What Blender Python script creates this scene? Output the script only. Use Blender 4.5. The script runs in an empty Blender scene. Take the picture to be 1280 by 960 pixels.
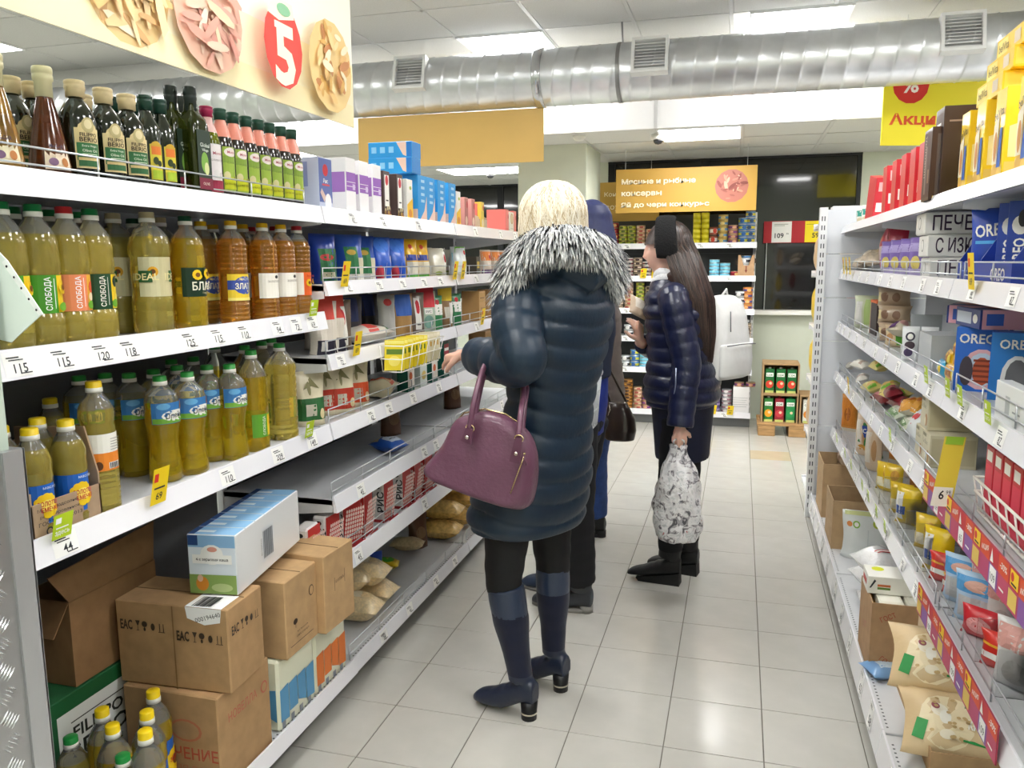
import bpy, bmesh, math, random
import numpy as np
from math import pi, sin, cos, radians, sqrt
from mathutils import Vector, Matrix
random.seed(7)
SC = bpy.context.scene
COL = SC.collection

# ------------------------------------------------------------------ camera
F_PX, PITCH, YAW, ROLL, CAM_H = 1004.1, .1504, -.2755, -.0059, 1.4933
_cy, _sy, _cp, _sp = cos(YAW), sin(YAW), cos(PITCH), sin(PITCH)
FWD = np.array([_sy * _cp, _cy * _cp, -_sp])
_rt = np.array([_cy, -_sy, 0.0])
_up = np.cross(_rt, FWD)
RGT = cos(ROLL) * _rt + sin(ROLL) * _up
UPV = -sin(ROLL) * _rt + cos(ROLL) * _up
cd = bpy.data.cameras.new('camera')
cam = bpy.data.objects.new('camera', cd)
COL.objects.link(cam)
cd.sensor_width = 36
cd.sensor_fit = 'HORIZONTAL'
cd.lens = F_PX / 1280 * 36
cd.clip_start = .05
m = Matrix.Identity(4)
for i in range(3):
    m[i][0], m[i][1], m[i][2] = RGT[i], UPV[i], -FWD[i]
m[2][3] = CAM_H
cam.matrix_world = m
SC.camera = cam

# ------------------------------------------------------------------ world, light, exposure
w = bpy.data.worlds.new('night')
SC.world = w
w.use_nodes = True
w.node_tree.nodes['Background'].inputs[0].default_value = (.012, .016, .03, 1)
w.node_tree.nodes['Background'].inputs[1].default_value = 1.0
SC.view_settings.view_transform = 'Standard'
SC.view_settings.look = 'None'
SC.view_settings.gamma = 1
SC.view_settings.use_curve_mapping = False
SC.view_settings.exposure = 1.62
PANEL_STRENGTH = 9.0
SC.cycles.max_bounces = 8
SC.cycles.diffuse_bounces = 4
SC.cycles.glossy_bounces = 3
SC.cycles.transmission_bounces = 6
SC.cycles.transparent_max_bounces = 6
SC.cycles.caustics_reflective = False
SC.cycles.caustics_refractive = False


# ------------------------------------------------------------------ pixel <-> shelf helpers (dimensions read off the photograph)
def _ray(x, y):
    return FWD + (x - 640) / F_PX * RGT + (480 - y) / F_PX * UPV


def P(px, py, Y):
    d = _ray(px, py)
    t = Y / d[1]
    return Vector((t * d[0], Y, CAM_H + t * d[2]))


def yat(px, X, z):
    q = px - 640
    a = q * FWD - F_PX * RGT
    return -(X * a[0] + (z - CAM_H) * a[2]) / a[1]


def xat(px, Y, z):
    q = px - 640
    a = q * FWD - F_PX * RGT
    return -(Y * a[1] + (z - CAM_H) * a[2]) / a[0]


# ------------------------------------------------------------------ materials
_mats = {}


def lin(c):
    if isinstance(c, str):
        c = c.lstrip('#')
        c = [int(c[i:i + 2], 16) / 255 for i in (0, 2, 4)]
    return [x / 12.92 if x <= .04045 else ((x + .055) / 1.055) ** 2.4 for x in c]


def M(col, rough=.5, metal=0, trans=0, ior=1.45, coat=0, nz=0, nsc=40, bump=0, bsc=60, emit=0, sheen=0, alpha=1, stretch=None, sss=0):
    key = (str(col), rough, metal, trans, ior, coat, nz, nsc, bump, bsc, emit, sheen, alpha, stretch, sss)
    if key in _mats:
        return _mats[key]
    mt = bpy.data.materials.new('m%03d' % len(_mats))
    mt.use_nodes = True
    nt = mt.node_tree
    b = nt.nodes['Principled BSDF']
    c = lin(col)
    b.inputs['Base Color'].default_value = (*c, 1)
    b.inputs['Roughness'].default_value = rough
    b.inputs['Metallic'].default_value = metal
    b.inputs['Transmission Weight'].default_value = trans
    b.inputs['IOR'].default_value = ior
    b.inputs['Coat Weight'].default_value = coat
    b.inputs['Coat Roughness'].default_value = .12
    b.inputs['Sheen Weight'].default_value = sheen
    b.inputs['Alpha'].default_value = alpha
    if sss:
        b.inputs['Subsurface Weight'].default_value = sss
        b.inputs['Subsurface Radius'].default_value = (.02, .008, .004)
        b.inputs['Subsurface Scale'].default_value = .3
    if emit:
        b.inputs['Emission Color'].default_value = (*c, 1)
        b.inputs['Emission Strength'].default_value = emit
    tc = None
    if nz or bump:
        tc = nt.nodes.new('ShaderNodeTexCoord')
        mp = nt.nodes.new('ShaderNodeMapping')
        nt.links.new(tc.outputs['Object'], mp.inputs[0])
        if stretch:
            mp.inputs['Scale'].default_value = stretch
    if nz:
        n = nt.nodes.new('ShaderNodeTexNoise')
        n.inputs['Scale'].default_value = nsc
        n.inputs['Detail'].default_value = 4
        nt.links.new(mp.outputs[0], n.inputs[0])
        r = nt.nodes.new('ShaderNodeValToRGB')
        r.color_ramp.elements[0].color = (*[max(0, x * (1 - nz)) for x in c], 1)
        r.color_ramp.elements[1].color = (*[min(1, x * (1 + nz)) for x in c], 1)
        r.color_ramp.elements[0].position = .3
        r.color_ramp.elements[1].position = .7
        nt.links.new(n.outputs[0], r.inputs[0])
        nt.links.new(r.outputs[0], b.inputs['Base Color'])
    if bump:
        n2 = nt.nodes.new('ShaderNodeTexNoise')
        n2.inputs['Scale'].default_value = bsc
        n2.inputs['Detail'].default_value = 3
        nt.links.new(mp.outputs[0], n2.inputs[0])
        bp = nt.nodes.new('ShaderNodeBump')
        bp.inputs['Strength'].default_value = bump
        bp.inputs['Distance'].default_value = .01
        nt.links.new(n2.outputs[0], bp.inputs['Height'])
        nt.links.new(bp.outputs[0], b.inputs['Normal'])
    _mats[key] = mt
    return mt


def film(c):          # glossy printed plastic film
    return M(c, .28, coat=.4, bump=.25, bsc=45)


def card(c):          # printed carton
    return M(c, .42)


def ink(c):
    return M(c, .5)


KRAFT = dict(rough=.8, nz=.1, nsc=25)


# ------------------------------------------------------------------ mesh builder
class MB:
    def __init__(s):
        s.v, s.f, s.mi, s.sm, s.mats = [], [], [], [], []

    def idx(s, mt):
        if mt not in s.mats:
            s.mats.append(mt)
        return s.mats.index(mt)

    def add(s, vs, fs, mt, smooth=False):
        o = len(s.v)
        s.v.extend([tuple(v) for v in vs])
        k = s.idx(mt) if not isinstance(mt, list) else None
        for j, f in enumerate(fs):
            s.f.append([i + o for i in f])
            s.mi.append(k if k is not None else s.idx(mt[j]))
            s.sm.append(smooth)

    def box(s, x0, y0, z0, x1, y1, z1, mt, bev=0, M4=None):
        if bev <= 0:
            vs = [(x0, y0, z0), (x1, y0, z0), (x1, y1, z0), (x0, y1, z0), (x0, y0, z1), (x1, y0, z1), (x1, y1, z1), (x0, y1, z1)]
            fs = [(3, 2, 1, 0), (4, 5, 6, 7), (0, 1, 5, 4), (1, 2, 6, 5), (2, 3, 7, 6), (3, 0, 4, 7)]
        else:
            bm = bmesh.new()
            bmesh.ops.create_cube(bm, size=1)
            for v in bm.verts:
                v.co = ((x0 + x1) / 2 + v.co.x * (x1 - x0), (y0 + y1) / 2 + v.co.y * (y1 - y0), (z0 + z1) / 2 + v.co.z * (z1 - z0))
            bmesh.ops.bevel(bm, geom=bm.edges[:], offset=bev, segments=1, affect='EDGES')
            bm.verts.index_update()
            vs = [v.co[:] for v in bm.verts]
            fs = [[v.index for v in f.verts] for f in bm.faces]
            bm.free()
        if M4 is not None:
            vs = [tuple(M4 @ Vector(v)) for v in vs]
        s.add(vs, fs, mt)

    def lathe(s, prof, mt, n=20, sq=0, smooth=True, c=(0, 0), sx=1, sy=1):
        """prof [(r,z)], mt one material or one per segment; sq>0 squares the section"""
        vs, fs, ms = [], [], []
        for r, z in prof:
            for i in range(n):
                a = 2 * pi * i / n + (pi / n if sq else 0)
                k = 1
                if sq:
                    k = 1 / ((abs(cos(a)) ** sq + abs(sin(a)) ** sq) ** (1 / sq))
                vs.append((c[0] + sx * r * k * cos(a), c[1] + sy * r * k * sin(a), z))
        for j in range(len(prof) - 1):
            for i in range(n):
                i2 = (i + 1) % n
                fs.append((j * n + i, j * n + i2, (j + 1) * n + i2, (j + 1) * n + i))
                ms.append(mt[j] if isinstance(mt, list) else mt)
        if prof[0][0] > 1e-6:
            fs.append(list(range(n))[::-1]); ms.append(ms[0])
        if prof[-1][0] > 1e-6:
            fs.append([(len(prof) - 1) * n + i for i in range(n)]); ms.append(ms[-2])
        s.add(vs, fs, ms, smooth)

    def tube(s, pts, r, mt, n=6, smooth=True, cap=True, flat=None):
        pts = [Vector(p) for p in pts]
        rs = r if isinstance(r, (list, tuple)) else [r] * len(pts)
        vs, fs = [], []
        t0 = (pts[1] - pts[0]).normalized()
        ref = Vector((0, 0, 1)) if abs(t0.z) < .9 else Vector((1, 0, 0))
        u = t0.cross(ref).normalized()
        for k, p in enumerate(pts):
            t = (pts[min(k + 1, len(pts) - 1)] - pts[max(k - 1, 0)]).normalized()
            u = (u - t * u.dot(t)).normalized()
            w_ = t.cross(u)
            ra = rs[k] if not isinstance(rs[k], tuple) else rs[k][0]
            rb = ra if not isinstance(rs[k], tuple) else rs[k][1]
            for i in range(n):
                a = 2 * pi * i / n
                vs.append(p + u * (ra * cos(a)) + w_ * (rb * sin(a)))
        for k in range(len(pts) - 1):
            for i in range(n):
                i2 = (i + 1) % n
                fs.append((k * n + i, k * n + i2, (k + 1) * n + i2, (k + 1) * n + i))
        if cap:
            fs.append(list(range(n))[::-1])
            fs.append([(len(pts) - 1) * n + i for i in range(n)])
        s.add(vs, fs, mt, smooth)

    def rings(s, rings, mt, smooth=True, cap=True):
        n = len(rings[0])
        vs = [p for r in rings for p in r]
        fs, ms = [], []
        for k in range(len(rings) - 1):
            for i in range(n):
                i2 = (i + 1) % n
                fs.append((k * n + i, k * n + i2, (k + 1) * n + i2, (k + 1) * n + i))
                ms.append(mt[k] if isinstance(mt, list) else mt)
        if cap:
            fs.append(list(range(n))[::-1]); ms.append(ms[0])
            fs.append([(len(rings) - 1) * n + i for i in range(n)]); ms.append(ms[-2])
        s.add(vs, fs, ms, smooth)

    def mesh(s, name='mesh'):
        me = bpy.data.meshes.new(name)
        me.from_pydata(s.v, [], s.f)
        for mt in s.mats:
            me.materials.append(mt)
        me.polygons.foreach_set('material_index', s.mi)
        me.polygons.foreach_set('use_smooth', s.sm)
        me.update()
        return me

    def build(s, name, parent=None):
        return link(name, s.mesh(name), parent)


def link(name, me, parent=None):
    o = bpy.data.objects.new(name, me)
    COL.objects.link(o)
    if parent is not None:
        o.parent = parent
    return o


def tag(o, label=None, cat=None, group=None, kind=None):
    if label: o['label'] = label
    if cat: o['category'] = cat
    if group: o['group'] = group
    if kind: o['kind'] = kind
    return o


def empty(name, loc=(0, 0, 0), rz=0, label=None, cat=None, group=None):
    o = bpy.data.objects.new(name, None)
    COL.objects.link(o)
    o.location = loc
    o.rotation_euler = (0, 0, rz)
    o.empty_display_size = .05
    return tag(o, label, cat, group)


# ------------------------------------------------------------------ printed decoration
_txt = {}


def text2d(t, bold=.0):
    k = (t, bold)
    if k not in _txt:
        cu = bpy.data.curves.new('t', 'FONT')
        cu.body = t
        cu.resolution_u = 2
        cu.offset = bold
        ob = bpy.data.objects.new('t', cu)
        me = bpy.data.meshes.new_from_object(ob)
        vs = [(v.co.x, v.co.y) for v in me.vertices]
        fs = [tuple(p.vertices) for p in me.polygons]
        bpy.data.objects.remove(ob)
        bpy.data.meshes.remove(me)
        xs = [v[0] for v in vs]; ys = [v[1] for v in vs]
        cx, cy = (min(xs) + max(xs)) / 2, (min(ys) + max(ys)) / 2
        _txt[k] = ([(x - cx, y - cy) for x, y in vs], fs, max(xs) - min(xs), max(ys) - min(ys))
    return _txt[k]


def deco(mb, fn, items, off0=.0004, step=.0003, seg=.02):
    off = off0
    for it in items:
        k = it[0]
        if k == 'r':
            _, u0, v0, u1, v1, mt = it
            nu = max(1, min(10, int(abs(u1 - u0) / seg + .5)))
            nv = max(1, min(10, int(abs(v1 - v0) / seg + .5)))
            vs = [fn(u0 + (u1 - u0) * i / nu, v0 + (v1 - v0) * j / nv, off) for j in range(nv + 1) for i in range(nu + 1)]
            fs = [(j * (nu + 1) + i, j * (nu + 1) + i + 1, (j + 1) * (nu + 1) + i + 1, (j + 1) * (nu + 1) + i) for j in range(nv) for i in range(nu)]
        elif k == 'e':
            _, cu, cv, ru, rv, mt = it
            n = 14
            vs = [fn(cu, cv, off)]
            for q in (.5, 1):
                vs += [fn(cu + ru * q * cos(2 * pi * i / n), cv + rv * q * sin(2 * pi * i / n), off) for i in range(n)]
            fs = [(0, 1 + i, 1 + (i + 1) % n) for i in range(n)]
            fs += [(1 + i, 1 + n + i, 1 + n + (i + 1) % n, 1 + (i + 1) % n) for i in range(n)]
        elif k == 'p':
            _, pts, mt = it
            vs = [fn(u, v, off) for u, v in pts]
            fs = [list(range(len(pts)))]
        elif k == 't':
            _, t, cu, cv, h, mt = it[:6]
            rot = it[6] if len(it) > 6 else 0
            mw = it[7] if len(it) > 7 else None
            bold = it[8] if len(it) > 8 else .0
            v2, fs, tw, th = text2d(t, bold)
            sc = h / th
            sx = sc if not mw else mw / tw
            cr, sr = cos(rot), sin(rot)
            vs = [fn(cu + x * sx * cr - y * sc * sr, cv + x * sx * sr + y * sc * cr, off) for x, y in v2]
        mb.add(vs, fs, mt)
        off += step


def box_fn(w_, d, h, face):
    if face == 'F': return lambda u, v, o: (u, -d / 2 - o, v)
    if face == 'L': return lambda u, v, o: (-w_ / 2 - o, -u, v)
    if face == 'R': return lambda u, v, o: (w_ / 2 + o, u, v)
    if face == 'B': return lambda u, v, o: (-u, d / 2 + o, v)
    if face == 'T': return lambda u, v, o: (u, v, h + o)


def cyl_fn(r, a0=-pi / 2):
    return lambda u, v, o: ((r + o) * cos(a0 + u / r), (r + o) * sin(a0 + u / r), v)


# ------------------------------------------------------------------ kinds of goods: parts built once, placed often
KINDS = {}


def place(kind, loc, rz=0, label=None, group=None, rx=0, ry=0):
    """kind -> (name, category, [(part, mesh, parent index)])"""
    nm, cat, parts = KINDS[kind]
    if len(parts) == 1:
        root = link(nm, parts[0][1])
    else:
        root = empty(nm)
        made = []
        for pn, me, par in parts:
            made.append(link(pn, me, root if par is None else made[par]))
    root.location = loc
    root.rotation_euler = (rx, ry, rz)
    tag(root, label, cat, group)
    return root


def keep_in(o, px, z, lim, side):
    """slide a soft pack back behind the wire guard, keeping its place along the shelf as photographed"""
    bpy.context.view_layer.update()
    xs_ = [(o.matrix_world @ Vector(c)).x for c in o.bound_box]
    d = lim - max(xs_) if side > 0 else lim - min(xs_)
    if d * side < 0:
        m_ = o.matrix_world.copy()
        m_[0][3] += d
        m_[1][3] += yat(px, m_[0][3], z) - yat(px, m_[0][3] - d, z)
        o.matrix_world = m_
    return o


def kind(key, name, cat, parts):
    KINDS[key] = (name, cat, parts)


ORD = 'first second third fourth fifth sixth seventh eighth ninth tenth eleventh twelfth thirteenth fourteenth fifteenth sixteenth seventeenth eighteenth nineteenth twentieth'.split()
# ================================================================== the room
TS = .30
YL_ = 9.75        # the hall is deeper left of the far pillar
XS_ = -1.26
mt_tile = M('#bdbbb4', .22, nz=.035, nsc=9, coat=.15)
mt_beige = M('#b9aa90', .25, nz=.05, nsc=9)
mt_grout = M('#6d6960', .9, nz=.1)
b = MB()
b.box(-6.5, -1.6, -.1, 4.2, YL_ + .1, -.0025, mt_grout)
floor = tag(b.build('floor'), kind='structure')
b = MB(); b.box(.0016, .0016, -.004, TS - .0016, TS - .0016, 0, mt_tile, bev=.0008); me_tile = b.mesh('floor_tile')
b = MB(); b.box(.0016, .0016, -.004, TS - .0016, TS - .0016, 0, mt_beige, bev=.0008); me_tile2 = b.mesh('floor_tile')
fx0, fy0 = -.4804, 2.3423
for i in range(-3, 4):
    for j in range(-3, 19):
        x, y = fx0 + i * TS, fy0 + j * TS
        beige = j == 13 and -1 <= i + (0) <= 4
        t = link('floor_tile', me_tile2 if beige and i in (0, 2) else me_tile, floor)
        t.location = (x, y, 0)
b = MB()     # the tiles farther off, too small or hidden to pick apart
for i in range(-20, 16):
    for j in range(-13, 25):
        if -3 <= i < 4 and -3 <= j < 19: continue
        x, y = fx0 + i * TS, fy0 + j * TS
        if x < -6.4 or x > 3.9 or (j > 18 and x > -1.6): continue
        b.box(x + .0016, y + .0016, -.004, x + TS - .0016, y + TS - .0016, 0, mt_tile)
tag(b.build('tile_field', floor), kind='stuff')

ZC, ZL, YB, YW = 3.0, 2.44, 6.05, 7.9
mt_wall = M('#d2d8c9', .7, nz=.03, nsc=6)
mt_white = M('#eeeeea', .7)
mt_bar = M('#d9d9d6', .5)
mt_ctile = M('#dcdcd8', .9, nz=.05, nsc=120, bump=.15, bsc=200)


def wall(name, *a, mt=None):
    b = MB(); b.box(*a, mt or mt_wall)
    return tag(b.build(name), kind='structure')


wall('wall_left', -6.6, -1.6, 0, -6.5, YL_ + .12, 3.1)
wall('wall_right', 4.2, -1.6, 0, 4.3, 8, 3.1)
wall('wall_front', -6.5, -1.7, 0, 4.2, -1.6, 3.1)
# back wall: parapet, right part, window band
wall('wall_back', XS_, YW, 0, 4.2, YW + .12, 1.0)
wall('wall_back_left', -6.5, YL_, 0, XS_, YL_ + .12, 1.0)
wall('wall_return', XS_ - .1, YW, 0, XS_, YL_ + .12, 2.6)
XWR = xat(1077, YW, 2.2)
wall('wall_back_right', XWR, YW, 1.0, 4.2, YW + .12, 2.6)
wall('wall_back_upper', XS_, YW, 2.42, XWR, YW + .12, 2.6, mt=M('#22252a', .6))
wall('wall_back_upper_left', -6.5, YL_, 2.42, XS_ - .1, YL_ + .12, 2.6, mt=M('#22252a', .6))
# big dark shop window
mt_glass = M('#050607', .04, coat=.6, ior=1.5)
mt_frame = M('#15171a', .5)
win = empty('window_1'); tag(win, kind='structure')
win2 = empty('window_2'); tag(win2, kind='structure')
for wn, xs, yw in ((win, [XS_ + .03, -.35, XWR], YW), (win2, [-6.5, -4.6, -2.9, XS_ - .13], YL_)):
    for k in range(len(xs) - 1):
        b = MB(); b.box(xs[k] + .03, yw + .04, 1.04, xs[k + 1] - .03, yw + .05, 2.42, mt_glass); b.build('pane', wn)
    for x in xs:
        b = MB(); b.box(x - .035, yw + .01, 1.0, x + .035, yw + .08, 2.42, mt_frame); b.build('mullion', wn)
    b = MB(); b.box(xs[0], yw - .1, 1.0, xs[-1], yw + .12, 1.04, mt_white); b.build('sill', wn)

# ceiling tiles and their grid
ceil = MB(); ceil.box(-6.5, -1.6, ZC + .02, 4.2, YB, ZC + .12, mt_white)
ceil = tag(ceil.build('ceiling'), kind='structure')
low = MB(); low.box(-6.5, YB + .021, ZL + .02, 4.2, YW, ZL + .08, mt_white); low.box(-6.5, YW, ZL + .02, XS_ - .1, YL_, ZL + .08, mt_white)
low = tag(low.build('ceiling_lower'), kind='structure')
b = MB(); b.box(.012, .012, 0, .588, .588, .02, mt_ctile, bev=.004); me_ct = b.mesh('ceiling_tile')
PANELS_UP = [(-1.91, 5.40), (.0, 5.40), (-3.7, 5.40), (-1.91, 3.0), (.0, 3.0), (-3.7, 3.0), (-1.31, 1.2), (.6, 1.2), (-3.7, 1.2), (-1.31, -.6), (.6, -.6), (1.8, 3.6), (1.8, 1.2), (-5.5, 4.2), (-5.5, 1.2), (2.4, 5.4)]
PANELS_LOW = [(-.625, YB + .02), (-2.425, YB + 1.82), (-2.425 - .6, YB + 1.82), (1.175, YB + .02), (-4.225, YB + .02)]
gx0 = -6.1 - .01
n_small = MB()
for i in range(-1, 18):
    for j in range(-12, 1):
        x, y = -1.91 + (i - 8) * .6, 5.40 + j * .6
        if y + .6 > YB + .02 or y < -1.7 or x < -6.6 or x > 3.7: continue
        if any(abs(x - a) < .2 and abs(y - c) < .2 for a, c in PANELS_UP): continue
        if y > 2.3:
            t = link('ceiling_tile', me_ct, ceil); t.location = (x, y, ZC)
        else:
            n_small.box(x + .012, y + .012, ZC, x + .588, y + .588, ZC + .02, mt_ctile)
tag(n_small.build('tile_field', ceil), kind='stuff')
for i in range(-1, 18):
    for j in range(0, 6):
        x, y = -.625 + (i - 10) * .6, YB + .02 + j * .6
        if x < -6.6 or x > 3.6 or (j > 2 and x > -1.95): continue
        if any(abs(x - a) < .2 and abs(y - c) < .2 for a, c in PANELS_LOW): continue
        t = link('ceiling_tile', me_ct, low); t.location = (x, y, ZL)
b = MB()
for i in range(0, 20):
    x = -1.91 + (i - 8) * .6
    if -6.5 < x < 4.2: b.box(x - .012, -1.6, ZC - .002, x + .012, YB, ZC + .02, mt_bar)
for j in range(-11, 2):
    y = 5.40 + j * .6
    if -1.6 < y < YB: b.box(-6.5, y - .012, ZC - .002, 4.2, y + .012, ZC + .02, mt_bar)
b.build('grid', ceil)
b = MB()
for i in range(0, 20):
    x = -.625 + (i - 10) * .6
    if -6.5 < x < 4.2: b.box(x - .012, YB + .03, ZL - .002, x + .012, YW if x > -1.4 else YL_, ZL + .02, mt_bar)
for j in range(0, 7):
    y = YB + .034 + j * .6
    b.box(-6.5, y - .012, ZL - .002, 4.2 if j < 4 else XS_ - .1, y + .012, ZL + .02, mt_bar)
b.build('grid', low)
# bulkhead between the two ceiling heights, with its vertical joints
b = MB(); b.box(-6.5, YB, ZL, 4.2, YB + .02, ZC + .02, M('#f2f2f2', .5))
bulk = tag(b.build('trim_bulkhead'), kind='structure')
for i in range(0, 20):
    x = -.625 + (i - 10) * .6
    if -6.4 < x < 4.1:
        b = MB(); b.box(x - .012, YB - .004, ZL, x + .012, YB, ZC, M('#c9c9c9', .5)); b.build('joint_strip', bulk)
# ceiling lamps
mt_lamp = M('#fbfaf8', .5, emit=PANEL_STRENGTH)
mt_lframe = M('#f5f5f5', .4)
b = MB(); b.box(-.29, -.29, -.008, .29, .29, .004, mt_lamp); me_diff = b.mesh('diffuser')
b = MB()
for a in ((-.3, -.3, .3, -.285), (-.3, .285, .3, .3), (-.3, -.285, -.285, .285), (.285, -.285, .3, .285)):
    b.box(a[0], a[1], -.012, a[2], a[3], .012, mt_lframe)
me_lf = b.mesh('frame')
LAB = {0: 'square ceiling lamp half hidden by the duct, left of the hanger strap', 1: 'square ceiling lamp above the duct, nearer the right hand shelves'}
LABX = {2: 'square ceiling lamp behind the pasta banner, left of the duct lamps', 13: 'square ceiling lamp seen at the far left above the olive oils'}
LABL = {0: 'square lamp in the lower ceiling right behind the white bulkhead', 1: 'lamp in the lower ceiling seen just left of the green pillar', 2: 'farthest lamp in the lower ceiling, above the blue pasta boxes', 3: 'lamp in the lower ceiling behind the yellow promotion sign', 4: 'lamp in the lower ceiling behind the olive oil bottles'}
for k, (x, y) in enumerate(PANELS_UP + PANELS_LOW):
    up = k < len(PANELS_UP)
    z = ZC if up else ZL
    lb = (LAB.get(k) or LABX.get(k)) if up else LABL.get(k - len(PANELS_UP))
    o = empty('ceiling_lamp', (x + .3, y + .3, z), 0, lb or 'square luminous ceiling panel outside the view of the photo', 'lamp', None if lb else 'ceiling lamps out of view')
    link('diffuser', me_diff, o); link('frame', me_lf, o)

# green pillar far off and the near pillar with its tread plate guard
b = MB(); b.box(-1.81, 6.62, 0, -1.23, 7.28, ZL + .02, mt_wall, bev=.006)
tag(b.build('pillar_far'), kind='structure')
near = MB(); near.box(-1.75, .45, 0, -1.232, 1.095, ZC, M('#c4d2c6', .6, nz=.03, nsc=5), bev=.004)
near = tag(near.build('pillar_near'), kind='structure')
mt_tread = M('#b9babc', .32, metal=.85, nz=.06, nsc=20)
b = MB()
b.box(-1.77, .40, 0, -1.222, 1.105, 1.172, mt_tread)
b.build('tread_plate', near)
b = MB()
b.box(-1.222, 1.065, 0, -1.217, 1.108, 1.172, M('#c3c5c8', .35, metal=.7))
b.box(-1.26, 1.105, 0, -1.217, 1.109, 1.172, M('#c3c5c8', .35, metal=.7))
b.build('corner_angle', near)
b = MB()          # raised diamonds of the plate
mt_ridge = M('#dcdee0', .22, metal=.6)  # worn polished ridges, their white highlights partly put into the paler colour
for j in range(0, 26):
    for i in range(0, 14):
        y0, z0 = .49 + i * .045, .02 + j * .045
        up = (i + j) % 2
        for q in (-2, -1, 0, 1, 2):
            ca, sa = cos(radians(45 if up else -45)), sin(radians(45 if up else -45))
            cy_, cz_ = y0 - sa * q * .0072, z0 + ca * q * .0072
            if cy_ > 1.05 or cz_ > 1.15: continue
            L_, w_ = .0135, .0022
            pt = lambda a, c, h: (-1.222 + h, cy_ + a * ca - c * sa, cz_ + a * sa + c * ca)
            b.add([pt(-L_, 0, 0), pt(0, -w_, 0), pt(L_, 0, 0), pt(0, w_, 0), pt(-L_ * .4, 0, .0022), pt(L_ * .4, 0, .0022)], [(0, 1, 4), (1, 5, 4), (1, 2, 5), (2, 3, 5), (3, 4, 5), (3, 0, 4)], mt_ridge)
tag(b.build('tread_pattern', near), kind='stuff')

# ventilation duct: spiral seams, collar, three grilles
YD, ZD, RD = 5.36, 2.685, .178
mt_duct = M('#dfe1e4', .33, metal=.85, nz=.12, nsc=5)
duct = empty('ventilation_duct', (-1.2, YD, ZD - RD), 0, 'shiny spiral metal air duct running across under the ceiling', 'duct')
b = MB()
L0, L1 = -6.3, 4.0
n = 28
rg = []
x = L0
while x <= L1 + .001:
    for dx, dr in ((0, 0), (.105, 0), (.112, .004), (.118, 0)):
        rg.append([(x + dx + 1.2 + .03 * sin(2 * pi * i / n), (RD + dr) * cos(2 * pi * i / n), RD + (RD + dr) * sin(2 * pi * i / n)) for i in range(n)])
    x += .125
b.rings(rg, mt_duct)
b.build('pipe', duct)
for xc in (-1.30, 1.9):
    b = MB()
    b.rings([[(xc + dx + 1.2, r_ * cos(2 * pi * i / n), RD + r_ * sin(2 * pi * i / n)) for i in range(n)] for dx, r_ in ((-.03, RD + .004), (-.025, RD + .01), (.025, RD + .01), (.03, RD + .004))], M('#c9cbce', .2, metal=.9))
    b.build('collar', duct)
xh = -.78
b = MB()
b.tube([(xh + 1.2, RD + .004, RD), (xh + 1.2, .05, 2 * RD + .05), (xh + 1.2, .02, ZC - ZD + RD)], .006, M('#9a9a9a', .4, metal=.8))
b.rings([[(xh + dx + 1.2, (RD + .005) * cos(2 * pi * i / n), RD + (RD + .005) * sin(2 * pi * i / n)) for i in range(n)] for dx in (-.012, .012)], M('#9a9a9a', .4, metal=.8), cap=False)
b.build('hanger_strap', duct)
mt_vent = M('#f1f1f0', .4)
for k, px in enumerate((512, 812, 1203)):
    x = xat(px, YD - RD, ZD)
    g = empty('air_grille', (x + 1.2, -RD * .93, RD + .05), 0)
    g.parent = duct
    g.rotation_euler = (radians(-14), 0, 0)
    s_ = .112
    b = MB()
    for a in ((-s_, -s_, s_, -s_ + .018), (-s_, s_ - .018, s_, s_), (-s_, -s_ + .018, -s_ + .018, s_ - .018), (s_ - .018, -s_ + .018, s_, s_ - .018)):
        b.box(a[0], -.03, a[1], a[2], .05, a[3], mt_vent)
    b.box(-s_ + .01, .0, -s_ + .01, s_ - .01, .03, s_ - .01, M('#c4c5c6', .6))
    for q in range(9):
        z = -s_ + .026 + q * .0195
        b.add([(-s_ + .018, -.022, z), (s_ - .018, -.022, z), (s_ - .018, -.004, z + .011), (-s_ + .018, -.004, z + .011), (-s_ + .018, -.022, z - .003), (s_ - .018, -.022, z - .003)], [(0, 1, 2, 3), (4, 5, 1, 0)], mt_vent)
    me = b.mesh('air_grille')
    g2 = link('grille', me, duct); g2.location = g.location; g2.rotation_euler = g.rotation_euler
    bpy.data.objects.remove(g)


# ------------------------------------------------------------------ hanging signs
def sign(name, w_, h, loc, rz, base, items, label, th=.006, wires=(), edge=None):
    r = empty(name, loc, rz, label, 'sign')
    b = MB(); b.box(-w_ / 2, -th / 2, 0, w_ / 2, th / 2, h, base); b.build('board', r)
    if items:
        b = MB(); deco(b, lambda u, v, o: (u, -th / 2 - o, v), items); tag(b.build('print', r), kind='stuff')
    for x, top in wires:
        b = MB(); b.tube([(x, 0, h - .01), (x, 0, top)], .0018, M('#cccccc', .4), n=5); b.build('wire', r)
    return r


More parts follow.
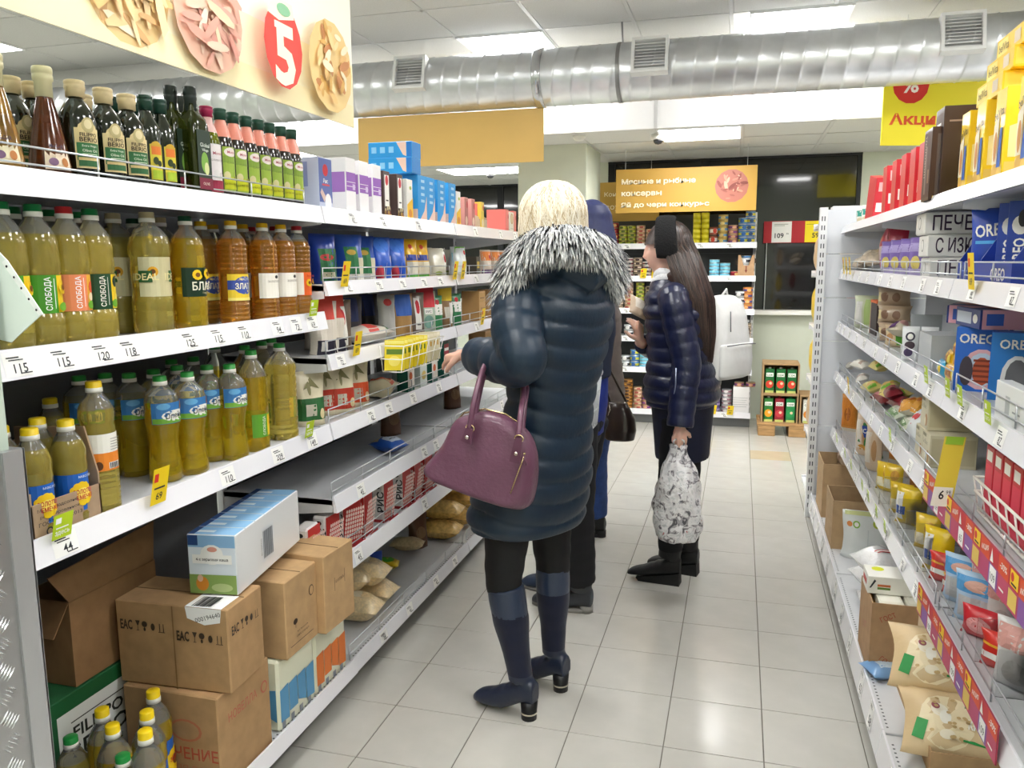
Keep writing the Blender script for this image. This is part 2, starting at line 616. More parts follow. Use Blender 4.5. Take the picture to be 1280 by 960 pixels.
def food(cu, cv, r_, cols, n, seed, long=1.0):
    """round food picture: disc with many small pieces in it"""
    R = random.Random(seed)
    it = [('e', cu, cv, r_, r_, ink(cols[0]))]
    for k in range(n):
        a, q = R.uniform(0, 2 * pi), sqrt(R.random()) * .78
        x, y = cu + r_ * q * cos(a), cv + r_ * q * sin(a)
        s_ = r_ * R.uniform(.1, .22)
        t = R.uniform(0, pi)
        if long > 1:
            e = [(x + s_ * long * cos(t) * cos(g) - s_ * .5 * sin(t) * sin(g), y + s_ * long * sin(t) * cos(g) + s_ * .5 * cos(t) * sin(g)) for g in [2 * pi * i / 9 for i in range(9)]]
            e = [(cu + (p - cu) * min(1, r_ * .98 / max(1e-6, sqrt((p - cu) ** 2 + (q2 - cv) ** 2))), cv + (q2 - cv) * min(1, r_ * .98 / max(1e-6, sqrt((p - cu) ** 2 + (q2 - cv) ** 2)))) for p, q2 in e]
            it.append(('p', e, ink(R.choice(cols[1:]))))
        else:
            it.append(('e', x, y, s_, s_ * R.uniform(.6, 1), ink(R.choice(cols[1:]))))
    return it


cream, yel = ink('#fdf6dc'), ink('#fbe7a2')
# pasta banner over the left shelves
W_, Hs = 1.75, .62
it = [('r', -W_ / 2, 0, W_ / 2, .2, ink('#fdf3cf')), ('r', -W_ / 2, 0, W_ / 2, .07, ink('#fdefc0'))]
it += food(-.175, .145, .135, ['#ecc98c', '#f3dcaa', '#e3bd7c', '#f0d39c', '#f5e6c8', '#d6a870', '#ecc894'], 46, 3, 2.4)
it += food(.088, .145, .135, ['#e9b8a0', '#eeccb4', '#e2a593', '#eed2b0', '#f2dfcc', '#e2aa98', '#d69585'], 44, 4, 2.1)
it += food(.675, .153, .138, ['#f0cf8e', '#f7e0a8', '#e0b060', '#f4d596', '#fbeccb', '#d99d5c', '#c98850', '#efc27c'], 40, 5, 1.3)
red5 = ink('#e2453a')
it += [('e', .38, .142, .098, .114, red5), ('p', [(.335, .262), (.30, .215), (.36, .205), (.44, .225), (.43, .262)], cream), ('t', '5', .385, .118, .165, cream, 0, .105, .03), ('r', .335, .182, .35, .2, cream), ('e', .385, .238, .035, .016, ink('#8cc49a'))]
YS0, YS1 = .83, 2.58
sign('pasta_banner', W_, Hs, (-1.285, (YS0 + YS1) / 2, 1.948), pi / 2, ink('#fdf8e8'), it,
     'cream banner with round pasta pictures and a red five above the oil shelves', wires=((.85, ZC - 1.948), (-.3, ZC - 1.948)))
# plain ochre board under the duct
x0, x1 = xat(444, 5.3, 2.25), xat(677, 5.3, 2.25)
z0 = P(560, 203, 5.3).z
sign('ochre_board', x1 - x0, ZD - RD * .97 - z0, ((x0 + x1) / 2, 5.36, z0 - .012), 0, M('#e0b765', .45, nz=.04, nsc=3), None, 'plain ochre board hanging under the air duct')
# meat and fish sign at the far rack
x0, x1 = xat(771, 7.1, 2.1), xat(946, 7.1, 2.1)
z0, z1 = P(860, 265, 7.1).z, P(860, 210, 7.1).z
Wf, Hf = x1 - x0, z1 - z0
tw = ink('#efe3c4')
it = food(Wf / 2 - .20, Hf / 2 + .02, .135, ['#a8685a', '#8a4a40', '#b87a68', '#c08a70', '#94584c', '#7c3f38', '#cfa088'], 26, 8, 1.4)
it += [('t', 'Мясные и рыбные', -.22, Hf * .70, .056, tw, 0, .62, .03), ('t', 'консервы', -.36, Hf * .42, .048, tw, 0, .34, .03), ('t', 'Яй до чери конкурьс', -.165, Hf * .17, .052, tw, 0, .74, .03)]
sign('fish_sign', Wf, Hf, ((x0 + x1) / 2, 7.05, z0), 0, M('#b48d3c', .5), it, 'ochre hanging sign about meat and fish tins above the far rack', wires=((-.5, ZL - z0), (.5, ZL - z0)))
x0, x1 = xat(722, 7.5, 2.05), xat(825, 7.5, 2.05)
z0, z1 = P(760, 277, 7.5).z, P(760, 228, 7.5).z
sign('ochre_sign', x1 - x0, z1 - z0, ((x0 + x1) / 2, 7.5, z0), radians(-6), M('#b89242', .5), [('t', 'Консервы', .02, .24, .05, tw, 0, .3, .01), ('t', 'соусы и', .03, .12, .05, tw, 0, .3, .01)],
     'second ochre sign half hidden behind the fish sign, beside the green pillar', wires=((-.3, ZL - z0), (.3, ZL - z0)))
# yellow promotion sign on the right
it = [('e', -.255, .37, .115, .115, ink('#d9322a')), ('t', '%', -.255, .375, .11, ink('#fff5e8'), 0, None, .02), ('t', 'Акция', -.20, .155, .085, ink('#e2572b'), 0, .36, .03)]
o = sign('promotion_sign', .85, .44, (1.235, 5.83, 2.212), radians(16), M('#f7e531', .5), it, 'yellow promotion sign with red percent disc above the right shelves', wires=((-.3, ZC - 2.212), (.3, ZC - 2.212)))

# security cameras and a smoke detector on the lower ceiling
b = MB()
b.lathe([(0, -.075), (.022, -.07), (.036, -.055), (.04, -.035)], M('#1c1d20', .12, coat=.6), n=16)
me_dome = b.mesh('lens_dome')
b = MB()
b.lathe([(.042, -.04), (.055, -.034), (.058, 0)], M('#e6e6e2', .4), n=18)
me_cb = b.mesh('base')
for (px, py, lb) in ((823, 168, 'small dome camera on the lower ceiling beside the lamp behind the bulkhead'), (613, 214, 'small dome camera on the lower ceiling left of the green pillar')):
    d = _ray(px, py); t = (ZL - CAM_H) / d[2]
    c = empty('dome_camera', (t * d[0], t * d[1], ZL), 0, lb, 'security camera')
    link('base', me_cb, c); link('lens_dome', me_dome, c)
b = MB(); b.lathe([(0, -.035), (.03, -.034), (.045, -.02), (.05, 0)], M('#e9e9e4', .5), n=18)
o = b.build('smoke_detector'); d = _ray(724, 170); t = (ZL - CAM_H) / d[2]; o.location = (t * d[0], t * d[1], ZL)
tag(o, 'round white smoke detector on the ceiling above the green pillar', 'detector')
# ================================================================== shelving
mt_shelf = M('#e9eaec', .32, coat=.2)
mt_deck = M('#cfd1d4', .35, nz=.04, nsc=14)
mt_rail = M('#f0f0f6', .25, coat=.3)
mt_wire = M('#c9ccd0', .3, metal=.7)
mt_back = M('#8d8f93', .5)
mt_paper = M('#f6f6f4', .6)
mt_inkd = ink('#2a2c33')
mt_tagy, mt_tagg = M('#f3d21c', .45), M('#b7d21f', .45)
mt_perf = M('#55585c', .7)


def bay(name, loc, rz, width, shelves, depth, zb0, zt, label, back=mt_back, upr=(0, 1), endpanel=False):
    """one free-standing section; front plane y=0, goods face -y.
    shelves: dict(z=deck, lo=lower rail edge, off=front offset, guard, labels=[(u,text)], promo=[(u,kind)])"""
    r = empty(name, loc, rz, label, 'shelving', 'shop shelving sections')
    b = MB(); b.box(.01, depth - .02, .02, width - .01, depth - .008, zt - .01, back)
    for k in range(1, 5):
        z = zb0 + (zt - zb0) * k / 5
        b.box(.01, depth - .0215, z - .002, width - .01, depth - .02, z + .002, mt_perf)
    b.build('back_panel', r)
    for k in upr:
        x = .013 if k == 0 else width - .013
        b = MB(); b.box(x - .0125, depth - .03, 0, x + .0125, depth - .006, zt, mt_shelf)
        z = .1
        while z < zt - .05:
            for dx in (-.006, .003): b.box(x + dx, depth - .0308, z, x + dx + .003, depth - .03, z + .025, mt_perf)
            z += .05
        b.build('upright', r)
    b = MB(); b.box(.005, shelves[-1].get('off', 0) + .07, 0, width - .005, shelves[-1].get('off', 0) + .085, shelves[-1]['lo'], M('#7b7d80', .6)); b.build('kick_plate', r)
    for q, s in enumerate(shelves):
        z, lo, off = s['z'], s['lo'], s.get('off', 0)
        b = MB(); b.box(.004, off + .012, z - .022, width - .004, depth - .03, z, mt_deck, bev=.002)
        if s.get('perf'):
            u = .05
            while u < width - .03:
                b.box(u, off + .03, z, u + .006, off + .036, z + .0003, mt_perf); u += .02
        sh = b.build('shelf', r)
        b = MB()
        b.add([(.001, off, lo), (width - .001, off, lo), (width - .001, off + .012, z + .012), (.001, off + .012, z + .012), (.001, off + .014, lo), (width - .001, off + .014, lo), (width - .001, off + .018, z + .012), (.001, off + .018, z + .012)],
              [(0, 1, 2, 3), (5, 4, 7, 6), (3, 2, 6, 7), (1, 0, 4, 5), (0, 3, 7, 4), (2, 1, 5, 6)], mt_rail)
        b.build('price_rail', sh)
        if q < len(shelves) - 1:
            for x in (.004, width - .007):
                b = MB(); z2 = z - .025
                b.add([(x, off + .02, z), (x, depth - .03, z), (x, depth - .03, z2 - .07), (x, off + .02, z2 - .02)] + [(x + .003, off + .02, z), (x + .003, depth - .03, z), (x + .003, depth - .03, z2 - .07), (x + .003, off + .02, z2 - .02)],
                      [(0, 1, 2, 3), (7, 6, 5, 4), (0, 4, 5, 1), (2, 6, 7, 3), (3, 7, 4, 0), (1, 5, 6, 2)], mt_shelf)
                b.build('bracket', sh)
        if s.get('guard'):
            g0, g1 = s['guard'] if isinstance(s['guard'], tuple) else (.02, width - .02)
            b = MB(); y = off + .03
            for h in (.022, .055):
                b.tube([(g0, y, z + h), (g1, y, z + h)], .0022, mt_wire, n=5)
            n = max(2, int((g1 - g0) / .3) + 1)
            for k in range(n + 1):
                x = g0 + (g1 - g0) * k / n
                b.tube([(x, y, z - .002), (x, y, z + .057)], .0022, mt_wire, n=5)
            b.build('wire_guard', sh)
        H = z + .012 - lo
        fn = lambda u, v, o: (u, off - .0008 + .012 * v / H - o, lo + v)
        for (u, t) in s.get('labels', []):
            b = MB()
            w_ = .062
            bx = [('r', u - w_ / 2, .006, u + w_ / 2, H - .006, mt_paper), ('t', t, u + .004, H * .36, H * .30, mt_inkd, 0, None, .01),
                  ('r', u - .024, H - .017, u + .004, H - .0145, mt_inkd), ('r', u - .02, H - .0215, u + .012, H - .0195, mt_inkd), ('r', u + .0, .010, u + .026, .0122, mt_inkd)]
            deco(b, fn, bx, off0=.0002)
            b.build('price_label', sh)
        for (u, knd) in s.get('promo', []):
            mt = mt_tagy if knd == 'y' else mt_tagg
            b = MB()
            hh, w_ = (.085, .055) if knd == 'y' else (.05, .05)
            vb = H - .02 if knd == 'y' else H - .008
            f2 = lambda uu, vv, o: (u + uu * .97 + vv * .12, off - .006 - o - vv * .12, lo + vb + vv)
            deco(b, lambda a, c, o: f2(a, c, o), [('r', -w_ / 2, 0, w_ / 2, hh, mt), ('r', -w_ / 2 + .006, hh * .62, -w_ / 2 + .02, hh * .85, mt_paper if knd == 'g' else ink('#d8352b')),
                                                 ('r', -w_ / 2 + .008, hh * .42, w_ / 2 - .01, hh * .47, mt_paper if knd == 'g' else mt_inkd), ('t', '69' if knd == 'y' else 'здесь', 0, hh * .22, hh * .2, mt_inkd if knd == 'y' else mt_paper, 0, None, .01)], off0=.0002)
            b.build('promo_tag', sh)
    return r


FX = -1.297           # front plane of the left shelves
L_TOP, L_2, L_3, L_B = 1.664, 1.326, .949, .118
D_L = .48


def yl(px, z=1.3, X=FX): return yat(px, X, z)


Y1 = 1.125
u1 = lambda px, z: yl(px, z) - Y1
bay('shelving', (FX, Y1, 0), pi / 2, 1.25, [
    dict(z=L_TOP, lo=1.622, guard=(.05, 1.18)),
    dict(z=L_2, lo=1.281, labels=[(u1(26, 1.3), '115'), (u1(80, 1.3), '115'), (u1(130, 1.3), '120'), (u1(164, 1.3), '118'), (u1(239, 1.3), '125'), (u1(274, 1.3), '115'), (u1(307, 1.3), '110'), (u1(349, 1.3), '94'), (u1(372, 1.3), '73'), (u1(392, 1.3), '69')], promo=[(u1(389, 1.33), 'g')]),
    dict(z=L_3, lo=.905, labels=[(u1(85, .92), '44'), (u1(287, .92), '110'), (u1(350, .92), '209'), (u1(392, .92), '149')], promo=[(u1(75, .93), 'g'), (u1(195, .93), 'y'), (u1(384, .93), 'g')]),
    dict(z=L_B, lo=.082, off=-.062, perf=1)], D_L, .1, 1.70, 'left shelving section nearest the tread plate pillar, full of oil bottles', upr=(0,), back=M('#77797c', .5))
Y2 = 2.385
Z2 = dict(t=L_TOP, a=1.423, b=1.18, c=L_3, d=.694, e=.462, f=.105)
u2 = lambda px, z: yl(px, z) - Y2
two = [
    dict(z=Z2['t'], lo=1.622, labels=[(.2, '87'), (.45, '64'), (.8, '99')]),
    dict(z=Z2['a'], lo=1.387, guard=True, labels=[(.15, '62'), (.4, '71'), (.62, '70'), (.85, '59'), (1.05, '44')], promo=[(u2(428, 1.43), 'y'), (1.2, 'y')]),
    dict(z=Z2['b'], lo=1.14, guard=True, labels=[(u2(428, 1.16), '72'), (.75, '39'), (1.0, '42')], promo=[(u2(443, 1.19), 'y')]),
    dict(z=Z2['c'], lo=.905, guard=True, labels=[(u2(466, .92), '62'), (u2(488, .92), '62'), (.7, '57'), (1.0, '58')]),
    dict(z=Z2['d'], lo=.648, guard=True, labels=[(u2(453, .67), '45'), (u2(532, .67), '62'), (.95, '51')]),
    dict(z=Z2['e'], lo=.412, guard=True, labels=[(u2(450, .43), '45'), (.8, '47')]),
    dict(z=Z2['f'], lo=.066, off=-.045, guard=True, perf=1, labels=[(.25, '38'), (.5, '41'), (.8, '43'), (1.05, '52')])]
bay('shelving', (FX, Y2, 0), pi / 2, 1.25, two, D_L, .1, 1.70, 'left shelving section of rice bags and pasta boxes in front of the blonde woman', upr=(0,), back=M('#4a4b4e', .5))
three = [dict(d) for d in two]
for d in three: d['labels'] = [(.3, '58'), (.75, '63'), (1.05, '49')]; d['promo'] = []
three[1]['promo'] = [(.05, 'y')]; three[2]['promo'] = [(.35, 'y')]
bay('shelving', (FX, Y2 + 1.26, 0), pi / 2, 1.25, three, D_L, .1, 1.70, 'farthest left shelving section, mostly behind the blonde woman', back=M('#4a4b4e', .5))

# right hand shelves, goods face -x
RX = .527
R_T, R_2, R_3, R_4, R_5, R_B = 1.668, 1.432, 1.142, .866, .541, .142
D_R = .47
YR = 4.85


def yr(px, z, X=RX): return yat(px, X, z)


for k in range(3):
    Ys = YR - k * 1.25
    ur = lambda px, z: Ys - yr(px, z)
    lab = [[(.15, '54'), (.32, '49'), (.55, '61'), (.8, '58'), (1.05, '72')], [(.12, '84'), (.35, '99'), (.6, '75'), (.9, '62'), (1.1, '58')], [(.2, '99'), (.5, '87'), (.9, '92')]][k]
    pr = [[], [(.18, 'g'), (.45, 'g'), (.7, 'g'), (.95, 'g')], [(.10, 'g'), (.22, 'g'), (.45, 'g')]][k]
    lv = [dict(z=R_T, lo=1.64), dict(z=R_2, lo=1.392, guard=True, labels=lab, promo=[(.3, 'y'), (.42, 'y'), (.55, 'y')] if k == 0 else [(.30, 'y')] if k == 2 else []),
          dict(z=R_3, lo=1.102, guard=True, labels=lab, promo=[(1.1, 'g')] if k == 1 else pr if k == 2 else []),
          dict(z=R_4, lo=.828, guard=True, labels=lab, promo=[(.75, 'y')] if k == 0 else [(.62, 'g')] if k == 1 else []),
          dict(z=R_5, lo=.503, guard=True, labels=lab, promo=[(.4, 'g'), (.75, 'g'), (.98, 'g')] if k == 0 else [(.08, 'g'), (.25, 'g'), (.45, 'g'), (.63, 'g')] if k == 1 else []),
          dict(z=R_B, lo=.06, off=-.10, perf=1, labels=lab)]
    if k == 2:
        lv[1]['promo'] = [(.24, 'y')]
    bay('shelving', (RX, Ys, 0), -pi / 2, 1.248, lv, D_R, .1, 1.78 if k == 0 else 1.72,
        ['right shelving section farthest along, beside the white perforated end post', 'middle right shelving section of biscuits and wafers', 'nearest right shelving section with maroon promotion strips'][k], back=M('#d9dade', .5), upr=(1,))
# end gondola whose post and white back face the aisle
r = empty('end_shelving', (.435, YR + .03, 0), 0, 'white end section with slotted post at the far end of the right shelves', 'shelving', 'shop shelving sections')
b = MB(); b.box(-.02, -.02, 0, .022, .04, 1.785, mt_shelf)
z = .06
while z < 1.76:
    for dx in (-.010, .004): b.box(dx, -.0204, z, dx + .006, -.0196, z + .026, mt_perf)
    z += .05
b.build('upright', r)
for k in range(7):
    b = MB(); b.box(.023, .0, .06 + k * .245, .95, .012, .06 + k * .245 + .243, M('#dfe2e8', .4), bev=.002); b.build('back_panel', r)
for z in (.12, .45, .78, 1.1, 1.42, 1.7):
    b = MB(); b.box(-.01, .06, z - .02, .95, .45, z, mt_shelf); b.box(-.012, .45, z - .03, .95, .462, z + .012, mt_rail); b.build('shelf', r)

# far rack of tins
YF = 7.40
XF0, XF1 = -1.25, .13
F_Z = [1.625, 1.352, 1.063, .80, .52, .10]
F_Z = [P(940, 304, YF).z + .01, P(940, 346, YF).z + .01, P(940, 388, YF).z + .01, P(940, 424, YF).z + .01, P(938, 464, YF).z + .01, P(935, 518, YF).z + .01]
lv = [dict(z=z - .012, lo=z - .05, labels=[(.25, '58'), (.6, '64'), (.9, '71'), (1.15, '83')], promo=[]) for z in F_Z]
lv[1]['promo'] = [(.40, 'y'), (.5, 'y'), (.6, 'y')]
lv[4]['promo'] = [(1.22, 'y')]; lv[5]['promo'] = [(1.05, 'y'), (1.2, 'y')]
bay('shelving', (XF0, YF, 0), 0, XF1 - XF0, lv, .40, .1, 1.93, 'far rack of tins against the back wall under the fish sign', back=M('#3a3b3d', .5))
# ================================================================== goods on the left shelves
mt_clear = M('#f4f4ea', .05, trans=.85, ior=1.25, coat=.5, bump=.08, bsc=30)
mt_oil = M('#ffda30', .05, trans=.76, ior=1.33, coat=.5, bump=.1, bsc=22)
mt_oil_pale = M('#ffe870', .05, trans=.76, ior=1.33, coat=.5, bump=.1, bsc=22)
mt_amber = M('#ffac34', .05, trans=.76, ior=1.33, coat=.5, bump=.1, bsc=22)
mt_dark = M('#141a0c', .05, coat=.8)
mt_brown = M('#7d3d1c', .05, trans=.6, ior=1.3, coat=.6)
mt_vin = M('#c08a30', .05, trans=.7, ior=1.3, coat=.6)
mt_olive = M('#39420b', .05, trans=.5, ior=1.3, coat=.6)
mt_capw = M('#f2f1ea', .35)
RL = pi / 2


def ribs(z0, z1, n, r, d):
    out = []
    for i in range(n):
        za, zb = z0 + (z1 - z0) * i / n, z0 + (z1 - z0) * (i + 1) / n
        out += [(r, za + (zb - za) * .1), (r, za + (zb - za) * .65), (r - d, za + (zb - za) * .85)]
    return out


def bottle(key, prof, fill, oil, air, cap, lab=None, n=22, name='oil_bottle', cat='bottle', sq=0, capband=True):
    """prof from base to neck; cap=(r,z0,z1,material); lab=(z0,z1,halfangle_u,base,items) wrapped on radius r"""
    b = MB()
    mats = [oil if (prof[i][1] + prof[i + 1][1]) / 2 < fill else air for i in range(len(prof) - 1)]
    b.lathe([(0, prof[0][1])] + prof, [mats[0]] + mats, n=n, sq=sq)
    parts = [('body', b.mesh('body'), None)]
    r, z0, z1, mt = cap
    b = MB()
    if capband:
        zm = z0 + (z1 - z0) * .38
        b.lathe([(r + .001, z0), (r + .001, zm), (r, zm + .001), (r, z1 - .002), (r - .002, z1)], [mt_capw, mt_capw, mt, mt], n=16)
    else:
        zm = z0 + (z1 - z0) * .5
        b.lathe([(r * .92, z0), (r * .92, zm - .004), (r, zm), (r, zm + .006), (r * .94, zm + .008), (r, zm + .010), (r, z1 - .002), (r - .002, z1)], mt, n=16)
    parts.append(('cap', b.mesh('cap'), None))
    if lab:
        lr, la, lb, hw, base, items = lab
        b = MB()
        deco(b, cyl_fn(lr), [('r', -hw, la, hw, lb, base)] + items, off0=.0008, seg=.008)
        parts.append(('label', b.mesh('label'), None))
    kind(key, name, cat, parts)


def sunflower(cu, cv, r_):
    it = []
    for k in range(12):
        a = 2 * pi * k / 12
        it.append(('e', cu + r_ * .68 * cos(a), cv + r_ * .68 * sin(a), r_ * .32, r_ * .32, ink('#f6cf1e')))
    return it + [('e', cu, cv, r_ * .45, r_ * .45, ink('#7a4a14'))]


# -- waisted one-litre bottles with wrapped labels
SL = [(.034, 0), (.040, .005), (.041, .03), (.041, .066), (.0385, .07), (.0385, .148), (.041, .152), (.0415, .17), (.040, .19), (.0405, .205), (.036, .228), (.026, .246), (.016, .258), (.0145, .272)]
def slob(key, base, accent, txtc, extra=None):
    it = [('r', .008, .072, .036, .146, accent)]
    it += sunflower(.024, .122, .014) if extra is None else extra
    it += [('e', .018, .083, .012, .009, ink('#6fae2c')), ('t', 'СЛОБОДА', -.012, .110, .013, txtc, pi / 2, .066, .015), ('r', -.0022, .08, -.0012, .14, txtc)]
    bottle(key, SL, .222, mt_oil_pale, mt_clear, (.0165, .262, .287, key[-1] == 'r' and M('#c5262d', .35) or M('#138044', .35)), (.0385, .071, .147, .048, base, it))
slob('slob_g', M('#4d9a2e', .4), ink('#f3cf1b'), ink('#ffffff'))
slob('slob_r', M('#ee8f62', .4), ink('#f7b63c'), ink('#ffffff'), [('e', .024, .12, .012, .013, ink('#e0572c')), ('e', .020, .10, .009, .009, ink('#f8e7c6'))])
slob('slob_d', M('#1f4a2c', .4), ink('#f0cc24'), ink('#f4f4e8'), [('e', .022, .13, .010, .012, ink('#14311c')), ('e', .026, .095, .008, .010, ink('#f6e26b'))])
# -- big clear bottle, tall clear label with a green badge
ID = [(.040, 0), (.046, .006), (.047, .05), (.045, .056), (.047, .062), (.047, .085), (.0445, .09), (.0445, .185), (.047, .19), (.048, .21), (.044, .232), (.030, .25), (.0165, .262), (.0155, .276)]
it = [('r', -.016, .092, .022, .184, ink('#cfc69a')), ('e', -.030, .15, .012, .012, ink('#e0a41c')), ('e', -.030, .15, .006, .006, ink('#6b3d10')), ('r', .010, .125, .046, .152, ink('#1f5a2b')), ('t', 'IDEAL', .028, .138, .017, ink('#f3e8b0'), 0, None, .02),
      ('r', -.062, .125, -.032, .152, ink('#1f5a2b')), ('t', 'IDEAL', -.047, .138, .016, ink('#f3e8b0'), 0, None, .02)]
bottle('ideal', ID, .225, mt_oil_pale, mt_clear, (.0175, .266, .290, M('#b9ab86', .4)), (.0445, .091, .184, .062, M('#d8d2aa', .3), it))
BL = [(.036, 0), (.042, .006), (.043, .03), (.041, .036), (.043, .042), (.043, .08), (.0415, .084), (.0415, .16), (.043, .164), (.043, .182), (.041, .2), (.0415, .212), (.036, .232), (.022, .252), (.0155, .262), (.015, .274)]
it = sunflower(-.014, .14, .013) + sunflower(.014, .142, .013) + [('t', 'БЛАГО', .004, .112, .022, ink('#f6f2e0'), 0, .066, .02), ('t', 'Первый', .004, .094, .006, ink('#d8caa0'))]
bottle('blago', BL, .225, mt_oil, mt_clear, (.0165, .265, .288, M('#17503a', .35)), (.0415, .085, .158, .052, M('#12321f', .4), it))
ZL_ = [(.034, 0), (.041, .006)] + ribs(.012, .06, 4, .041, .0018) + [(.0395, .064), (.0395, .14)] + ribs(.146, .225, 6, .0405, .0018) + [(.034, .236), (.022, .252), (.0155, .26), (.015, .270)]
def zla(key, base, items, cap):
    bottle(key, ZL_, .232, mt_amber, mt_clear, (.0165, .262, .285, cap), (.0395, .066, .139, .05, base, items))
yc, rc = M('#f1bf17', .35), M('#c02a35', .35)
zla('zlato', M('#f2d238', .4), [('r', -.05, .096, .05, .122, ink('#3a4fa0')), ('e', 0, .108, .036, .025, ink('#3f57ad')), ('t', 'ЗЛАТО', 0, .106, .017, ink('#fbf6d8'), 0, .06, .02), ('t', 'МАСЛО', 0, .125, .007, ink('#fbf6d8')), ('r', -.05, .066, .05, .074, ink('#f7e680'))], yc)
zla('wred', M('#f4f0e6', .4), [('p', [(-.05, .067), (.05, .067), (.05, .105), (.01, .088), (-.05, .11)], ink('#ec7a52')), ('e', .006, .128, .007, .005, ink('#2b2b2b')), ('t', 'золотистое', .004, .115, .006, ink('#7a6a5a'))], yc)
zla('wgreen', M('#f6f3ea', .4), [('p', [(-.05, .067), (.05, .067), (.05, .096), (.012, .088), (-.05, .10)], ink('#67b52c')), ('p', [(-.03, .088), (.03, .092), (.0, .104)], ink('#f0a92b')), ('e', .004, .128, .007, .005, ink('#2b2b2b')), ('t', 'золотистое', .004, .115, .006, ink('#7a6a5a'))], yc)
zla('orange', M('#ef6a2d', .4), sunflower(.0, .106, .012) + sunflower(.027, .108, .012) + [('r', -.05, .068, -.022, .138, ink('#f3ede2')), ('t', 'Золотая', .004, .128, .007, ink('#b71f1f'))], rc)
# -- waisted bottles with a blue and white label (third shelf)
OL = [(.034, 0), (.040, .006), (.041, .022), (.038, .05), (.0335, .085), (.0345, .112), (.039, .135), (.0415, .15), (.0415, .205), (.037, .222), (.022, .238), (.0155, .246), (.015, .25)]
it = [('r', -.056, .152, .056, .165, ink('#76b042')), ('e', .004, .171, .038, .014, ink('#f8f8f2')), ('e', .034, .192, .013, .012, ink('#e58a1d')), ('t', 'Олейна', .004, .172, .014, ink('#2c2c28'), .06, .058, .01), ('e', -.028, .195, .016, .008, ink('#6db3e4'))]
bottle('olei', OL, .212, mt_oil, mt_clear, (.0165, .245, .268, M('#2d9a3f', .35)), (.0415, .151, .204, .058, M('#3d7fc4', .4), it))
it = [('r', .004, .046, .04, .108, ink('#f0d22a')), ('e', .024, .085, .012, .012, ink('#d99a14')), ('t', 'СЛОБОДА', -.008, .077, .011, ink('#f4f6e4'), pi / 2, .056, .015)]
bottle('slob2', [(.036, 0), (.042, .006), (.0425, .035), (.0405, .042), (.0405, .112), (.0425, .118), (.0425, .15), (.040, .17), (.0425, .19), (.041, .22), (.030, .25), (.017, .268), (.0155, .28)], .23, mt_oil, mt_clear, (.0165, .272, .296, M('#2d9a3f', .35)), (.0405, .043, .111, .044, M('#5d9e2f', .4), it))
bottle('plainbig', [(.040, 0), (.047, .006)] + ribs(.012, .20, 9, .048, .0022) + [(.046, .21), (.049, .222), (.046, .238), (.030, .262), (.018, .276), (.016, .286)], .24, mt_oil_pale, mt_clear, (.0175, .276, .300, M('#2d9a3f', .35)))
GZ = [(.030, 0), (.034, .005), (.0345, .02), (.033, .026), (.033, .108), (.0345, .112), (.035, .125), (.033, .133), (.035, .142), (.034, .158), (.027, .178), (.016, .195), (.0145, .205)]
it = sunflower(.006, .064, .026) + [('e', .006, .064, .014, .013, ink('#f8e36a')), ('t', 'ЗОЛОТОЕ', .008, .069, .010, ink('#c8202c'), 0, .040, .02), ('t', 'СЕМЕЧКО', .008, .057, .010, ink('#c8202c'), 0, .042, .02), ('t', 'масло', .012, .101, .005, ink('#e4ecf6'))]
bottle('gold', GZ, .186, mt_oil_pale, mt_clear, (.0165, .196, .220, M('#f3d21a', .35)), (.033, .027, .107, .05, M('#1f63c0', .4), it))
TT = [(.034, 0), (.037, .005)] + ribs(.01, .09, 7, .0375, .0012) + [(.0365, .094), (.0365, .18), (.0375, .184), (.034, .198), (.0375, .212), (.036, .232), (.026, .252), (.016, .266), (.015, .274)]
it = [('r', -.05, .096, .05, .136, ink('#ec8a2c')), ('e', -.030, .108, .008, .010, ink('#5b3514')), ('r', -.01, .100, .018, .114, ink('#f8f8f8'))] + [('r', -.008 + i * .0035, .101, -.006 + i * .0035, .113, ink('#222222')) for i in range(7)] + [('r', -.006, .142 + i * .006, .02, .1435 + i * .006, ink('#9a9a94')) for i in range(5)]
bottle('gold1', [(.036, 0), (.0395, .006)] + ribs(.012, .05, 3, .040, .0012) + [(.0385, .056), (.0385, .17), (.040, .176), (.0385, .19), (.040, .205), (.038, .222), (.028, .245), (.017, .262), (.015, .275)], .215, mt_oil, mt_clear, (.0165, .268, .300, M('#f3d21a', .35)), (.0385, .058, .168, .055, M('#1f63c0', .4), sunflower(.006, .11, .034) + [('t', 'ЗОЛОТОЕ', .008, .115, .012, ink('#c8202c'), 0, .05, .02)]))
bottle('tall', TT, .23, mt_oil_pale, mt_clear, (.0165, .268, .292, M('#f3cf1a', .35)), (.0365, .096, .178, .05, M('#f3f1ea', .4), it))
bottle('small_g', [(.030, 0), (.036, .006), (.037, .14), (.035, .155), (.037, .17), (.034, .19), (.022, .21), (.0155, .222), (.015, .23)], .2, mt_oil_pale, mt_clear, (.0165, .222, .248, M('#239443', .35)))

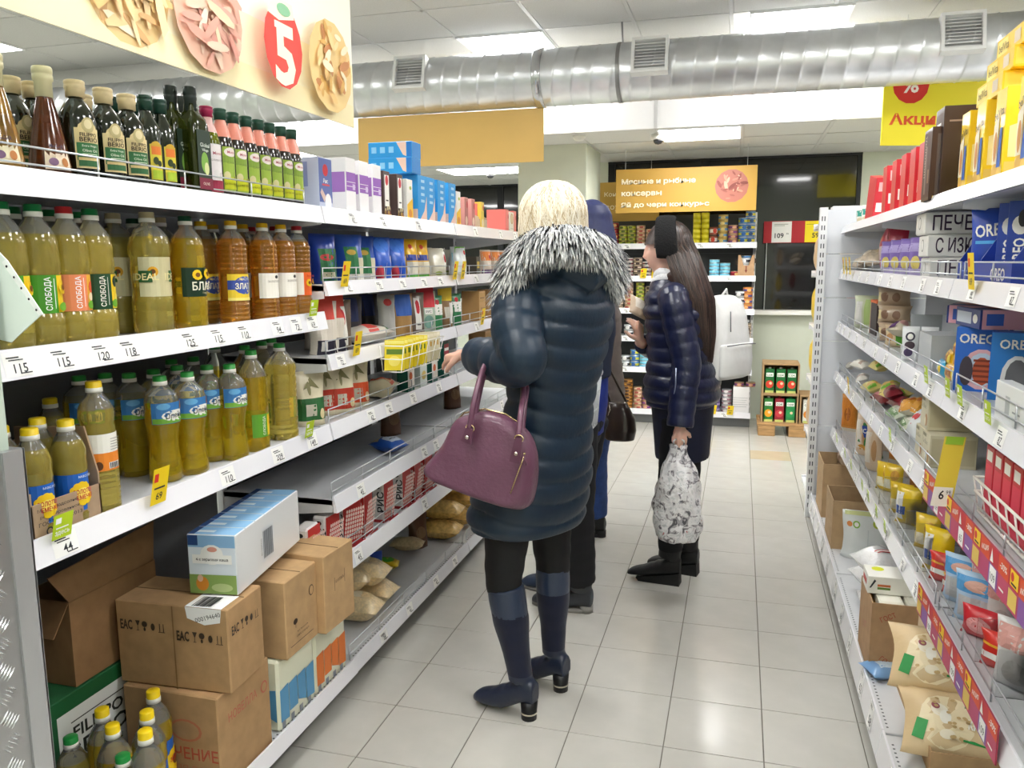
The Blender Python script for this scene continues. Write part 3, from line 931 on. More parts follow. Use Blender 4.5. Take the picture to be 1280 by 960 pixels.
# -- olive oils and vinegars of the top shelf
wood = M('#d9c59a', .5, nz=.08, nsc=60)
FB = [(.034, 0), (.037, .006), (.037, .13), (.034, .145), (.024, .163), (.0145, .175), (.0135, .19)]
it = [('r', -.024, .046, .024, .082, ink('#2f6b3c')), ('r', -.022, .034, .022, .046, ink('#2c6238')), ('r', -.022, .046, .022, .052, ink('#d9c388')), ('e', .0, .118, .013, .016, ink('#b6a878')), ('e', 0, .12, .008, .010, ink('#d8cba0')), ('t', 'FILIPPO', .0, .0985, .0075, ink('#3a2a18'), 0, .034, .02), ('t', 'BERIO', 0, .0885, .0095, ink('#3a2a18'), 0, .036, .02),
      ('t', 'Extra Virgin', 0, .075, .0055, ink('#e6ecd8')), ('t', 'Olive Oil', 0, .066, .0055, ink('#e6ecd8')), ('r', -.014, .058, .014, .0595, ink('#cfd9c0'))]
bottle('fb', FB, 1, mt_dark, mt_dark, (.0205, .178, .212, wood), (.0372, .03, .112, .027, M('#dcc994', .5), [('e', 0, .112, .020, .014, M('#dcc994', .5))] + it), sq=0, capband=False, name='olive_oil_bottle')
VN = [(.037, 0), (.040, .006), (.040, .03), (.032, .085), (.022, .135), (.015, .165), (.0145, .185)]
b = MB()
def cone_fn(u, v, o):
    r_ = .040 if v < .03 else .040 - (v - .03) * (.025 / .135)
    r_ += o
    return (r_ * cos(-pi / 2 + u / .04), r_ * sin(-pi / 2 + u / .04), v)
for key, liq, lcol in (('vin', mt_vin, '#efe3c2'), ('vinb', mt_brown, '#f0ddc4')):
    b = MB(); b.lathe([(0, 0)] + VN, liq, n=22); parts = [('body', b.mesh('body'), None)]
    b = MB(); b.lathe([(.0165, .165), (.0165, .196), (.019, .198), (.019, .208), (.0175, .21), (.019, .212), (.019, .222), (.017, .225)], M('#d8d0a6', .4), n=18); parts.append(('cap', b.mesh('cap'), None))
    b = MB(); deco(b, cone_fn, [('r', -.026, .02, .026, .112, M(lcol, .5)), ('e', 0, .098, .012, .010, ink('#b9c4a0')), ('t', 'MAGAR', 0, .067, .008, ink('#5a4a5a'), 0, .032, .01), ('e', -.01, .035, .009, .008, ink('#7a5a7a')), ('e', .012, .035, .007, .009, ink('#c07a3a')), ('r', -.022, .055, .022, .0565, ink('#8a7a5a'))], off0=.0008, seg=.01)
    parts.append(('label', b.mesh('label'), None)); kind(key, 'vinegar_bottle', 'bottle', parts)
it = [('e', 0, .105, .014, .012, ink('#c8a02c')), ('r', -.0125, .086, .0125, .105, ink('#e07a2c')), ('e', -.003, .072, .007, .009, ink('#33401a')), ('e', .006, .066, .006, .007, ink('#28331a')), ('r', -.0125, .03, .0125, .05, ink('#b6cf3a'))]
bottle('arch', [(.028, 0), (.031, .005), (.031, .14), (.028, .155), (.018, .175), (.0135, .188), (.013, .20)], 1, M('#20281a', .05, coat=.8), mt_dark, (.0175, .19, .224, M('#123c30', .4)), (.0312, .028, .11, .016, M('#d8c93c', .5), it), capband=False, name='olive_oil_bottle')
it = [('e', .0, .085, .014, .026, ink('#7fae4a')), ('e', .006, .07, .009, .016, ink('#d8dca0')), ('t', 'Global', .002, .128, .010, ink('#e4ece4'), 0, None, .01), ('t', 'Village', .002, .115, .009, ink('#e4ece4'), 0, None, .01), ('r', -.026, .018, .026, .046, ink('#7a2038')), ('t', 'OLIVE', .0, .032, .007, ink('#e8d8c8'))]
bottle('square', [(.030, 0), (.0325, .005), (.0325, .175), (.028, .195), (.0145, .212), (.0135, .23)], 1, mt_olive, mt_olive, (.0165, .212, .272, M('#26302e', .45)), None, n=28, sq=5, capband=False, name='olive_oil_bottle')
nm, ct, pts = KINDS['square']
b = MB(); deco(b, lambda u, v, o: (u, -.0330 - o, v), [('r', -.026, .018, .026, .165, M('#26382c', .45))] + it); pts.append(('label', b.mesh('label'), None))
it = [('e', .0, .128, .018, .012, ink('#f4eeee')), ('t', 'Monini', 0, .118, .008, ink('#a8324a'), 0, None, .01), ('e', -.006, .068, .009, .008, ink('#e8e4e4')), ('e', .008, .062, .008, .008, ink('#dcd2d2')), ('r', -.024, .018, .024, .048, ink('#a02848')), ('t', 'ОЛИВКОВОЕ', 0, .1, .005, ink('#6a5a5a'))]
bottle('maroon', [(.028, 0), (.031, .005), (.031, .15), (.026, .172), (.016, .20), (.0135, .22)], .165, M('#8a9028', .06, trans=.5, ior=1.3), M('#f0c4c0', .2), (.0175, .212, .240, M('#a51e50', .4)), (.0312, .018, .142, .028, M('#efe9ea', .5), it), capband=False, name='oil_bottle')
it = [('e', 0, .128, .02, .012, ink('#f0e4e0')), ('t', 'Monini', .002, .128, .007, ink('#a8324a'), 0, None, .01), ('r', -.022, .03, .022, .062, ink('#c6cc1c')), ('e', -.014, .066, .009, .011, ink('#d8cf9a')), ('e', .014, .06, .008, .006, ink('#8a8a30')), ('t', 'CLASSICO', .002, .1, .005, ink('#5a6a2a')), ('t', 'EXTRA VERGINE', .002, .044, .0045, ink('#5a5a1a'))]
bottle('green', [(.028, 0), (.031, .005), (.031, .148), (.027, .168), (.020, .192), (.0135, .214), (.013, .224)], .17, M('#241a12', .06, coat=.8), M('#f2a08e', .25), (.0175, .214, .244, M('#184838', .4)), (.0312, .026, .142, .024, M('#9db944', .5), [('r', -.024, .1, .024, .118, ink('#86a43c'))] + it), capband=False, name='olive_oil_bottle')
nm, ct, pts = KINDS['green']

# ---- placing: top shelf, near section
XA, XB2 = FX - .075, FX - .165
def putL(k, px, z, X, lab, grp, zc=.1, rz=RL, dr=None):
    rnd = random.uniform(-.12, .12) if dr is None else dr
    Y = yat(px, X, z + zc)
    if Y < 2.5: Y = min(Y, 2.332)
    return place(k, (X, Y, z), rz + rnd, lab, grp)

g = 'olive oils and vinegars along the top shelf'
zt_ = L_TOP + .0005
putL('vin', -2, zt_, FX - .077, 'amber vinegar bottle with cream label at the very left end of the top shelf', g, .08, dr=-.5)
putL('vinb', 60, zt_, FX - .077, 'reddish brown cone shaped vinegar bottle with cream neck on the top shelf', g, .08, dr=-.35)
for k, (px, od) in enumerate(((98, 'first'), (133, 'second'), (162, 'third'))):
    putL('fb', px, zt_, FX - .068, '%s dark olive oil bottle with wooden cap and green cream label, top shelf' % od, g, dr=-.3)
for k, (px, od) in enumerate(((185, 'nearer'), (203, 'farther'))):
    putL('arch', px, zt_, FX - .077, '%s dark bottle with narrow arched yellow label and green cap, top shelf' % od, g, dr=-.25)
for k, (px, od) in enumerate(((218, 'nearer'), (242, 'farther'))):
    putL('square', px, zt_, FX - (.10 if k == 0 else .062), '%s tall square dark olive oil bottle with black neck, top shelf' % od, g, dr=-.02)
putL('maroon', 261, zt_, FX - .077, 'oil bottle with maroon screw cap and white label on the top shelf', g, dr=-.1)
for k, px in enumerate((278, 294, 310, 325, 339, 353, 366)):
    putL('green', px, zt_, FX - .077, '%s from the left of the green capped bottles with pink necks, top shelf' % ORD[k], g, dr=-.15)
for k, (kd, px, lb) in enumerate((('fb', 18, 'wooden capped dark bottle in the rear row behind the amber vinegar'), ('fb', 45, 'wooden capped dark bottle in the rear row behind the brown vinegar'),
                                 ('fb', 108, 'wooden capped bottle in the rear row between the first two labelled ones'), ('arch', 143, 'green capped bottle in the rear row behind the wooden caps'),
                                 ('arch', 170, 'green capped bottle in the rear row behind the third wooden cap'), ('arch', 190, 'black green capped bottle in the rear row behind the arched labels'),
                                 ('arch', 208, 'rear green capped bottle just before the square bottles'), ('square', 229, 'square black capped bottle standing in the rear row'),
                                 ('green', 262, 'green capped bottle in the rear row behind the maroon cap'), ('green', 290, 'rear row green bottle behind the first pink necked ones'), ('green', 318, 'rear row green bottle behind the middle pink necked ones'))):
    putL(kd, px, zt_, FX - .165, lb, g)

# ---- second shelf
g = 'sunflower oil bottles on the second shelf'
z2_ = L_2 + .0005
X1 = FX - .068
for kd, px, X, lb in (
    ('slob_g', 7, X1, 'green capped sunflower oil bottle half behind the white plastic sleeve'), ('slob_g', 48, X1, 'green capped bottle with green and yellow upright lettered label, second shelf'),
    ('slob_r', 86, X1, 'red capped bottle with peach orange upright lettered label, second shelf'), ('slob_d', 118, X1, 'green capped bottle with dark green upright lettered label, second shelf'),
    ('ideal', 146, FX - .175, 'beige capped clear labelled bottle standing back behind the big one'), ('ideal', 188, FX - .075, 'big beige capped bottle with tall clear golden label, second shelf'),
    ('blago', 235, FX - .07, 'dark green capped bottle with two sunflowers on a dark green label'), ('zlato', 254, FX - .165, 'yellow capped amber bottle standing behind the dark green label'),
    ('zlato', 291, FX - .068, 'front amber oil bottle with blue oval on yellow label'), ('wred', 306, FX - .16, 'amber bottle with white and red label behind the blue oval one'),
    ('wred', 330, FX - .068, 'amber bottle with white and orange red label in the front row'), ('wgreen', 353, FX - .068, 'amber bottle with white and green label in the front row'),
    ('orange', 372, FX - .155, 'red capped bottle standing behind the orange sunflower label'), ('orange', 384, FX - .077, 'red capped bottle with orange sunflower label at the shelf end'),
    ('slob_g', 22, FX - .17, 'rear green capped bottle behind the first label at the pillar'), ('slob_d', 66, FX - .18, 'rear row bottle behind the gap after the green yellow label'), ('slob_g', 102, FX - .18, 'rear row bottle behind the peach orange label'),
    ('blago', 170, FX - .275, 'rear row bottle with white ringed dark cap between the beige caps'), ('ideal', 203, FX - .20, 'rear row beige cap bottle behind the big clear label'),
    ('zlato', 269, FX - .255, 'farthest back yellow capped amber bottle on the second shelf'), ('wred', 338, FX - .245, 'red capped amber bottle at the back, right part of second shelf')):
    if px == 338: kd = 'orange'
    putL(kd, px, z2_, X, lb, g, .15, dr=random.uniform(-.05, .05) - .1)

# ---- third shelf
g = 'oil bottles on the third shelf'
z3_ = L_3 + .0005
for kd, px, X, lb in (
    ('tall', 124, FX - .06, 'tall yellow capped bottle with white and orange label beside the carton tray'),
    ('olei', 204, FX - .095, 'green capped waisted bottle left of the front one, blue white label'), ('olei', 238, FX - .077, 'foremost green capped waisted bottle with blue and white label'),
    ('olei', 262, FX - .115, 'green capped waisted bottle just behind the foremost one'), ('olei', 290, FX - .066, 'right green capped waisted bottle with blue and white label'),
    ('slob2', 317, FX - .066, 'green capped bottle with low green yellow upright lettered label'), ('slob2', 309, FX - .165, 'bottle behind the low green yellow label'),
    ('plainbig', 352, FX - .075, 'big ribbed bottle of pale oil without label at the shelf end'),
    ('olei', 166, FX - .21, 'rear row waisted bottle, second right of the tall yellow capped one'), ('olei', 196, FX - .20, 'rear row waisted bottle behind the left front pair'), ('olei', 225, FX - .19, 'rear row waisted bottle between the two left front ones'),
    ('olei', 136, FX - .27, 'rear row waisted bottle right behind the tall yellow capped one'), ('olei', 104, FX - .30, 'dark rear bottle with blue label left of the tall one'), ('gold', 66, FX - .33, 'dark bottle deep in the shelf behind the carton tray'),
    ('olei', 218, FX - .30, 'deepest waisted bottle seen above the left front ones'), ('olei', 245, FX - .28, 'deep waisted bottle left of the low green label'), ('slob2', 272, FX - .27, 'deep green capped bottle behind the right waisted one'), ('slob2', 330, FX - .19, 'bottle in the second row beside the big ribbed one'), ('plainbig', 360, FX - .19, 'second big ribbed bottle behind the end one')):
    putL(kd, px, z3_, X, lb, g, .13, dr=random.uniform(-.06, .06) - .05)
# carton tray with small bottles
y0 = 1.205; y1 = 1.385
tray = empty('carton_tray', (FX - .023, (y0 + y1) / 2, z3_), RL, 'torn brown carton tray holding small blue labelled oil bottles', 'carton')
hw = (y1 - y0) / 2
kr = M('#a98f74', **KRAFT)
b = MB(); b.box(-hw, .002, 0, hw, .006, .075, kr); deco(b, lambda u, v, o: (u, .002 - o, v), [('t', 'Масло подсолнечное', -.01, .06, .008, mt_inkd, 0, .13), ('t', 'рафинированное', -.02, .046, .008, mt_inkd, 0, .1), ('t', 'ГОСТ 1129-2013', -.02, .032, .008, mt_inkd, 0, .11), ('e', -.05, .014, .009, .009, mt_inkd), ('e', -.05, .014, .006, .006, kr)]); b.build('front_panel', tray)
b = MB(); b.add([(hw, .002, 0), (hw, .22, 0), (hw, .22, .19), (hw, .03, .20), (hw, .002, .10), (hw - .004, .002, 0), (hw - .004, .22, 0), (hw - .004, .22, .19), (hw - .004, .03, .20), (hw - .004, .002, .10)], [(0, 1, 2, 3, 4), (9, 8, 7, 6, 5), (4, 3, 8, 9), (3, 2, 7, 8), (0, 4, 9, 5)], kr); b.build('side_panel', tray)
b = MB(); b.box(-hw, .002, .0, -hw + .004, .22, .10, kr); b.build('side_panel', tray)
b = MB(); b.box(-hw, .006, 0, hw, .22, .002, kr); b.build('bottom', tray)
b = MB(); b.box(-hw, .22, 0, hw, .224, .16, kr); b.build('back_panel', tray)
g = 'small blue labelled oil bottles in the carton tray'
for px, X, lb in ((53, FX - .058, 'small yellow capped bottle in front of the tray, nearer the pillar'), (88, FX - .058, 'small yellow capped bottle at the right front of the carton tray'), (63, FX - .132, 'small yellow capped bottle in the second row of the tray'), (93, FX - .132, 'small yellow capped bottle behind the right front one in the tray'), (20, FX - .058, 'small yellow capped bottle mostly hidden by the pillar')):
    Yb = yat(px, X, z3_ + .1)
    Yb = min(max(Yb, y0 + .042), y1 - .042) if px != 20 else y0 - .042
    if px in (53, 63): Yb = y0 + .045
    if px in (88, 93): Yb = y1 - .045
    place('gold', (X, Yb, z3_ + .003), RL - .35, lb, g)
# white plastic document sleeve hanging at the pillar
b = MB(); A = P(-12, 318, 1.10); 
sl = empty('document_sleeve', (0, 0, 0), 0, 'white punched plastic sleeve hanging askew at the green pillar', 'sleeve')
Yp = 1.112
c4 = [P(-16, 300, Yp), P(9, 326, Yp), P(53, 392, Yp), P(14, 428, Yp), P(-20, 420, Yp)]
b.add(c4 + [p + Vector((0, .002, 0)) for p in c4], [(4, 3, 2, 1, 0), (5, 6, 7, 8, 9), (0, 1, 6, 5), (1, 2, 7, 6), (2, 3, 8, 7), (3, 4, 9, 8)], M('#e4eee8', .35))
b.build('sheet', sl)
b = MB(); q = [P(7, 324, Yp - .001), P(53, 392, Yp - .001), P(49, 395, Yp - .001), P(2, 328, Yp - .001)]
b.add(q, [(3, 2, 1, 0)], M('#f4f6f4', .4)); b.build('punched_strip', sl)
for k in range(5):
    p_ = P(8 + k * 9.3, 333 + k * 13.6, Yp - .0015)
    b = MB(); b.lathe([(0, 0), (.0022, 0)], mt_inkd, n=10); me = b.mesh('hole'); o = link('hole', me, sl); o.location = p_; o.rotation_euler = (pi / 2, 0, 0)

# ---- bottom of the near section: cartons
zb_ = L_B + .0005


def carton(name, x0, x1, y0, y1, z0, z1, rz, label, sideprint=None, frontprint=None, color='#b08d64', seam=True, topprint=None, tape=None):
    """closed carton; local front (-y) shows +x world side when rz=pi/2; here kept axis aligned: R = aisle side, F = near side"""
    w_, d, h = x1 - x0, y1 - y0, z1 - z0
    r = empty(name, ((x0 + x1) / 2, (y0 + y1) / 2, z0), rz, label, 'box')
    kr = M(color, **KRAFT)
    b = MB(); b.box(-w_ / 2, -d / 2, 0, w_ / 2, d / 2, h, kr, bev=.003)
    b.build('body', r)
    dk = M('#6f5639', .8)
    b = MB()
    if seam:
        b.box(-w_ / 2 + .002, -.002, h - .001, w_ / 2 - .002, .002, h + .0006, dk)
    for f, its in (('F', frontprint), ('R', sideprint), ('T', topprint)):
        if its: deco(b, box_fn(w_, d, h, f), its)
    if b.v: tag(b.build('print', r), kind='stuff')
    return r


ik = ink('#3a2c20')


def care(u, v, s_):
    """EAC mark, glass, umbrella, sun and arrows"""
    return [('t', 'EAC', u, v, s_, ik, 0, s_ * 1.3, .03), ('p', [(u + s_ * 1.0, v + s_ * .5), (u + s_ * 1.5, v + s_ * .5), (u + s_ * 1.3, v - .0), (u + s_ * 1.2, v)], ik), ('r', u + s_ * 1.22, v - s_ * .5, u + s_ * 1.28, v, ik), ('r', u + s_ * 1.1, v - s_ * .5, u + s_ * 1.4, v - s_ * .44, ik),
            ('e', u + s_ * 2, v + s_ * .2, s_ * .3, s_ * .3, ik), ('e', u + s_ * 2, v - .3 * s_, s_ * .12, s_ * .2, ik), ('e', u + s_ * 2.9, v, s_ * .22, s_ * .36, ik), ('r', u + s_ * 3.6, v - s_ * .4, u + s_ * 3.68, v + s_ * .4, ik), ('r', u + s_ * 4.0, v - s_ * .4, u + s_ * 4.08, v + s_ * .4, ik), ('r', u + s_ * 3.5, v - s_ * .46, u + s_ * 4.2, v - s_ * .4, ik)]


carton('cardboard_box', -1.55, -1.26, 1.642, 1.88, zb_, .385, 0, 'lower brown carton with faded red print under the taped carton', frontprint=[('t', 'КАЧЕНИЕ', .045, .10, .034, ink('#b5533a'), .02, .19, .015), ('e', .045, .165, .05, .032, ink('#b9714f')), ('e', .045, .165, .042, .026, M('#b08d64', **KRAFT)), ('t', 'ДЛЯ ВАС', .05, .055, .022, ink('#b5704f'), .02, .14)],
       sideprint=[('t', 'НОВЕЛЛА', -.01, .19, .026, ink('#b5624a'), .02, .13, .01), ('e', .09, .19, .016, .018, ink('#b5624a')), ('e', .09, .19, .011, .013, M('#b08d64', **KRAFT))])
o = carton('cardboard_box', -1.568, -1.238, 1.662, 1.83, .387, .618, radians(3), 'middle brown carton with handling marks and a barcode sticker on its corner', frontprint=care(-.135, .165, .028) + care(.035, .15, .028) + [('r', .008, 0, .012, .231, M('#8d6d48', .8))], sideprint=care(-.05, .165, .026))
b = MB()
f1 = box_fn(.33, .17, .231, 'T')
deco(b, f1, [('r', .045, -.085, .15, .0, mt_paper)] + [('r', .06 + i * .006, -.080, .063 + i * .006 + (i % 3) * .001, -.02, mt_inkd) for i in range(10)], off0=.001)
f2 = box_fn(.33, .17, .231, 'F')
deco(b, f2, [('p', [(.045, .231), (.15, .231), (.145, .195), (.10, .185), (.05, .20)], mt_paper), ('t', '000194640', .11, .207, .012, mt_inkd, .3)], off0=.001)
b.build('barcode_sticker', o)
# dark green olive oil carton and the open carton over it
gb = carton('olive_oil_carton', -1.755, -1.58, 1.43, 1.74, zb_, .43, 0, 'green and white olive oil carton at the back under the open carton', sideprint=[('r', -.13, .02, .13, .27, ink('#e9ece6')), ('r', -.145, .27, .145, .31, ink('#1d5c34')), ('t', 'FILIPPO', .0, .205, .034, ink('#23281f'), 0, .17, .02), ('t', 'BERIO', 0, .155, .044, ink('#23281f'), 0, .2, .02), ('r', -.09, .235, .09, .238, ink('#23281f')), ('t', 'EXTRA VIRGIN', 0, .11, .016, ink('#3a5a3a')), ('r', .125, .0, .145, .31, ink('#1d3f5a'))], color='#1f5d36', seam=False)
op = empty('open_carton', (-1.672, 1.685, .432), 0, 'dark brown open carton with raised flap on the green carton', 'box')
op.scale = (.70, 1, 1)
kr2 = M('#8f6c48', **KRAFT)
b = MB(); b.box(-.12, -.155, 0, .12, .155, .006, kr2); b.build('bottom', op)
for a in ((-.12, -.155, .12, -.15), (-.12, .15, .12, .155), (-.12, -.15, -.115, .15), (.115, -.15, .12, .15)):
    b = MB(); b.box(a[0], a[1], .006, a[2], a[3], .225, kr2); b.build('side_panel', op)
b = MB(); v = [(.118, -.152, .225), (.118, .152, .225), (.085, .19, .325), (.09, -.19, .30)]
b.add(v + [(x - .005, y, z) for x, y, z in v], [(0, 1, 2, 3), (7, 6, 5, 4), (3, 2, 6, 7), (0, 3, 7, 4), (1, 5, 6, 2)], kr2); b.build('flap', op)
b = MB(); v = [(-.118, -.152, .225), (.118, -.152, .225), (.11, -.20, .15), (-.11, -.20, .15)]
b.add(v + [(x, y - .004, z) for x, y, z in v], [(3, 2, 1, 0), (4, 5, 6, 7), (2, 3, 7, 6), (1, 2, 6, 5), (0, 4, 7, 3)], kr2); b.build('flap', op)
# tissue packs with the two right cartons on them
def tissue(y0, y1, col, lab):
    r = empty('tissue_pack', (-1.337, (y0 + y1) / 2, zb_), RL, lab, 'tissue pack')
    w_, d, h = y1 - y0, .15, .225
    b = MB(); b.box(-w_ / 2, -d / 2, 0, w_ / 2, d / 2, h, M('#e9ead2', .35, coat=.3, bump=.12, bsc=30), bev=.008)
    b.build('wrap', r)
    b = MB()
    for f, half in (('F', w_ / 2), ('L', d / 2)):
        its = []
        for k in range(4 if f == 'F' else 3):
            n_ = 4 if f == 'F' else 3
            a = -half + .006 + k * (2 * half - .012) / n_; c = a + (2 * half - .012) / n_ - .002
            its += [('p', [(a, .03 + .012 * ((k * 7) % 3)), (c, .025 + .008 * ((k * 5) % 3)), (c, .135), (a, .13)], ink(col)), ('r', a + .004, .008, (a + c) / 2, .03, ink('#8a8f96'))]
        if f == 'L': its += [('e', 0, .035, .028, .024, ink('#7a6052')), ('e', 0, .035, .016, .014, ink('#c9b9a8'))]
        deco(b, box_fn(w_, d, h, f), its, off0=.0012)
    its = []
    for k in range(4): its.append(('r', -w_ / 2 + .015 + k * w_ / 4, -.03, -w_ / 2 + .035 + k * w_ / 4, .02, ink('#bdbfae')))
    deco(b, box_fn(w_, d, h, 'T'), its, off0=.0012)
    b.build('print', r)
tissue(1.925, 2.13, '#5b9cc9', 'cream tissue multipack with blue band on the bottom shelf')
tissue(2.138, 2.342, '#e07a35', 'cream tissue multipack with orange band on the bottom shelf')
kd_ = '#bd9b70'
carton('cardboard_box', -1.53, -1.232, 1.935, 2.115, zb_ + .228, .585, 0, 'brown carton on the blue tissue pack, right of the taped carton', color=kd_, sideprint=[('r', -.07, .03, .06, .032, ik), ('t', 'хранить в сухом месте', .0, .05, .008, ik, 0, .07), ('t', 'не бросать', .0, .065, .008, ik, 0, .06), ('e', -.04, .10, .012, .009, ik), ('r', -.041, .08, -.039, .10, ik), ('e', .055, .16, .014, .017, ik), ('e', .055, .16, .011, .014, M(kd_, **KRAFT))])
carton('cardboard_box', -1.50, -1.20, 2.122, 2.30, zb_ + .228, .60, radians(-3), 'smaller brown carton at the right end on the orange tissue pack', color=kd_, sideprint=[('r', -.03, .12, -.028, .165, ik), ('r', .03, .13, .032, .175, ik), ('t', 'НЕ КАНТОВАТЬ', 0, .15, .01, ik, .06, .05)])
# flakes multipack, slightly turned
fl = empty('porridge_multipack', (-1.355, 1.955, .622), radians(9), 'white shrink wrapped multipack of blue topped porridge boxes on the cartons', 'multipack')
for k in range(7):
    w_, d, h = .135, .061, .165
    b = MB(); b.box(-w_ / 2, -.215 + k * .0615, 0, w_ / 2, -.215 + k * .0615 + d, h, M('#e9ecef', .3, coat=.4), bev=.002)
    yy = -.215 + k * .0615
    deco(b, lambda u, v, o: (u, yy + d / 2 + v, h + o), [('r', -w_ / 2 + .002, -d / 2 + .002, w_ / 2 - .002, d / 2 - .002, ink('#8fbfe6')), ('r', -.05, -.012, .0, .004, ink('#e8f0f8')), ('r', -w_ / 2 + .002, -d / 2 + .002, -w_ / 2 + .02, d / 2 - .002, ink('#2f4f8a'))])
    if k == 0:
        deco(b, lambda u, v, o: (u, yy - o, v), [('r', -w_ / 2 + .002, .002, w_ / 2 - .002, h - .002, ink('#dfe8f2')), ('r', -w_ / 2 + .002, h - .035, w_ / 2 - .002, h - .002, ink('#8ab6de')), ('r', -w_ / 2 + .002, h - .03, -w_ / 2 + .03, h - .002, ink('#27467e')), ('e', 0, .11, .032, .028, ink('#f6f6f4')), ('r', -.055, .085, .055, .11, ink('#f6f6f4')), ('t', '4-х зерновая каша', 0, .096, .010, mt_inkd, 0, .09, .01), ('e', .002, .125, .014, .007, ink('#d99a8a')),
                                                     ('r', -w_ / 2 + .002, .002, w_ / 2 - .002, .055, ink('#8aa65a')), ('e', -.03, .03, .018, .02, ink('#d98a2e')), ('e', -.035, .045, .008, .01, ink('#e8c0a0')), ('e', .025, .02, .03, .012, ink('#b9c98a'))])
    b.build('box', fl)
b = MB(); deco(b, lambda u, v, o: (.0675 + o, u, v), [('r', -.214, .002, .214, .163, M('#eef0f2', .25, coat=.5)), ('r', -.06, .03, .02, .13, ink('#d5d9de'))] + [('r', -.052 + i * .006, .04, -.048 + i * .006 + (i % 2) * .0015, .12, ink('#8c9299')) for i in range(10)] + [('t', '461000325', -.07, .08, .008, ink('#777777'), pi / 2)], off0=.0012); b.build('shrink_label', fl)
# bottles on the bottom shelf in front
g = 'small oil bottles standing on the bottom shelf'
for kd, px, py, lb in (('gold1', 191, 862, 'rearmost yellow capped bottle in front of the lower carton'), ('gold1', 183, 888, 'yellow capped bottle in front of the rearmost one'), ('gold1', 181, 912, 'yellow capped bottle nearest the shelf edge'), ('gold1', 127, 885, 'yellow capped bottle farther back left, before the green carton'), ('gold1', 140, 905, 'yellow capped bottle left of the carton, second from back'), ('small_g', 88, 920, 'green capped bottle at the far left of the bottom shelf'), ('small_g', 153, 943, 'green capped bottle in the foreground of the bottom shelf')):
    h = .419 if kd == 'gold1' else .367
    d = _ray(px, py); t = (h - CAM_H) / d[2]
    place(kd, (t * d[0], t * d[1], zb_), RL + .3, lb, g)
# ================================================================== boxes and bags
def boxpack(key, name, cat, w_, d, h, col, F=(), L=(), R=(), T=(), bev=.0012, rough=.4):
    b = MB(); b.box(-w_ / 2, -d / 2, 0, w_ / 2, d / 2, h, M(col, rough, coat=.15), bev=bev)
    for f, its in (('F', F), ('L', L), ('R', R), ('T', T)):
        if its: deco(b, box_fn(w_, d, h, f), list(its))
    kind(key, name, cat, [('carton', b.mesh(name), None)])


def bag(key, name, cat, w_, h, t, col, items=(), foot=True, seed=0, lump=.10, rough=.3, back=None, sides=None, mt=None):
    """soft filled bag; foot: stands on a flat bottom, top crimped; else pillow crimped at both ends"""
    R = random.Random(seed)
    ph = [R.uniform(0, 6.28) for _ in range(8)]
    kx = w_ / 2

    def prof(q):
        if foot:
            a = (1 - max(0, (q - .30) / .70) ** 1.7) if q > .30 else 1 - .10 * ((.30 - q) / .3) ** 2
        else:
            a = max(0, 1 - abs(2 * q - 1) ** 3.0)
        return max(.035, a)

    def wid(q):
        return 1 - (.10 * prof(q) if not foot else .08 * prof(q) * min(1, q * 6)) + .015 * sin(9 * q + ph[0])

    def half(s_, q):
        bump = 1 + lump * (sin(7 * s_ + ph[1] + 5 * q) * .6 + sin(11 * q + ph[2] + 3 * s_) * .6 + .4 * sin(17 * s_ * q + ph[3]))
        return t / 2 * prof(q) * max(0, 1 - abs(s_) ** 3.2) ** .55 * bump

    base = mt or M(col, rough, coat=.35, bump=.2, bsc=35)
    b = MB()
    nu, nv = 9, 11
    vs, fs = [], []
    for sd in (-1, 1):
        for j in range(nv + 1):
            q = j / nv
            for i in range(nu + 1):
                s_ = -1 + 2 * i / nu
                vs.append((kx * s_ * wid(q), sd * half(s_, q), h * q))
    N = (nu + 1) * (nv + 1)
    for j in range(nv):
        for i in range(nu):
            a = j * (nu + 1) + i
            fs.append((a, a + 1, a + nu + 2, a + nu + 1))
            a += N
            fs.append((a + 1, a, a + nu + 1, a + nu + 2))
    for i in range(nu):
        fs.append((i + 1, i, N + i, N + i + 1))
        a = nv * (nu + 1) + i
        fs.append((a, a + 1, N + a + 1, N + a))
    b.add(vs, fs, base, True)

    def fnF(u, v, o):
        q = min(1, max(0, v / h)); s_ = max(-1, min(1, u / kx))
        return (u * wid(q), -half(s_, q) - o - .0005, v)
    def fnB(u, v, o):
        q = min(1, max(0, v / h)); s_ = max(-1, min(1, u / kx))
        return (-u * wid(q), half(s_, q) + o + .0005, v)
    if items: deco(b, fnF, list(items), seg=.012)
    if back: deco(b, fnB, list(back), seg=.012)
    kind(key, name, cat, [('wrapper', b.mesh(name), None)])
    return fnF


W = ink('#f6f4ee'); K = ink('#2a2a2c'); RED = ink('#c62a35')

def putY(k, px, z, X, lab, grp, zc=.08, rz=RL, rx=0, ry=0, dr=0):
    soft = KINDS[k][2][0][0] == 'wrapper'
    if soft and dr == 0: dr = -.6
    o = place(k, (X, yat(px, X, z + zc), z), rz + dr, lab, grp, rx, ry)
    return keep_in(o, px, z + zc, FX - .034, 1) if soft else o


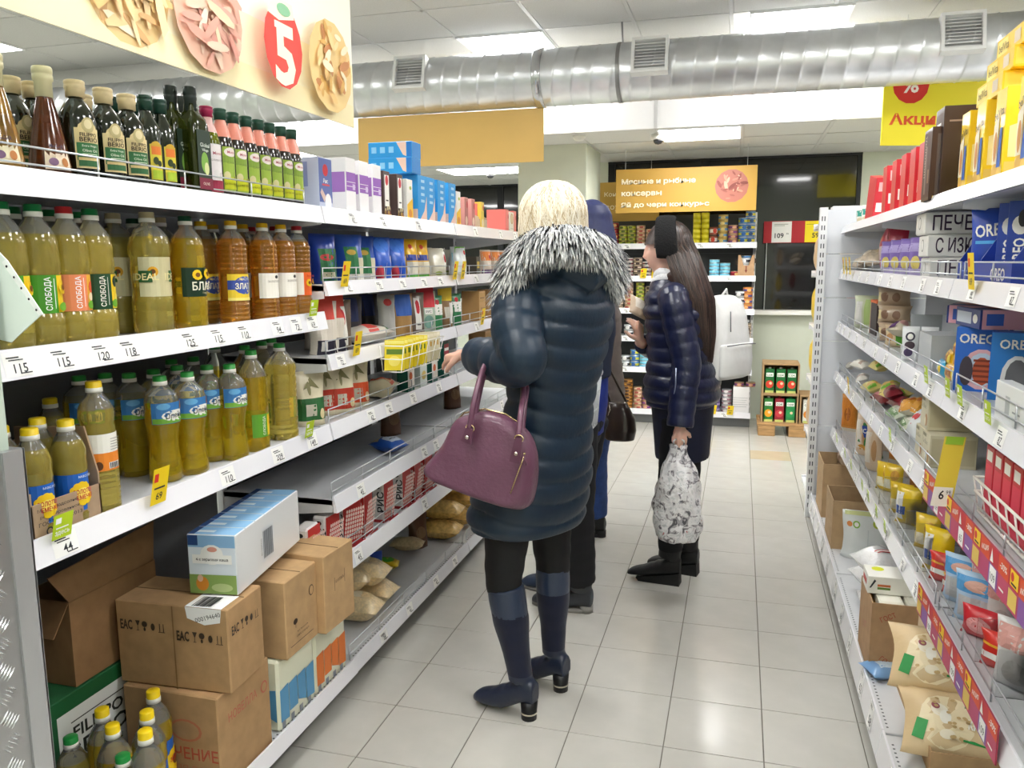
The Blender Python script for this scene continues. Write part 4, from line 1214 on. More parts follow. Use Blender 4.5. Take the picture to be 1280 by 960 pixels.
# ---- top shelf, second section
boxpack('navyrice', 'rice_box', 'box', .09, .06, .175, '#c3cbe2', [('r', -.044, .03, .044, .172, ink('#5d6dab')), ('e', 0, .135, .018, .02, RED), ('t', 'Рис', 0, .10, .014, W, 0, None, .01), ('r', -.025, .084, .025, .090, ink('#d34a5a')), ('e', .012, .03, .022, .03, ink('#f2eef0')), ('p', [(-.04, .06), (-.015, .03), (-.005, .05), (-.03, .075)], ink('#dcc0b4'))], [('r', -.028, .08, -.01, .16, ink('#8b97c4'))])
boxpack('purple', 'cereal_box', 'box', .075, .16, .20, '#f4f2f4', [('r', -.036, .085, .036, .15, ink('#9a63bd')), ('r', -.034, .10, .034, .102, W), ('r', -.034, .115, .034, .117, W), ('r', .010, .09, .03, .11, ink('#d8c4e6'))], [('r', -.075, .08, .075, .15, ink('#a877c6'))])
boxpack('seed', 'grain_box', 'box', .06, .15, .185, '#4c3a38', [('r', -.02, .05, .02, .17, W), ('e', 0, .15, .014, .02, RED), ('r', -.012, .07, .012, .075, K)] + [('e', random.uniform(-.024, .024), random.uniform(.008, .045), .006, .008, ink(random.choice(['#8a3a34', '#c9a64a', '#6a4a3a', '#d8c9a0']))) for _ in range(16)], [('r', -.07, .02, .07, .18, ink('#5a4744'))])
boxpack('yelbox', 'grain_box', 'box', .06, .12, .175, '#f2f1ec', [('r', -.028, .12, .028, .172, W), ('p', [(-.03, .0), (.03, .0), (.03, .1), (-.03, .07)], ink('#f0c02c')), ('e', 0, .035, .018, .018, ink('#d98a3a')), ('e', .005, .14, .012, .008, ink('#a9b94a'))])
bl = '#2b9be0'
pas = [('r', -.048, .03, .0485, .204, ink(bl)), ('p', [(.049, .0), (.049, .12), (.02, .055), (-.049, .0)], ink('#f0cdbb')), ('p', [(-.049, .0), (.049, .0), (.049, .008), (-.02, .008)], ink('#2f6fb0'))] + [('r', -.018, .09 + i * .028, .022, .102 + i * .028, ink('#a9d8f4')) for i in range(4)]
boxpack('pastablue', 'pasta_box', 'box', .10, .16, .205, bl, pas, [('r', -.078, .004, .078, .06, ink('#f0cdbb')), ('p', [(-.078, .06), (.02, .06), (.078, .12), (.078, .2), (-.078, .2)], ink('#3a9fdd'))])
lp = [('r', -.098, .002, .098, .063, ink('#2b9be0')), ('p', [(.03, .063), (.075, .063), (.075, .004), (.06, .01)], ink('#f0cdbb')), ('r', .078, .002, .098, .063, ink('#2277c8'))] + [('r', -.085 + i * .04, .02, -.062 + i * .04, .045, ink('#8fd0f6')) for i in range(3)]
boxpack('pastalie', 'pasta_box', 'box', .10, .20, .065, '#2b9be0', [('r', -.048, .002, .048, .063, ink('#2b86d0'))], lp)
boxpack('pink', 'biscuit_box', 'box', .055, .12, .155, '#d79a94', [('r', -.025, .01, .025, .15, ink('#b9746e')), ('e', .012, .12, .010, .018, ink('#b8323a')), ('e', 0, .04, .018, .022, ink('#e8c8b0'))])
boxpack('yel2', 'biscuit_box', 'box', .055, .12, .15, '#e6c652', [('r', -.025, .1, .025, .146, ink('#f2d65e')), ('e', .012, .12, .010, .018, ink('#b8323a')), ('e', 0, .04, .018, .022, ink('#e8d8b0'))])
boxpack('redb', 'biscuit_box', 'box', .06, .12, .14, '#e2766c', [('r', -.028, .03, .028, .13, ink('#ea8a80')), ('e', .02, .10, .009, .015, ink('#b8323a'))])
boxpack('whiteround', 'tea_box', 'box', .11, .12, .13, '#efe9da', [('e', 0, .09, .035, .032, ink('#c9a77a')), ('e', 0, .09, .026, .024, ink('#dcc39a')), ('r', -.03, .03, .03, .032, ink('#8a8a86'))])
XF_ = FX - .06
zt2 = L_TOP + .0005
putY('navyrice', 397, zt2, XF_ - .015, 'pale blue rice box with dark blue front beside the last green bottle', g)
for k, px in enumerate((418, 435, 452)): putY('purple', px - 4, zt2, XF_ - .08, '%s of three white boxes with a purple band, top shelf' % ORD[k], g)
for k, px in enumerate((462, 479)): putY('seed', px, zt2, XF_ - .07, '%s of two dark grain boxes with white strip and red badge, top shelf' % ORD[k], g)
putY('yelbox', 496, zt2, XF_ - .055, 'white and yellow grain box left of the blue pasta boxes', g)
for k, px in enumerate((507, 518, 532, 546)): putY('pastablue', px, zt2, XF_ - .075, '%s upright blue pasta box from the left, top shelf' % ORD[k], g)
# two lying on the standing ones
for k in range(2):
    zz = zt2 + .206 + k * .0655
    place('pastalie', (XF_ - .095, yat(508, XF_ - .02, zz) + .05, zz), RL, '%s of two blue pasta boxes lying on the upright ones' % ('lower', 'upper')[k], g)
putY('yelbox', 559, zt2, XF_ - .055, 'pale box right behind the upright blue pasta boxes', g)
for k, px in enumerate((569, 578)): putY('pink', px, zt2, XF_ - .055, '%s brownish pink biscuit box right of the blue pasta boxes' % ('nearer', 'farther')[k], g)
putY('yel2', 590, zt2, XF_ - .055, 'yellow topped biscuit box on the top left shelf', g)
kr = M('#cbb79c', **KRAFT)
r = empty('display_tray', (XF_, yat(604, XF_, zt2 + .06), zt2), RL, 'pale cardboard display tray with sloping sides on the top left shelf', 'tray')
b = MB(); b.box(-.07, 0, 0, .07, .003, .06, kr); b.build('front_panel', r)
for sx in (-1, 1):
    b = MB(); x = .07 * sx; b.add([(x, .003, 0), (x, .14, 0), (x, .14, .14), (x, .003, .07), (x - .003 * sx, .003, 0), (x - .003 * sx, .14, 0), (x - .003 * sx, .14, .14), (x - .003 * sx, .003, .07)], [(0, 1, 2, 3), (7, 6, 5, 4), (3, 2, 6, 7), (0, 3, 7, 4)], kr); b.build('side_panel', r)
for k, dx in enumerate((-.034, .03)): place('redb', (XF_ - .075, r.location.y + dx, zt2 + .001), RL, '%s red biscuit box inside the cardboard display tray' % ('nearer', 'farther')[k], g)
for k, px in enumerate((622, 632)): putY('redb', px, zt2, XF_ - .055, '%s bright red biscuit box right of the display tray' % ('nearer', 'farther')[k], g)
place('whiteround', (XF_ - .055, 4.80, zt2), RL, 'cream box with round brown picture beside the blonde hair', g)

# ---- shelf a : rice in film bags
g = 'film bags on the rice shelf'
za = Z2['a'] + .0005
bag('bluerice', 'rice_bag', 'bag', .10, .172, 0.087, '#2140a0', [('r', -.03, .01, .045, .12, ink('#1f6a3c')), ('e', 0, .09, .028, .012, ink('#b83a3a')), ('r', -.02, .02, .03, .04, ink('#c9c4a8'))], seed=1)
bag('bluegreen', 'rice_bag', 'bag', .11, .175, 0.094, '#2b55b8', [('r', -.035, .03, .02, .13, ink('#2a7a46')), ('e', -.008, .11, .02, .01, ink('#c8a63a')), ('r', .02, .03, .045, .09, ink('#e2dcc0')), ('r', -.04, 0, .045, .03, ink('#d8d6cc'))], seed=2)
bag('bluewhite', 'rice_bag', 'bag', .10, .172, 0.087, '#2a63d4', [('e', 0, .14, .035, .03, ink('#3f80ea')), ('e', -.02, .03, .02, .03, ink('#c83a4a')), ('p', [(0, 0), (.045, 0), (.045, .10), (.01, .07)], ink('#ead9cf'))], seed=3)
bag('yellow', 'rice_bag', 'bag', .09, .172, 0.087, '#e9b417', [('r', -.03, .08, .035, .105, ink('#3b4fa6')), ('e', 0, .14, .010, .01, ink('#d84a2a')), ('r', -.03, .02, .03, .075, ink('#ece6d2')), ('r', -.03, .0, .03, .02, ink('#5fae4a'))], seed=4)
bag('whitedark', 'grain_bag', 'bag', .11, .14, 0.087, '#e6e3d2', [('p', [(-.02, .14), (.05, .14), (.05, .06), (.0, .08)], K), ('r', .03, .01, .05, .12, W), ('e', .04, .09, .008, .02, RED), ('e', -.01, .02, .02, .01, ink('#a8bb62'))], seed=5)
bag('teal', 'grain_bag', 'bag', .095, .15, 0.087, '#e8ecea', [('p', [(-.045, .07), (.045, .07), (.045, .12), (-.045, .12)], ink('#2796b8')), ('p', [(-.03, .12), (.045, .12), (.04, .15), (-.02, .15)], ink('#7ccb4a')), ('e', .03, .12, .008, .012, RED)], seed=6)
bag('clearorange', 'pasta_bag', 'bag', .075, .14, 0.072, '#e9d8c6', [('r', -.035, .08, .035, .13, ink('#ee8b3a')), ('r', -.035, .0, .035, .03, ink('#6a4a7a')), ('e', .02, .1, .008, .012, RED)], seed=7)
boxpack('dkcan', 'grain_packet', 'packet', .06, .06, .10, '#4a4438', [('r', -.02, .04, .02, .075, ink('#d8b84a'))])
for k, px, X, lb in (('bluerice', 403, .065, 'dark blue rice bag with green panel next to the sunflower oil'), ('bluegreen', 436, .065, 'blue rice bag with green panel and pale window'), ('bluegreen', 452, .14, 'blue topped rice bag standing behind the green panel one'), ('bluewhite', 474, .065, 'bright blue bag with round top and red base'), ('bluewhite', 493, .065, 'white and blue bag left of the yellow ones'), ('yellow', 510, .065, 'left yellow rice bag with blue stripe'), ('yellow', 524, .065, 'right yellow rice bag with blue stripe'), ('whitedark', 544, .065, 'white grain bag with black top corner'), ('teal', 572, .065, 'white bag with teal band and green top'), ('dkcan', 591, .065, 'small dark packet with yellow patch behind the rail'), ('clearorange', 606, .06, 'left clear bag with orange top'), ('clearorange', 618, .06, 'right clear bag with orange top'), ('bluerice', 420, .16, 'dark blue rice bag deeper between the front ones'), ('whitedark', 556, .19, 'grey packet deep behind the black cornered bag'), ('clearorange', 628, .06, 'clear bag with orange top half behind the fur collar')):
    putY(k, px, za, FX - X, lb, g, .08)
# ---- shelf b
g = 'packets on the buckwheat shelf'
zb2 = Z2['b'] + .0005
tallred = [('r', -.038, .0, .038, .05, ink('#2c2a3a')), ('r', -.038, .05, .038, .12, ink('#e5ddd0')), ('r', -.038, .12, .038, .2, ink('#d8473a')), ('r', -.026, .012, .0, .045, ink('#d8d5cc'))]
bag('tallred', 'grain_bag', 'bag', .11, .183, .06, '#e5ddd0', tallred, seed=11)
bag('strip', 'grain_bag', 'bag', .095, .183, .055, '#6a5a4c', [('r', -.016, .02, .016, .16, W), ('e', 0, .12, .012, .03, RED), ('r', -.008, .04, .01, .045, K)], seed=12)
bag('bluetan', 'grain_bag', 'bag', .11, .183, .06, '#b58e58', [('r', -.042, .09, .042, .18, ink('#2f5fb4'))], seed=13)
bag('dark', 'grain_bag', 'bag', .09, .183, .06, '#3b3a42', [('r', -.042, .09, .02, .18, ink('#26356a'))], seed=14)
bag('greytop', 'grain_bag', 'bag', .085, .18, .06, '#b9bab6', [('e', 0, .15, .02, .015, ink('#d84a4a'))], seed=15)
bag('redtop', 'grain_bag', 'bag', .12, .183, .065, '#b8c9b4', [('r', -.048, .11, .048, .2, ink('#d8303a')), ('r', -.02, .08, .025, .105, W), ('t', 'РИС', .002, .092, .012, K), ('e', 0, .045, .03, .03, ink('#7fa99a'))], seed=16)
bag('yeltop', 'grain_bag', 'bag', .085, .183, .06, '#9a7a55', [('r', -.042, .13, .042, .21, ink('#f0cf2a')), ('r', -.02, .05, .01, .1, ink('#dcd6c6')), ('r', .012, .02, .035, .12, W)], seed=17)
bag('greenpk', 'grain_bag', 'bag', .07, .16, .05, '#3f8a5a', [('r', -.03, .07, .03, .12, W), ('e', .0, .13, .012, .012, RED)], seed=18)
boxpack('wood', 'grain_box', 'box', .11, .10, .16, '#cfa268', [('r', -.05, .1, .05, .15, ink('#c39a60')), ('r', -.04, .12, .03, .125, ink('#7a5630'))] + [('e', -.045 + .015 * (i % 7), .02 + .016 * (i // 7), .004, .005, ink('#8a6032')) for i in range(28)])
for k, px, X, lb in (('tallred', 404, .09, 'upright bag with red upper half, half behind the shelf end'), ('tallred', 418, .10, 'second upright bag with red upper half'), ('strip', 425, .065, 'brown bag with white strip and red oval beside the shelf end'), ('dark', 440, .15, 'dark blue bag deep in the buckwheat shelf'), ('dark', 461, .24, 'second dark bag deeper in the buckwheat shelf'), ('greytop', 483, .13, 'grey packet standing behind the lying bag'), ('bluetan', 502, .075, 'bag with blue top and tan lower half'), ('strip', 519, .065, 'brown bag with white strip right of the blue topped one'), ('redtop', 531, .07, 'knotted red topped bag with white tag'), ('greenpk', 545, .06, 'green and white packet between red and yellow tops'), ('yeltop', 556, .075, 'yellow topped brown bag'), ('greenpk', 569, .06, 'green packet right of the yellow topped bag'), ('wood', 592, .10, 'left brown speckled grain box'), ('wood', 611, .10, 'right brown speckled grain box'), ('tallred', 396, .20, 'bag with black lower edge behind the shelf bracket'), ('wood', 627, .10, 'brown grain box partly behind the blue sleeve')):
    putY(k, px, zb2, FX - X, lb, g, .08)


def lie(k, px, py, X, z, yawd, lab, grp, tiltd=0, thick=.06):
    """bag lying on its back with its top turned by yawd"""
    _, _, parts = KINDS[k]
    o = place(k, (0, 0, 0), 0, lab, grp)
    h = max(v.co.z for v in parts[0][1].vertices)
    Yc = yat(px, X, z + thick * .5)
    o.matrix_world = Matrix.Translation((X, Yc, z + thick * .56)) @ Matrix.Rotation(yawd, 4, 'Z') @ Matrix.Rotation(tiltd, 4, 'X') @ Matrix.Rotation(-pi / 2, 4, 'X') @ Matrix.Translation((0, 0, -h / 2))
    return keep_in(o, px, z, FX - .034 + (.045 if z < .3 else 0), 1)
bag('longred', 'grain_bag', 'bag', .10, .27, .07, '#e0d9cc', [('r', -.048, .10, .048, .17, ink('#e0524a')), ('e', 0, .205, .035, .025, ink('#7a5a3a')), ('r', -.045, .22, .045, .25, ink('#4a7a4a'))], foot=False, seed=19)
lie('longred', 457, 415, FX - .10, zb2, radians(-8), 'cream bag with red band lying across the buckwheat shelf', g, thick=.07)
boxpack('redbox', 'flour_box', 'box', .09, .2, .06, '#b3262c', [])
# ---- shelf c
g = 'flour bags on the fourth shelf'
zc2 = Z2['c'] + .0005
flour = lambda col, sd: bag('flour' + col, 'flour_bag', 'bag', .115, .185, .075, '#e9dfc0', [('r', -.055, .02, .055, .095, ink(col)), ('r', -.03, .035, .01, .075, ink('#c9c4b2')), ('e', .035, .04, .012, .018, ink('#e8d9a8')), ('p', [(-.03, .125), (.0, .165), (.03, .125), (.0, .135)], ink('#8a8558')), ('e', -.01, .125, .006, .02, ink('#9a9468'))], seed=sd, rough=.5)
flour('#2f6a38', 21); flour('#c8402c', 22); flour('#e0582c', 23)
boxpack('greenwhite', 'baking_mix_box', 'box', .075, .05, .17, '#165a4c', [('r', -.036, .02, .036, .10, ink('#ece6da')), ('e', -.005, .065, .018, .018, ink('#c8602a')), ('r', -.03, .11, .03, .16, ink('#b84a50')), ('r', -.028, .128, .028, .142, W)], [('r', -.02, .03, .02, .14, ink('#1f6a58'))])
boxpack('whitetag', 'baking_mix_box', 'box', .08, .05, .16, '#d9e2dc', [('r', -.02, .09, .03, .14, W), ('r', -.016, .10, .02, .13, ink('#9aa4a0')), ('e', 0, .05, .025, .02, ink('#d8c06a'))])
for k, px, X, lb in (('flour#2f6a38', 386, .10, 'flour bag with green lower band at the bracket'), ('flour#c8402c', 406, .14, 'first red banded flour bag behind'), ('flour#c8402c', 425, .10, 'second red banded flour bag'), ('flour#e0582c', 444, .11, 'tilted red banded flour bag with pale tag'), ('greenwhite', 507, .07, 'first dark green baking mix box'), ('whitetag', 523, .07, 'pale baking mix box between the green ones'), ('greenwhite', 537, .07, 'second dark green baking mix box'), ('greenwhite', 552, .07, 'dark green box the woman reaches towards'), ('whitetag', 500, .16, 'white box deeper behind the first green one'), ('wood', 600, .12, 'brown box seen behind the reaching hand'), ('wood', 618, .12, 'second brown box behind the navy cuff')):
    putY(k, px, zc2, FX - X, lb, g, .08)
lie('flour#e0582c', 478, 480, FX - .10, zc2, radians(14), 'cream and orange red flour bag lying on the fourth shelf', g, thick=.075)
# ---- shelf d : nearly empty
bag('blueflat', 'grain_bag', 'bag', .10, .15, .06, '#2457b0', [('r', -.03, .03, .03, .09, ink('#c9d4e6')), ('r', -.045, .10, .045, .14, ink('#b8a888')), ('r', -.02, .05, .02, .055, K)], foot=False, seed=31)
lie('blueflat', 486, 545, FX - .12, Z2['d'] + .0005, radians(70), 'blue bag lying alone on the nearly empty shelf', None, thick=.06)
bag('brownbag', 'grain_bag', 'bag', .11, .17, .07, '#6a4630', [('e', 0, .08, .03, .03, ink('#8a6a4a'))], seed=32)
putY('brownbag', 488, Z2['d'] + .0005, FX - .26, 'brown bag at the back of the nearly empty shelf', None)
o = putY('brownbag', 565, Z2['d'] + .0005, FX - .22, 'dark brown bag on the nearly empty shelf behind the purple handbag', None)
# ---- shelf e : packets of rice lettered РИС
ris = [('r', -.045, .012, .005, .155, ink('#cf3b38'))] + [('e', -.039 + .012 * (i % 4), .03 + .016 * (i // 4), .0052, .0068, ink('#f0cfc4')) for i in range(28)] + [('t', 'РИС', .027, .085, .028, K, pi / 2, .075, .02), ('r', -.045, .0, .045, .014, ink('#c23a3a')), ('e', .028, .135, .01, .008, K)]
rd = [('r', -.044, .0, .044, .165, ink('#cf3b38'))] + [('e', -.039 + .011 * (i % 8), .026 + .016 * (i // 8), .0048, .0066, ink('#f0cfc4')) for i in range(64)] + [('r', -.045, .0, .045, .016, ink('#b83038'))]
sd = [('t', 'РИС', .012, .085, .030, K, pi / 2, .085, .02), ('r', -.024, .03, -.02, .13, ink('#9a9a9a')), ('r', -.027, .0, .027, .012, ink('#c23a3a')), ('e', .0, .145, .012, .008, K)]
boxpack('ris', 'rice_packet', 'packet', .09, .056, .168, '#ece8e6', rd, sd, bev=.008, rough=.3)
boxpack('risr', 'rice_packet', 'packet', .09, .056, .168, '#ece8e6', rd, [(a[0], *[c * .62 if n_ in (0, 2) and a[0] == 'r' or n_ == 0 or (n_ == 2 and a[0] == 'e') else c for n_, c in enumerate(a[1:])]) for a in rd], bev=.008, rough=.3)
ze = Z2['e'] + .0005
g = 'white and red rice packets on the rice shelf'
for n_, (k, px, X, dr) in enumerate((('ris', 384, .07, .05), ('ris', 408, .07, -.05), ('ris', 434, .075, -.35), ('risr', 452, .07, .1), ('ris', 478, .07, 0), ('risr', 487, .14, .1), ('ris', 501, .07, 0), ('risr', 515, .07, .1), ('risr', 529, .07, 0), ('ris', 541, .08, 0))):
    putY(k, px, ze, FX - X, '%s white and red rice packet from the left on the fifth shelf' % ORD[n_], g, .08, dr=dr)
# ---- bottom shelf f
g = 'bags on the bottom left shelf'
zf = Z2['f'] + .0005
oat = dict(rough=.35, nz=.18, nsc=90, coat=.4, bump=.35, bsc=60)
bag('oats', 'oat_flakes_bag', 'bag', .125, .20, .10, '#d9c29a', [('r', -.02, .08, .03, .12, ink('#e6dcc8'))], foot=False, seed=51, mt=M('#ead2a6', **oat))
bag('goldbag', 'grain_bag', 'bag', .14, .23, .095, '#b08a4a', [], foot=False, seed=52, mt=M('#d4ad62', .25, coat=.6, nz=.25, nsc=60, bump=.5, bsc=50))
bag('beans', 'grain_bag', 'bag', .09, .16, .06, '#c9b48c', [], foot=False, seed=53, mt=M('#c9b48c', **oat))
bag('yelgreen', 'grain_bag', 'bag', .08, .14, .05, '#e8c820', [('e', 0, .05, .03, .03, ink('#4fb02a'))], foot=False, seed=54)
bag('bluecook', 'grain_bag', 'bag', .12, .20, .07, '#1f49b4', [('r', .02, .02, .055, .1, ink('#c99a6a')), ('r', -.01, .12, .05, .14, W), ('e', .035, .05, .015, .02, ink('#b07a4a'))], seed=55)
X0 = FX - .045
for k, px, dz, X, yw, lb in (('oats', 428, 0, X0 - .10, .2, 'lowest oat flake bag at the left of the bottom shelf'), ('oats', 446, 0, X0 - .03, .1, 'oat flake bag in front at the tissue packs'), ('oats', 466, 0, X0 - .04, .0, 'oat flake bag on the right of the lower row'), ('oats', 432, .1, X0 - .09, .35, 'top oat flake bag of the small heap'), ('oats', 456, .1, X0 - .045, .1, 'second bag on top of the oat heap'),
                             ('beans', 509, 0, X0 - .12, .2, 'clear grain bag lying alone mid shelf'), ('yelgreen', 479, .0, X0 - .12, .3, 'yellow bag with green patch beside the oat heap'),
                             ('goldbag', 549, 0, X0 - .05, .1, 'lower left gold film bag of the pile under the purple handbag'), ('goldbag', 570, 0, X0 - .04, 0, 'lower middle gold film bag of the pile'), ('goldbag', 589, 0, X0 - .04, .0, 'lower right gold film bag of the pile'), ('goldbag', 551, .094, X0 - .05, .1, 'middle layer gold bag at the left'), ('goldbag', 571, .094, X0 - .045, .1, 'middle layer gold bag in the centre'), ('goldbag', 590, .094, X0 - .045, 0, 'middle layer gold bag at the right'), ('goldbag', 562, .188, X0 - .06, .2, 'topmost gold film bag of the pile')):
    lie(k, px, 0, X - .03, zf + dz, radians(90) + yw, lb, g, thick=.105)
putY('bluecook', 463, zf, FX - .14, 'blue bag with biscuit picture standing at the back of the bottom shelf', g)
putY('brownbag', 442, zf, FX - .22, 'brown bag at the back beside the blue biscuit bag', g)
putY('brownbag', 522, zf, FX - .19, 'brown bag standing behind the gold pile', g)

# wire basket of yellow sachets clipped to the shelf
Xb = FX + .012
ya, yb = yat(494, Xb + .06, 1.15), yat(545, Xb + .06, 1.15)
zq = 1.088
bk = empty('wire_basket', (Xb, (ya + yb) / 2, zq), RL, 'small white wire basket clipped to the shelf edge holding yellow sachets', 'basket')
hw = (yb - ya) / 2
b = MB()
loop = lambda w_, d0, d1, z: [(-w_, d0, z), (w_, d0, z), (w_, d1, z), (-w_, d1, z), (-w_, d0, z)]
for z, d0 in ((0, -.075), (.05, -.085), (.1, -.095)): b.tube(loop(hw if z else hw * .92, d0, 0, z), .0022, mt_capw, n=5)
for k in range(6):
    x = -hw + 2 * hw * k / 5
    b.tube([(x, -.095, .1), (x * .92, -.075, 0), (x * .92, 0, 0), (x, 0, .1)], .0018, mt_capw, n=5)
b.build('wire_frame', bk)
ys = ya + .012; k = 0
boxpack('sachet', 'seasoning_sachet', 'sachet', .075, .004, .115, '#ecd51c', [('r', -.03, .06, .03, .08, ink('#5a7a1c')), ('e', 0, .035, .022, .02, ink('#f4e26a')), ('r', -.036, .1, .036, .112, ink('#f6ea7a'))], bev=0)
boxpack('sachet2', 'seasoning_sachet', 'sachet', .075, .004, .115, '#d8cfae', [('r', -.03, .06, .03, .08, ink('#c99a3a')), ('e', 0, .035, .022, .02, ink('#6a5a3a')), ('r', -.036, .1, .036, .112, ink('#e8e0c8'))], bev=0)
n_s = 11
for k in range(n_s):
    Y = ya + .02 + (yb - ya - .04) * k / (n_s - 1)
    o = place('sachet' if k < 7 else 'sachet2', (0, 0, 0), 0, '%s %s sachet from the left in the wire basket' % (ORD[k], 'yellow' if k < 7 else 'beige'), 'sachets in the wire basket')
    o.matrix_world = Matrix.Translation((Xb + .046, Y, zq + .006)) @ Matrix.Rotation(radians(14 + 8 * sin(k * 2.1)), 4, 'Z') @ Matrix.Rotation(radians(-12 - 6 * sin(k * 1.3)), 4, 'X') @ Matrix.Rotation(0, 4, 'Z')
# ================================================================== goods on the right shelves (faces towards -x)
RR = -pi / 2


def putR(k, px, z, dx, lab, grp=None, zc=.07, dr=0, rx=0, ry=0):
    X = RX + dx
    if KINDS[k][2][0][0] == 'wrapper': dr += .85
    o = place(k, (X, yat(px, X, z + zc), z), RR + dr, lab, grp, rx, ry)
    return keep_in(o, px, z + zc, RX + (.034 if z > .3 else -.07), -1) if KINDS[k][2][0][0] == 'wrapper' else o


def lieR(k, px, dx, z, yaw, lab, grp=None, thick=.05, roll=0, stand=0.0):
    _, _, parts = KINDS[k]
    o = place(k, (0, 0, 0), 0, lab, grp)
    h = max(v.co.z for v in parts[0][1].vertices)
    X = RX + dx
    o.matrix_world = Matrix.Translation((X, yat(px, X, z + thick * .5), z + thick * .56 + stand * h * .45)) @ Matrix.Rotation(yaw, 4, 'Z') @ Matrix.Rotation(-pi / 2 + radians(75) * stand, 4, 'X') @ Matrix.Rotation(roll, 4, 'Y') @ Matrix.Translation((0, 0, -h / 2))
    return keep_in(o, px, z, RX + .034, -1) if z > .3 else o


zT, z2r, z3r, z4r, z5r, zBr = [z + .0005 for z in (R_T, R_2, R_3, R_4, R_5, R_B)]
# ---- top shelf
g = 'boxes on the top right shelf'
YEL = '#f4cf2e'
bel = [('r', -.038, .0, .038, .045, ink('#f0d37a')), ('e', -.012, .03, .026, .02, ink('#d9ab4a')), ('e', .02, .025, .018, .016, ink('#e6c060')), ('r', -.036, .006, .02, .022, ink('#55b4dd')), ('p', [(-.036, .05), (.0, .05), (.0, .16), (-.036, .14)], ink('#efe6c8')), ('p', [(.002, .04), (.030, .04), (.03, .13), (.012, .13)], ink('#3a62b0')), ('e', -.016, .09, .012, .035, ink('#c98a3c')), ('t', 'belVita', .0, .165, .020, ink('#4a3a22'), .15, .068, .01)]
boxpack('belvita', 'biscuit_box', 'box', .08, .14, .22, YEL, bel, [('r', -.06, .02, .06, .2, ink('#f6db58'))], [('r', -.066, .0, .066, .05, ink('#e8c86a')), ('p', [(-.06, .06), (.06, .06), (.06, .17), (-.06, .13)], ink('#f2e3a8'))])
boxpack('belflat', 'biscuit_box', 'box', .22, .14, .05, '#f1c81e', [('r', -.10, .006, -.02, .044, ink('#f6e27c')), ('r', .03, .012, .075, .04, ink('#d9c9b0')), ('t', 'belVita', -.05, .025, .02, ink('#6a4a22'))], (), [('r', -.066, .006, .066, .044, ink('#f4d75a')), ('r', -.02, .012, .03, .038, ink('#cfc0b8'))])
for k, px in enumerate((1240, 1262, 1290, 1325)):
    putR('belvita', px, zT, .05 + .07, '%s upright yellow biscuit box from the far end, top right shelf' % ORD[k], g, .1)
Yc = yat(1272, RX + .13, zT + .24)
for k in range(3):
    place('belflat', (RX + .13 + .012 * k, Yc - .02 - .03 * k, zT + .2215 + k * .0505), RR, '%s yellow biscuit box lying flat on the upright ones' % ('lowest', 'middle', 'topmost')[k], g)
choc = [('r', -.05, .01, .05, .20, ink('#4a2a1e')), ('r', -.02, .02, .0, .16, ink('#7d6a60')), ('t', 'шоколад', -.02, .13, .018, ink('#b9a698'), pi / 2, .12), ('r', .02, .05, .04, .09, ink('#8a6a50'))]
boxpack('choco', 'wafer_box', 'box', .10, .12, .21, '#3a2018', choc, [], [('r', -.045, .01, .0, .19, ink('#574a46')), ('r', .015, .06, .045, .13, W), ('r', -.05, .0, -.03, .012, ink('#e4c83a'))])
boxpack('choco2', 'wafer_box', 'box', .10, .12, .265, '#33201c', [('r', -.045, .2, .045, .25, ink('#54413a')), ('r', -.03, .215, .02, .222, W)], [], [('r', -.045, .22, .045, .225, ink('#8a7468'))])
putR('choco', 1186, zT, .06, 'dark brown wafer box with a grained side, top right shelf', g, .1)
putR('choco2', 1199, zT, .085, 'taller dark brown box behind the wafer box, next to the yellow ones', g, .1)
redf = [('r', -.022, .004, .022, .15, ink('#d8303c')), ('r', -.015, .10, .012, .135, ink('#e8b0b0')), ('r', -.01, .02, .014, .03, W)]
boxpack('redtall', 'biscuit_box', 'box', .09, .05, .20, '#cf2a36', [], [], [('r', -.015, .05, .015, .09, W), ('r', -.012, .14, .012, .18, ink('#e8b0b0'))])
for k, px in enumerate((1113, 1125, 1137, 1149, 1161)):
    putR('redtall', px, zT, .05, '%s of five upright red biscuit boxes from the far end' % ORD[k], g, .08)
o = putR('redtall', 1093, zT, .05, 'red and gold box leaning at the left of the red boxes', g, .08); o.rotation_euler = (radians(0), radians(12), RR + .2)
bag('smallwhite', 'wafer_bag', 'bag', .07, .10, .04, '#eceae6', [('r', -.03, .05, .03, .08, ink('#3a9a8a')), ('e', .0, .03, .02, .015, ink('#d8c8a8'))], foot=False, seed=61)
for k, px in enumerate((1078, 1085, 1091)): putR('smallwhite', px, zT, .05 + .03 * (k % 2), '%s small white and teal bag beside the leaning red box' % ORD[k], g, .05)
bag('smallblue', 'wafer_bag', 'bag', .09, .07, .045, '#d8c49a', [('r', -.03, .01, .03, .04, ink('#4a5aa8'))], foot=False, seed=62)
for k, px in enumerate((1122, 1140, 1152)): putR('smallblue', px, zT, .016, '%s small beige bag in front of the red boxes' % ORD[k], g, .02)
boxpack('whitebox', 'paper_box', 'box', .16, .14, .05, '#f1f1f1', [])
place('whitebox', (.56, YR + .28, 1.701), 0, 'lower white box on top of the end section', 'white boxes on the end section')
place('whitebox', (.58, YR + .27, 1.752), 0, 'upper white box on top of the end section', 'white boxes on the end section')

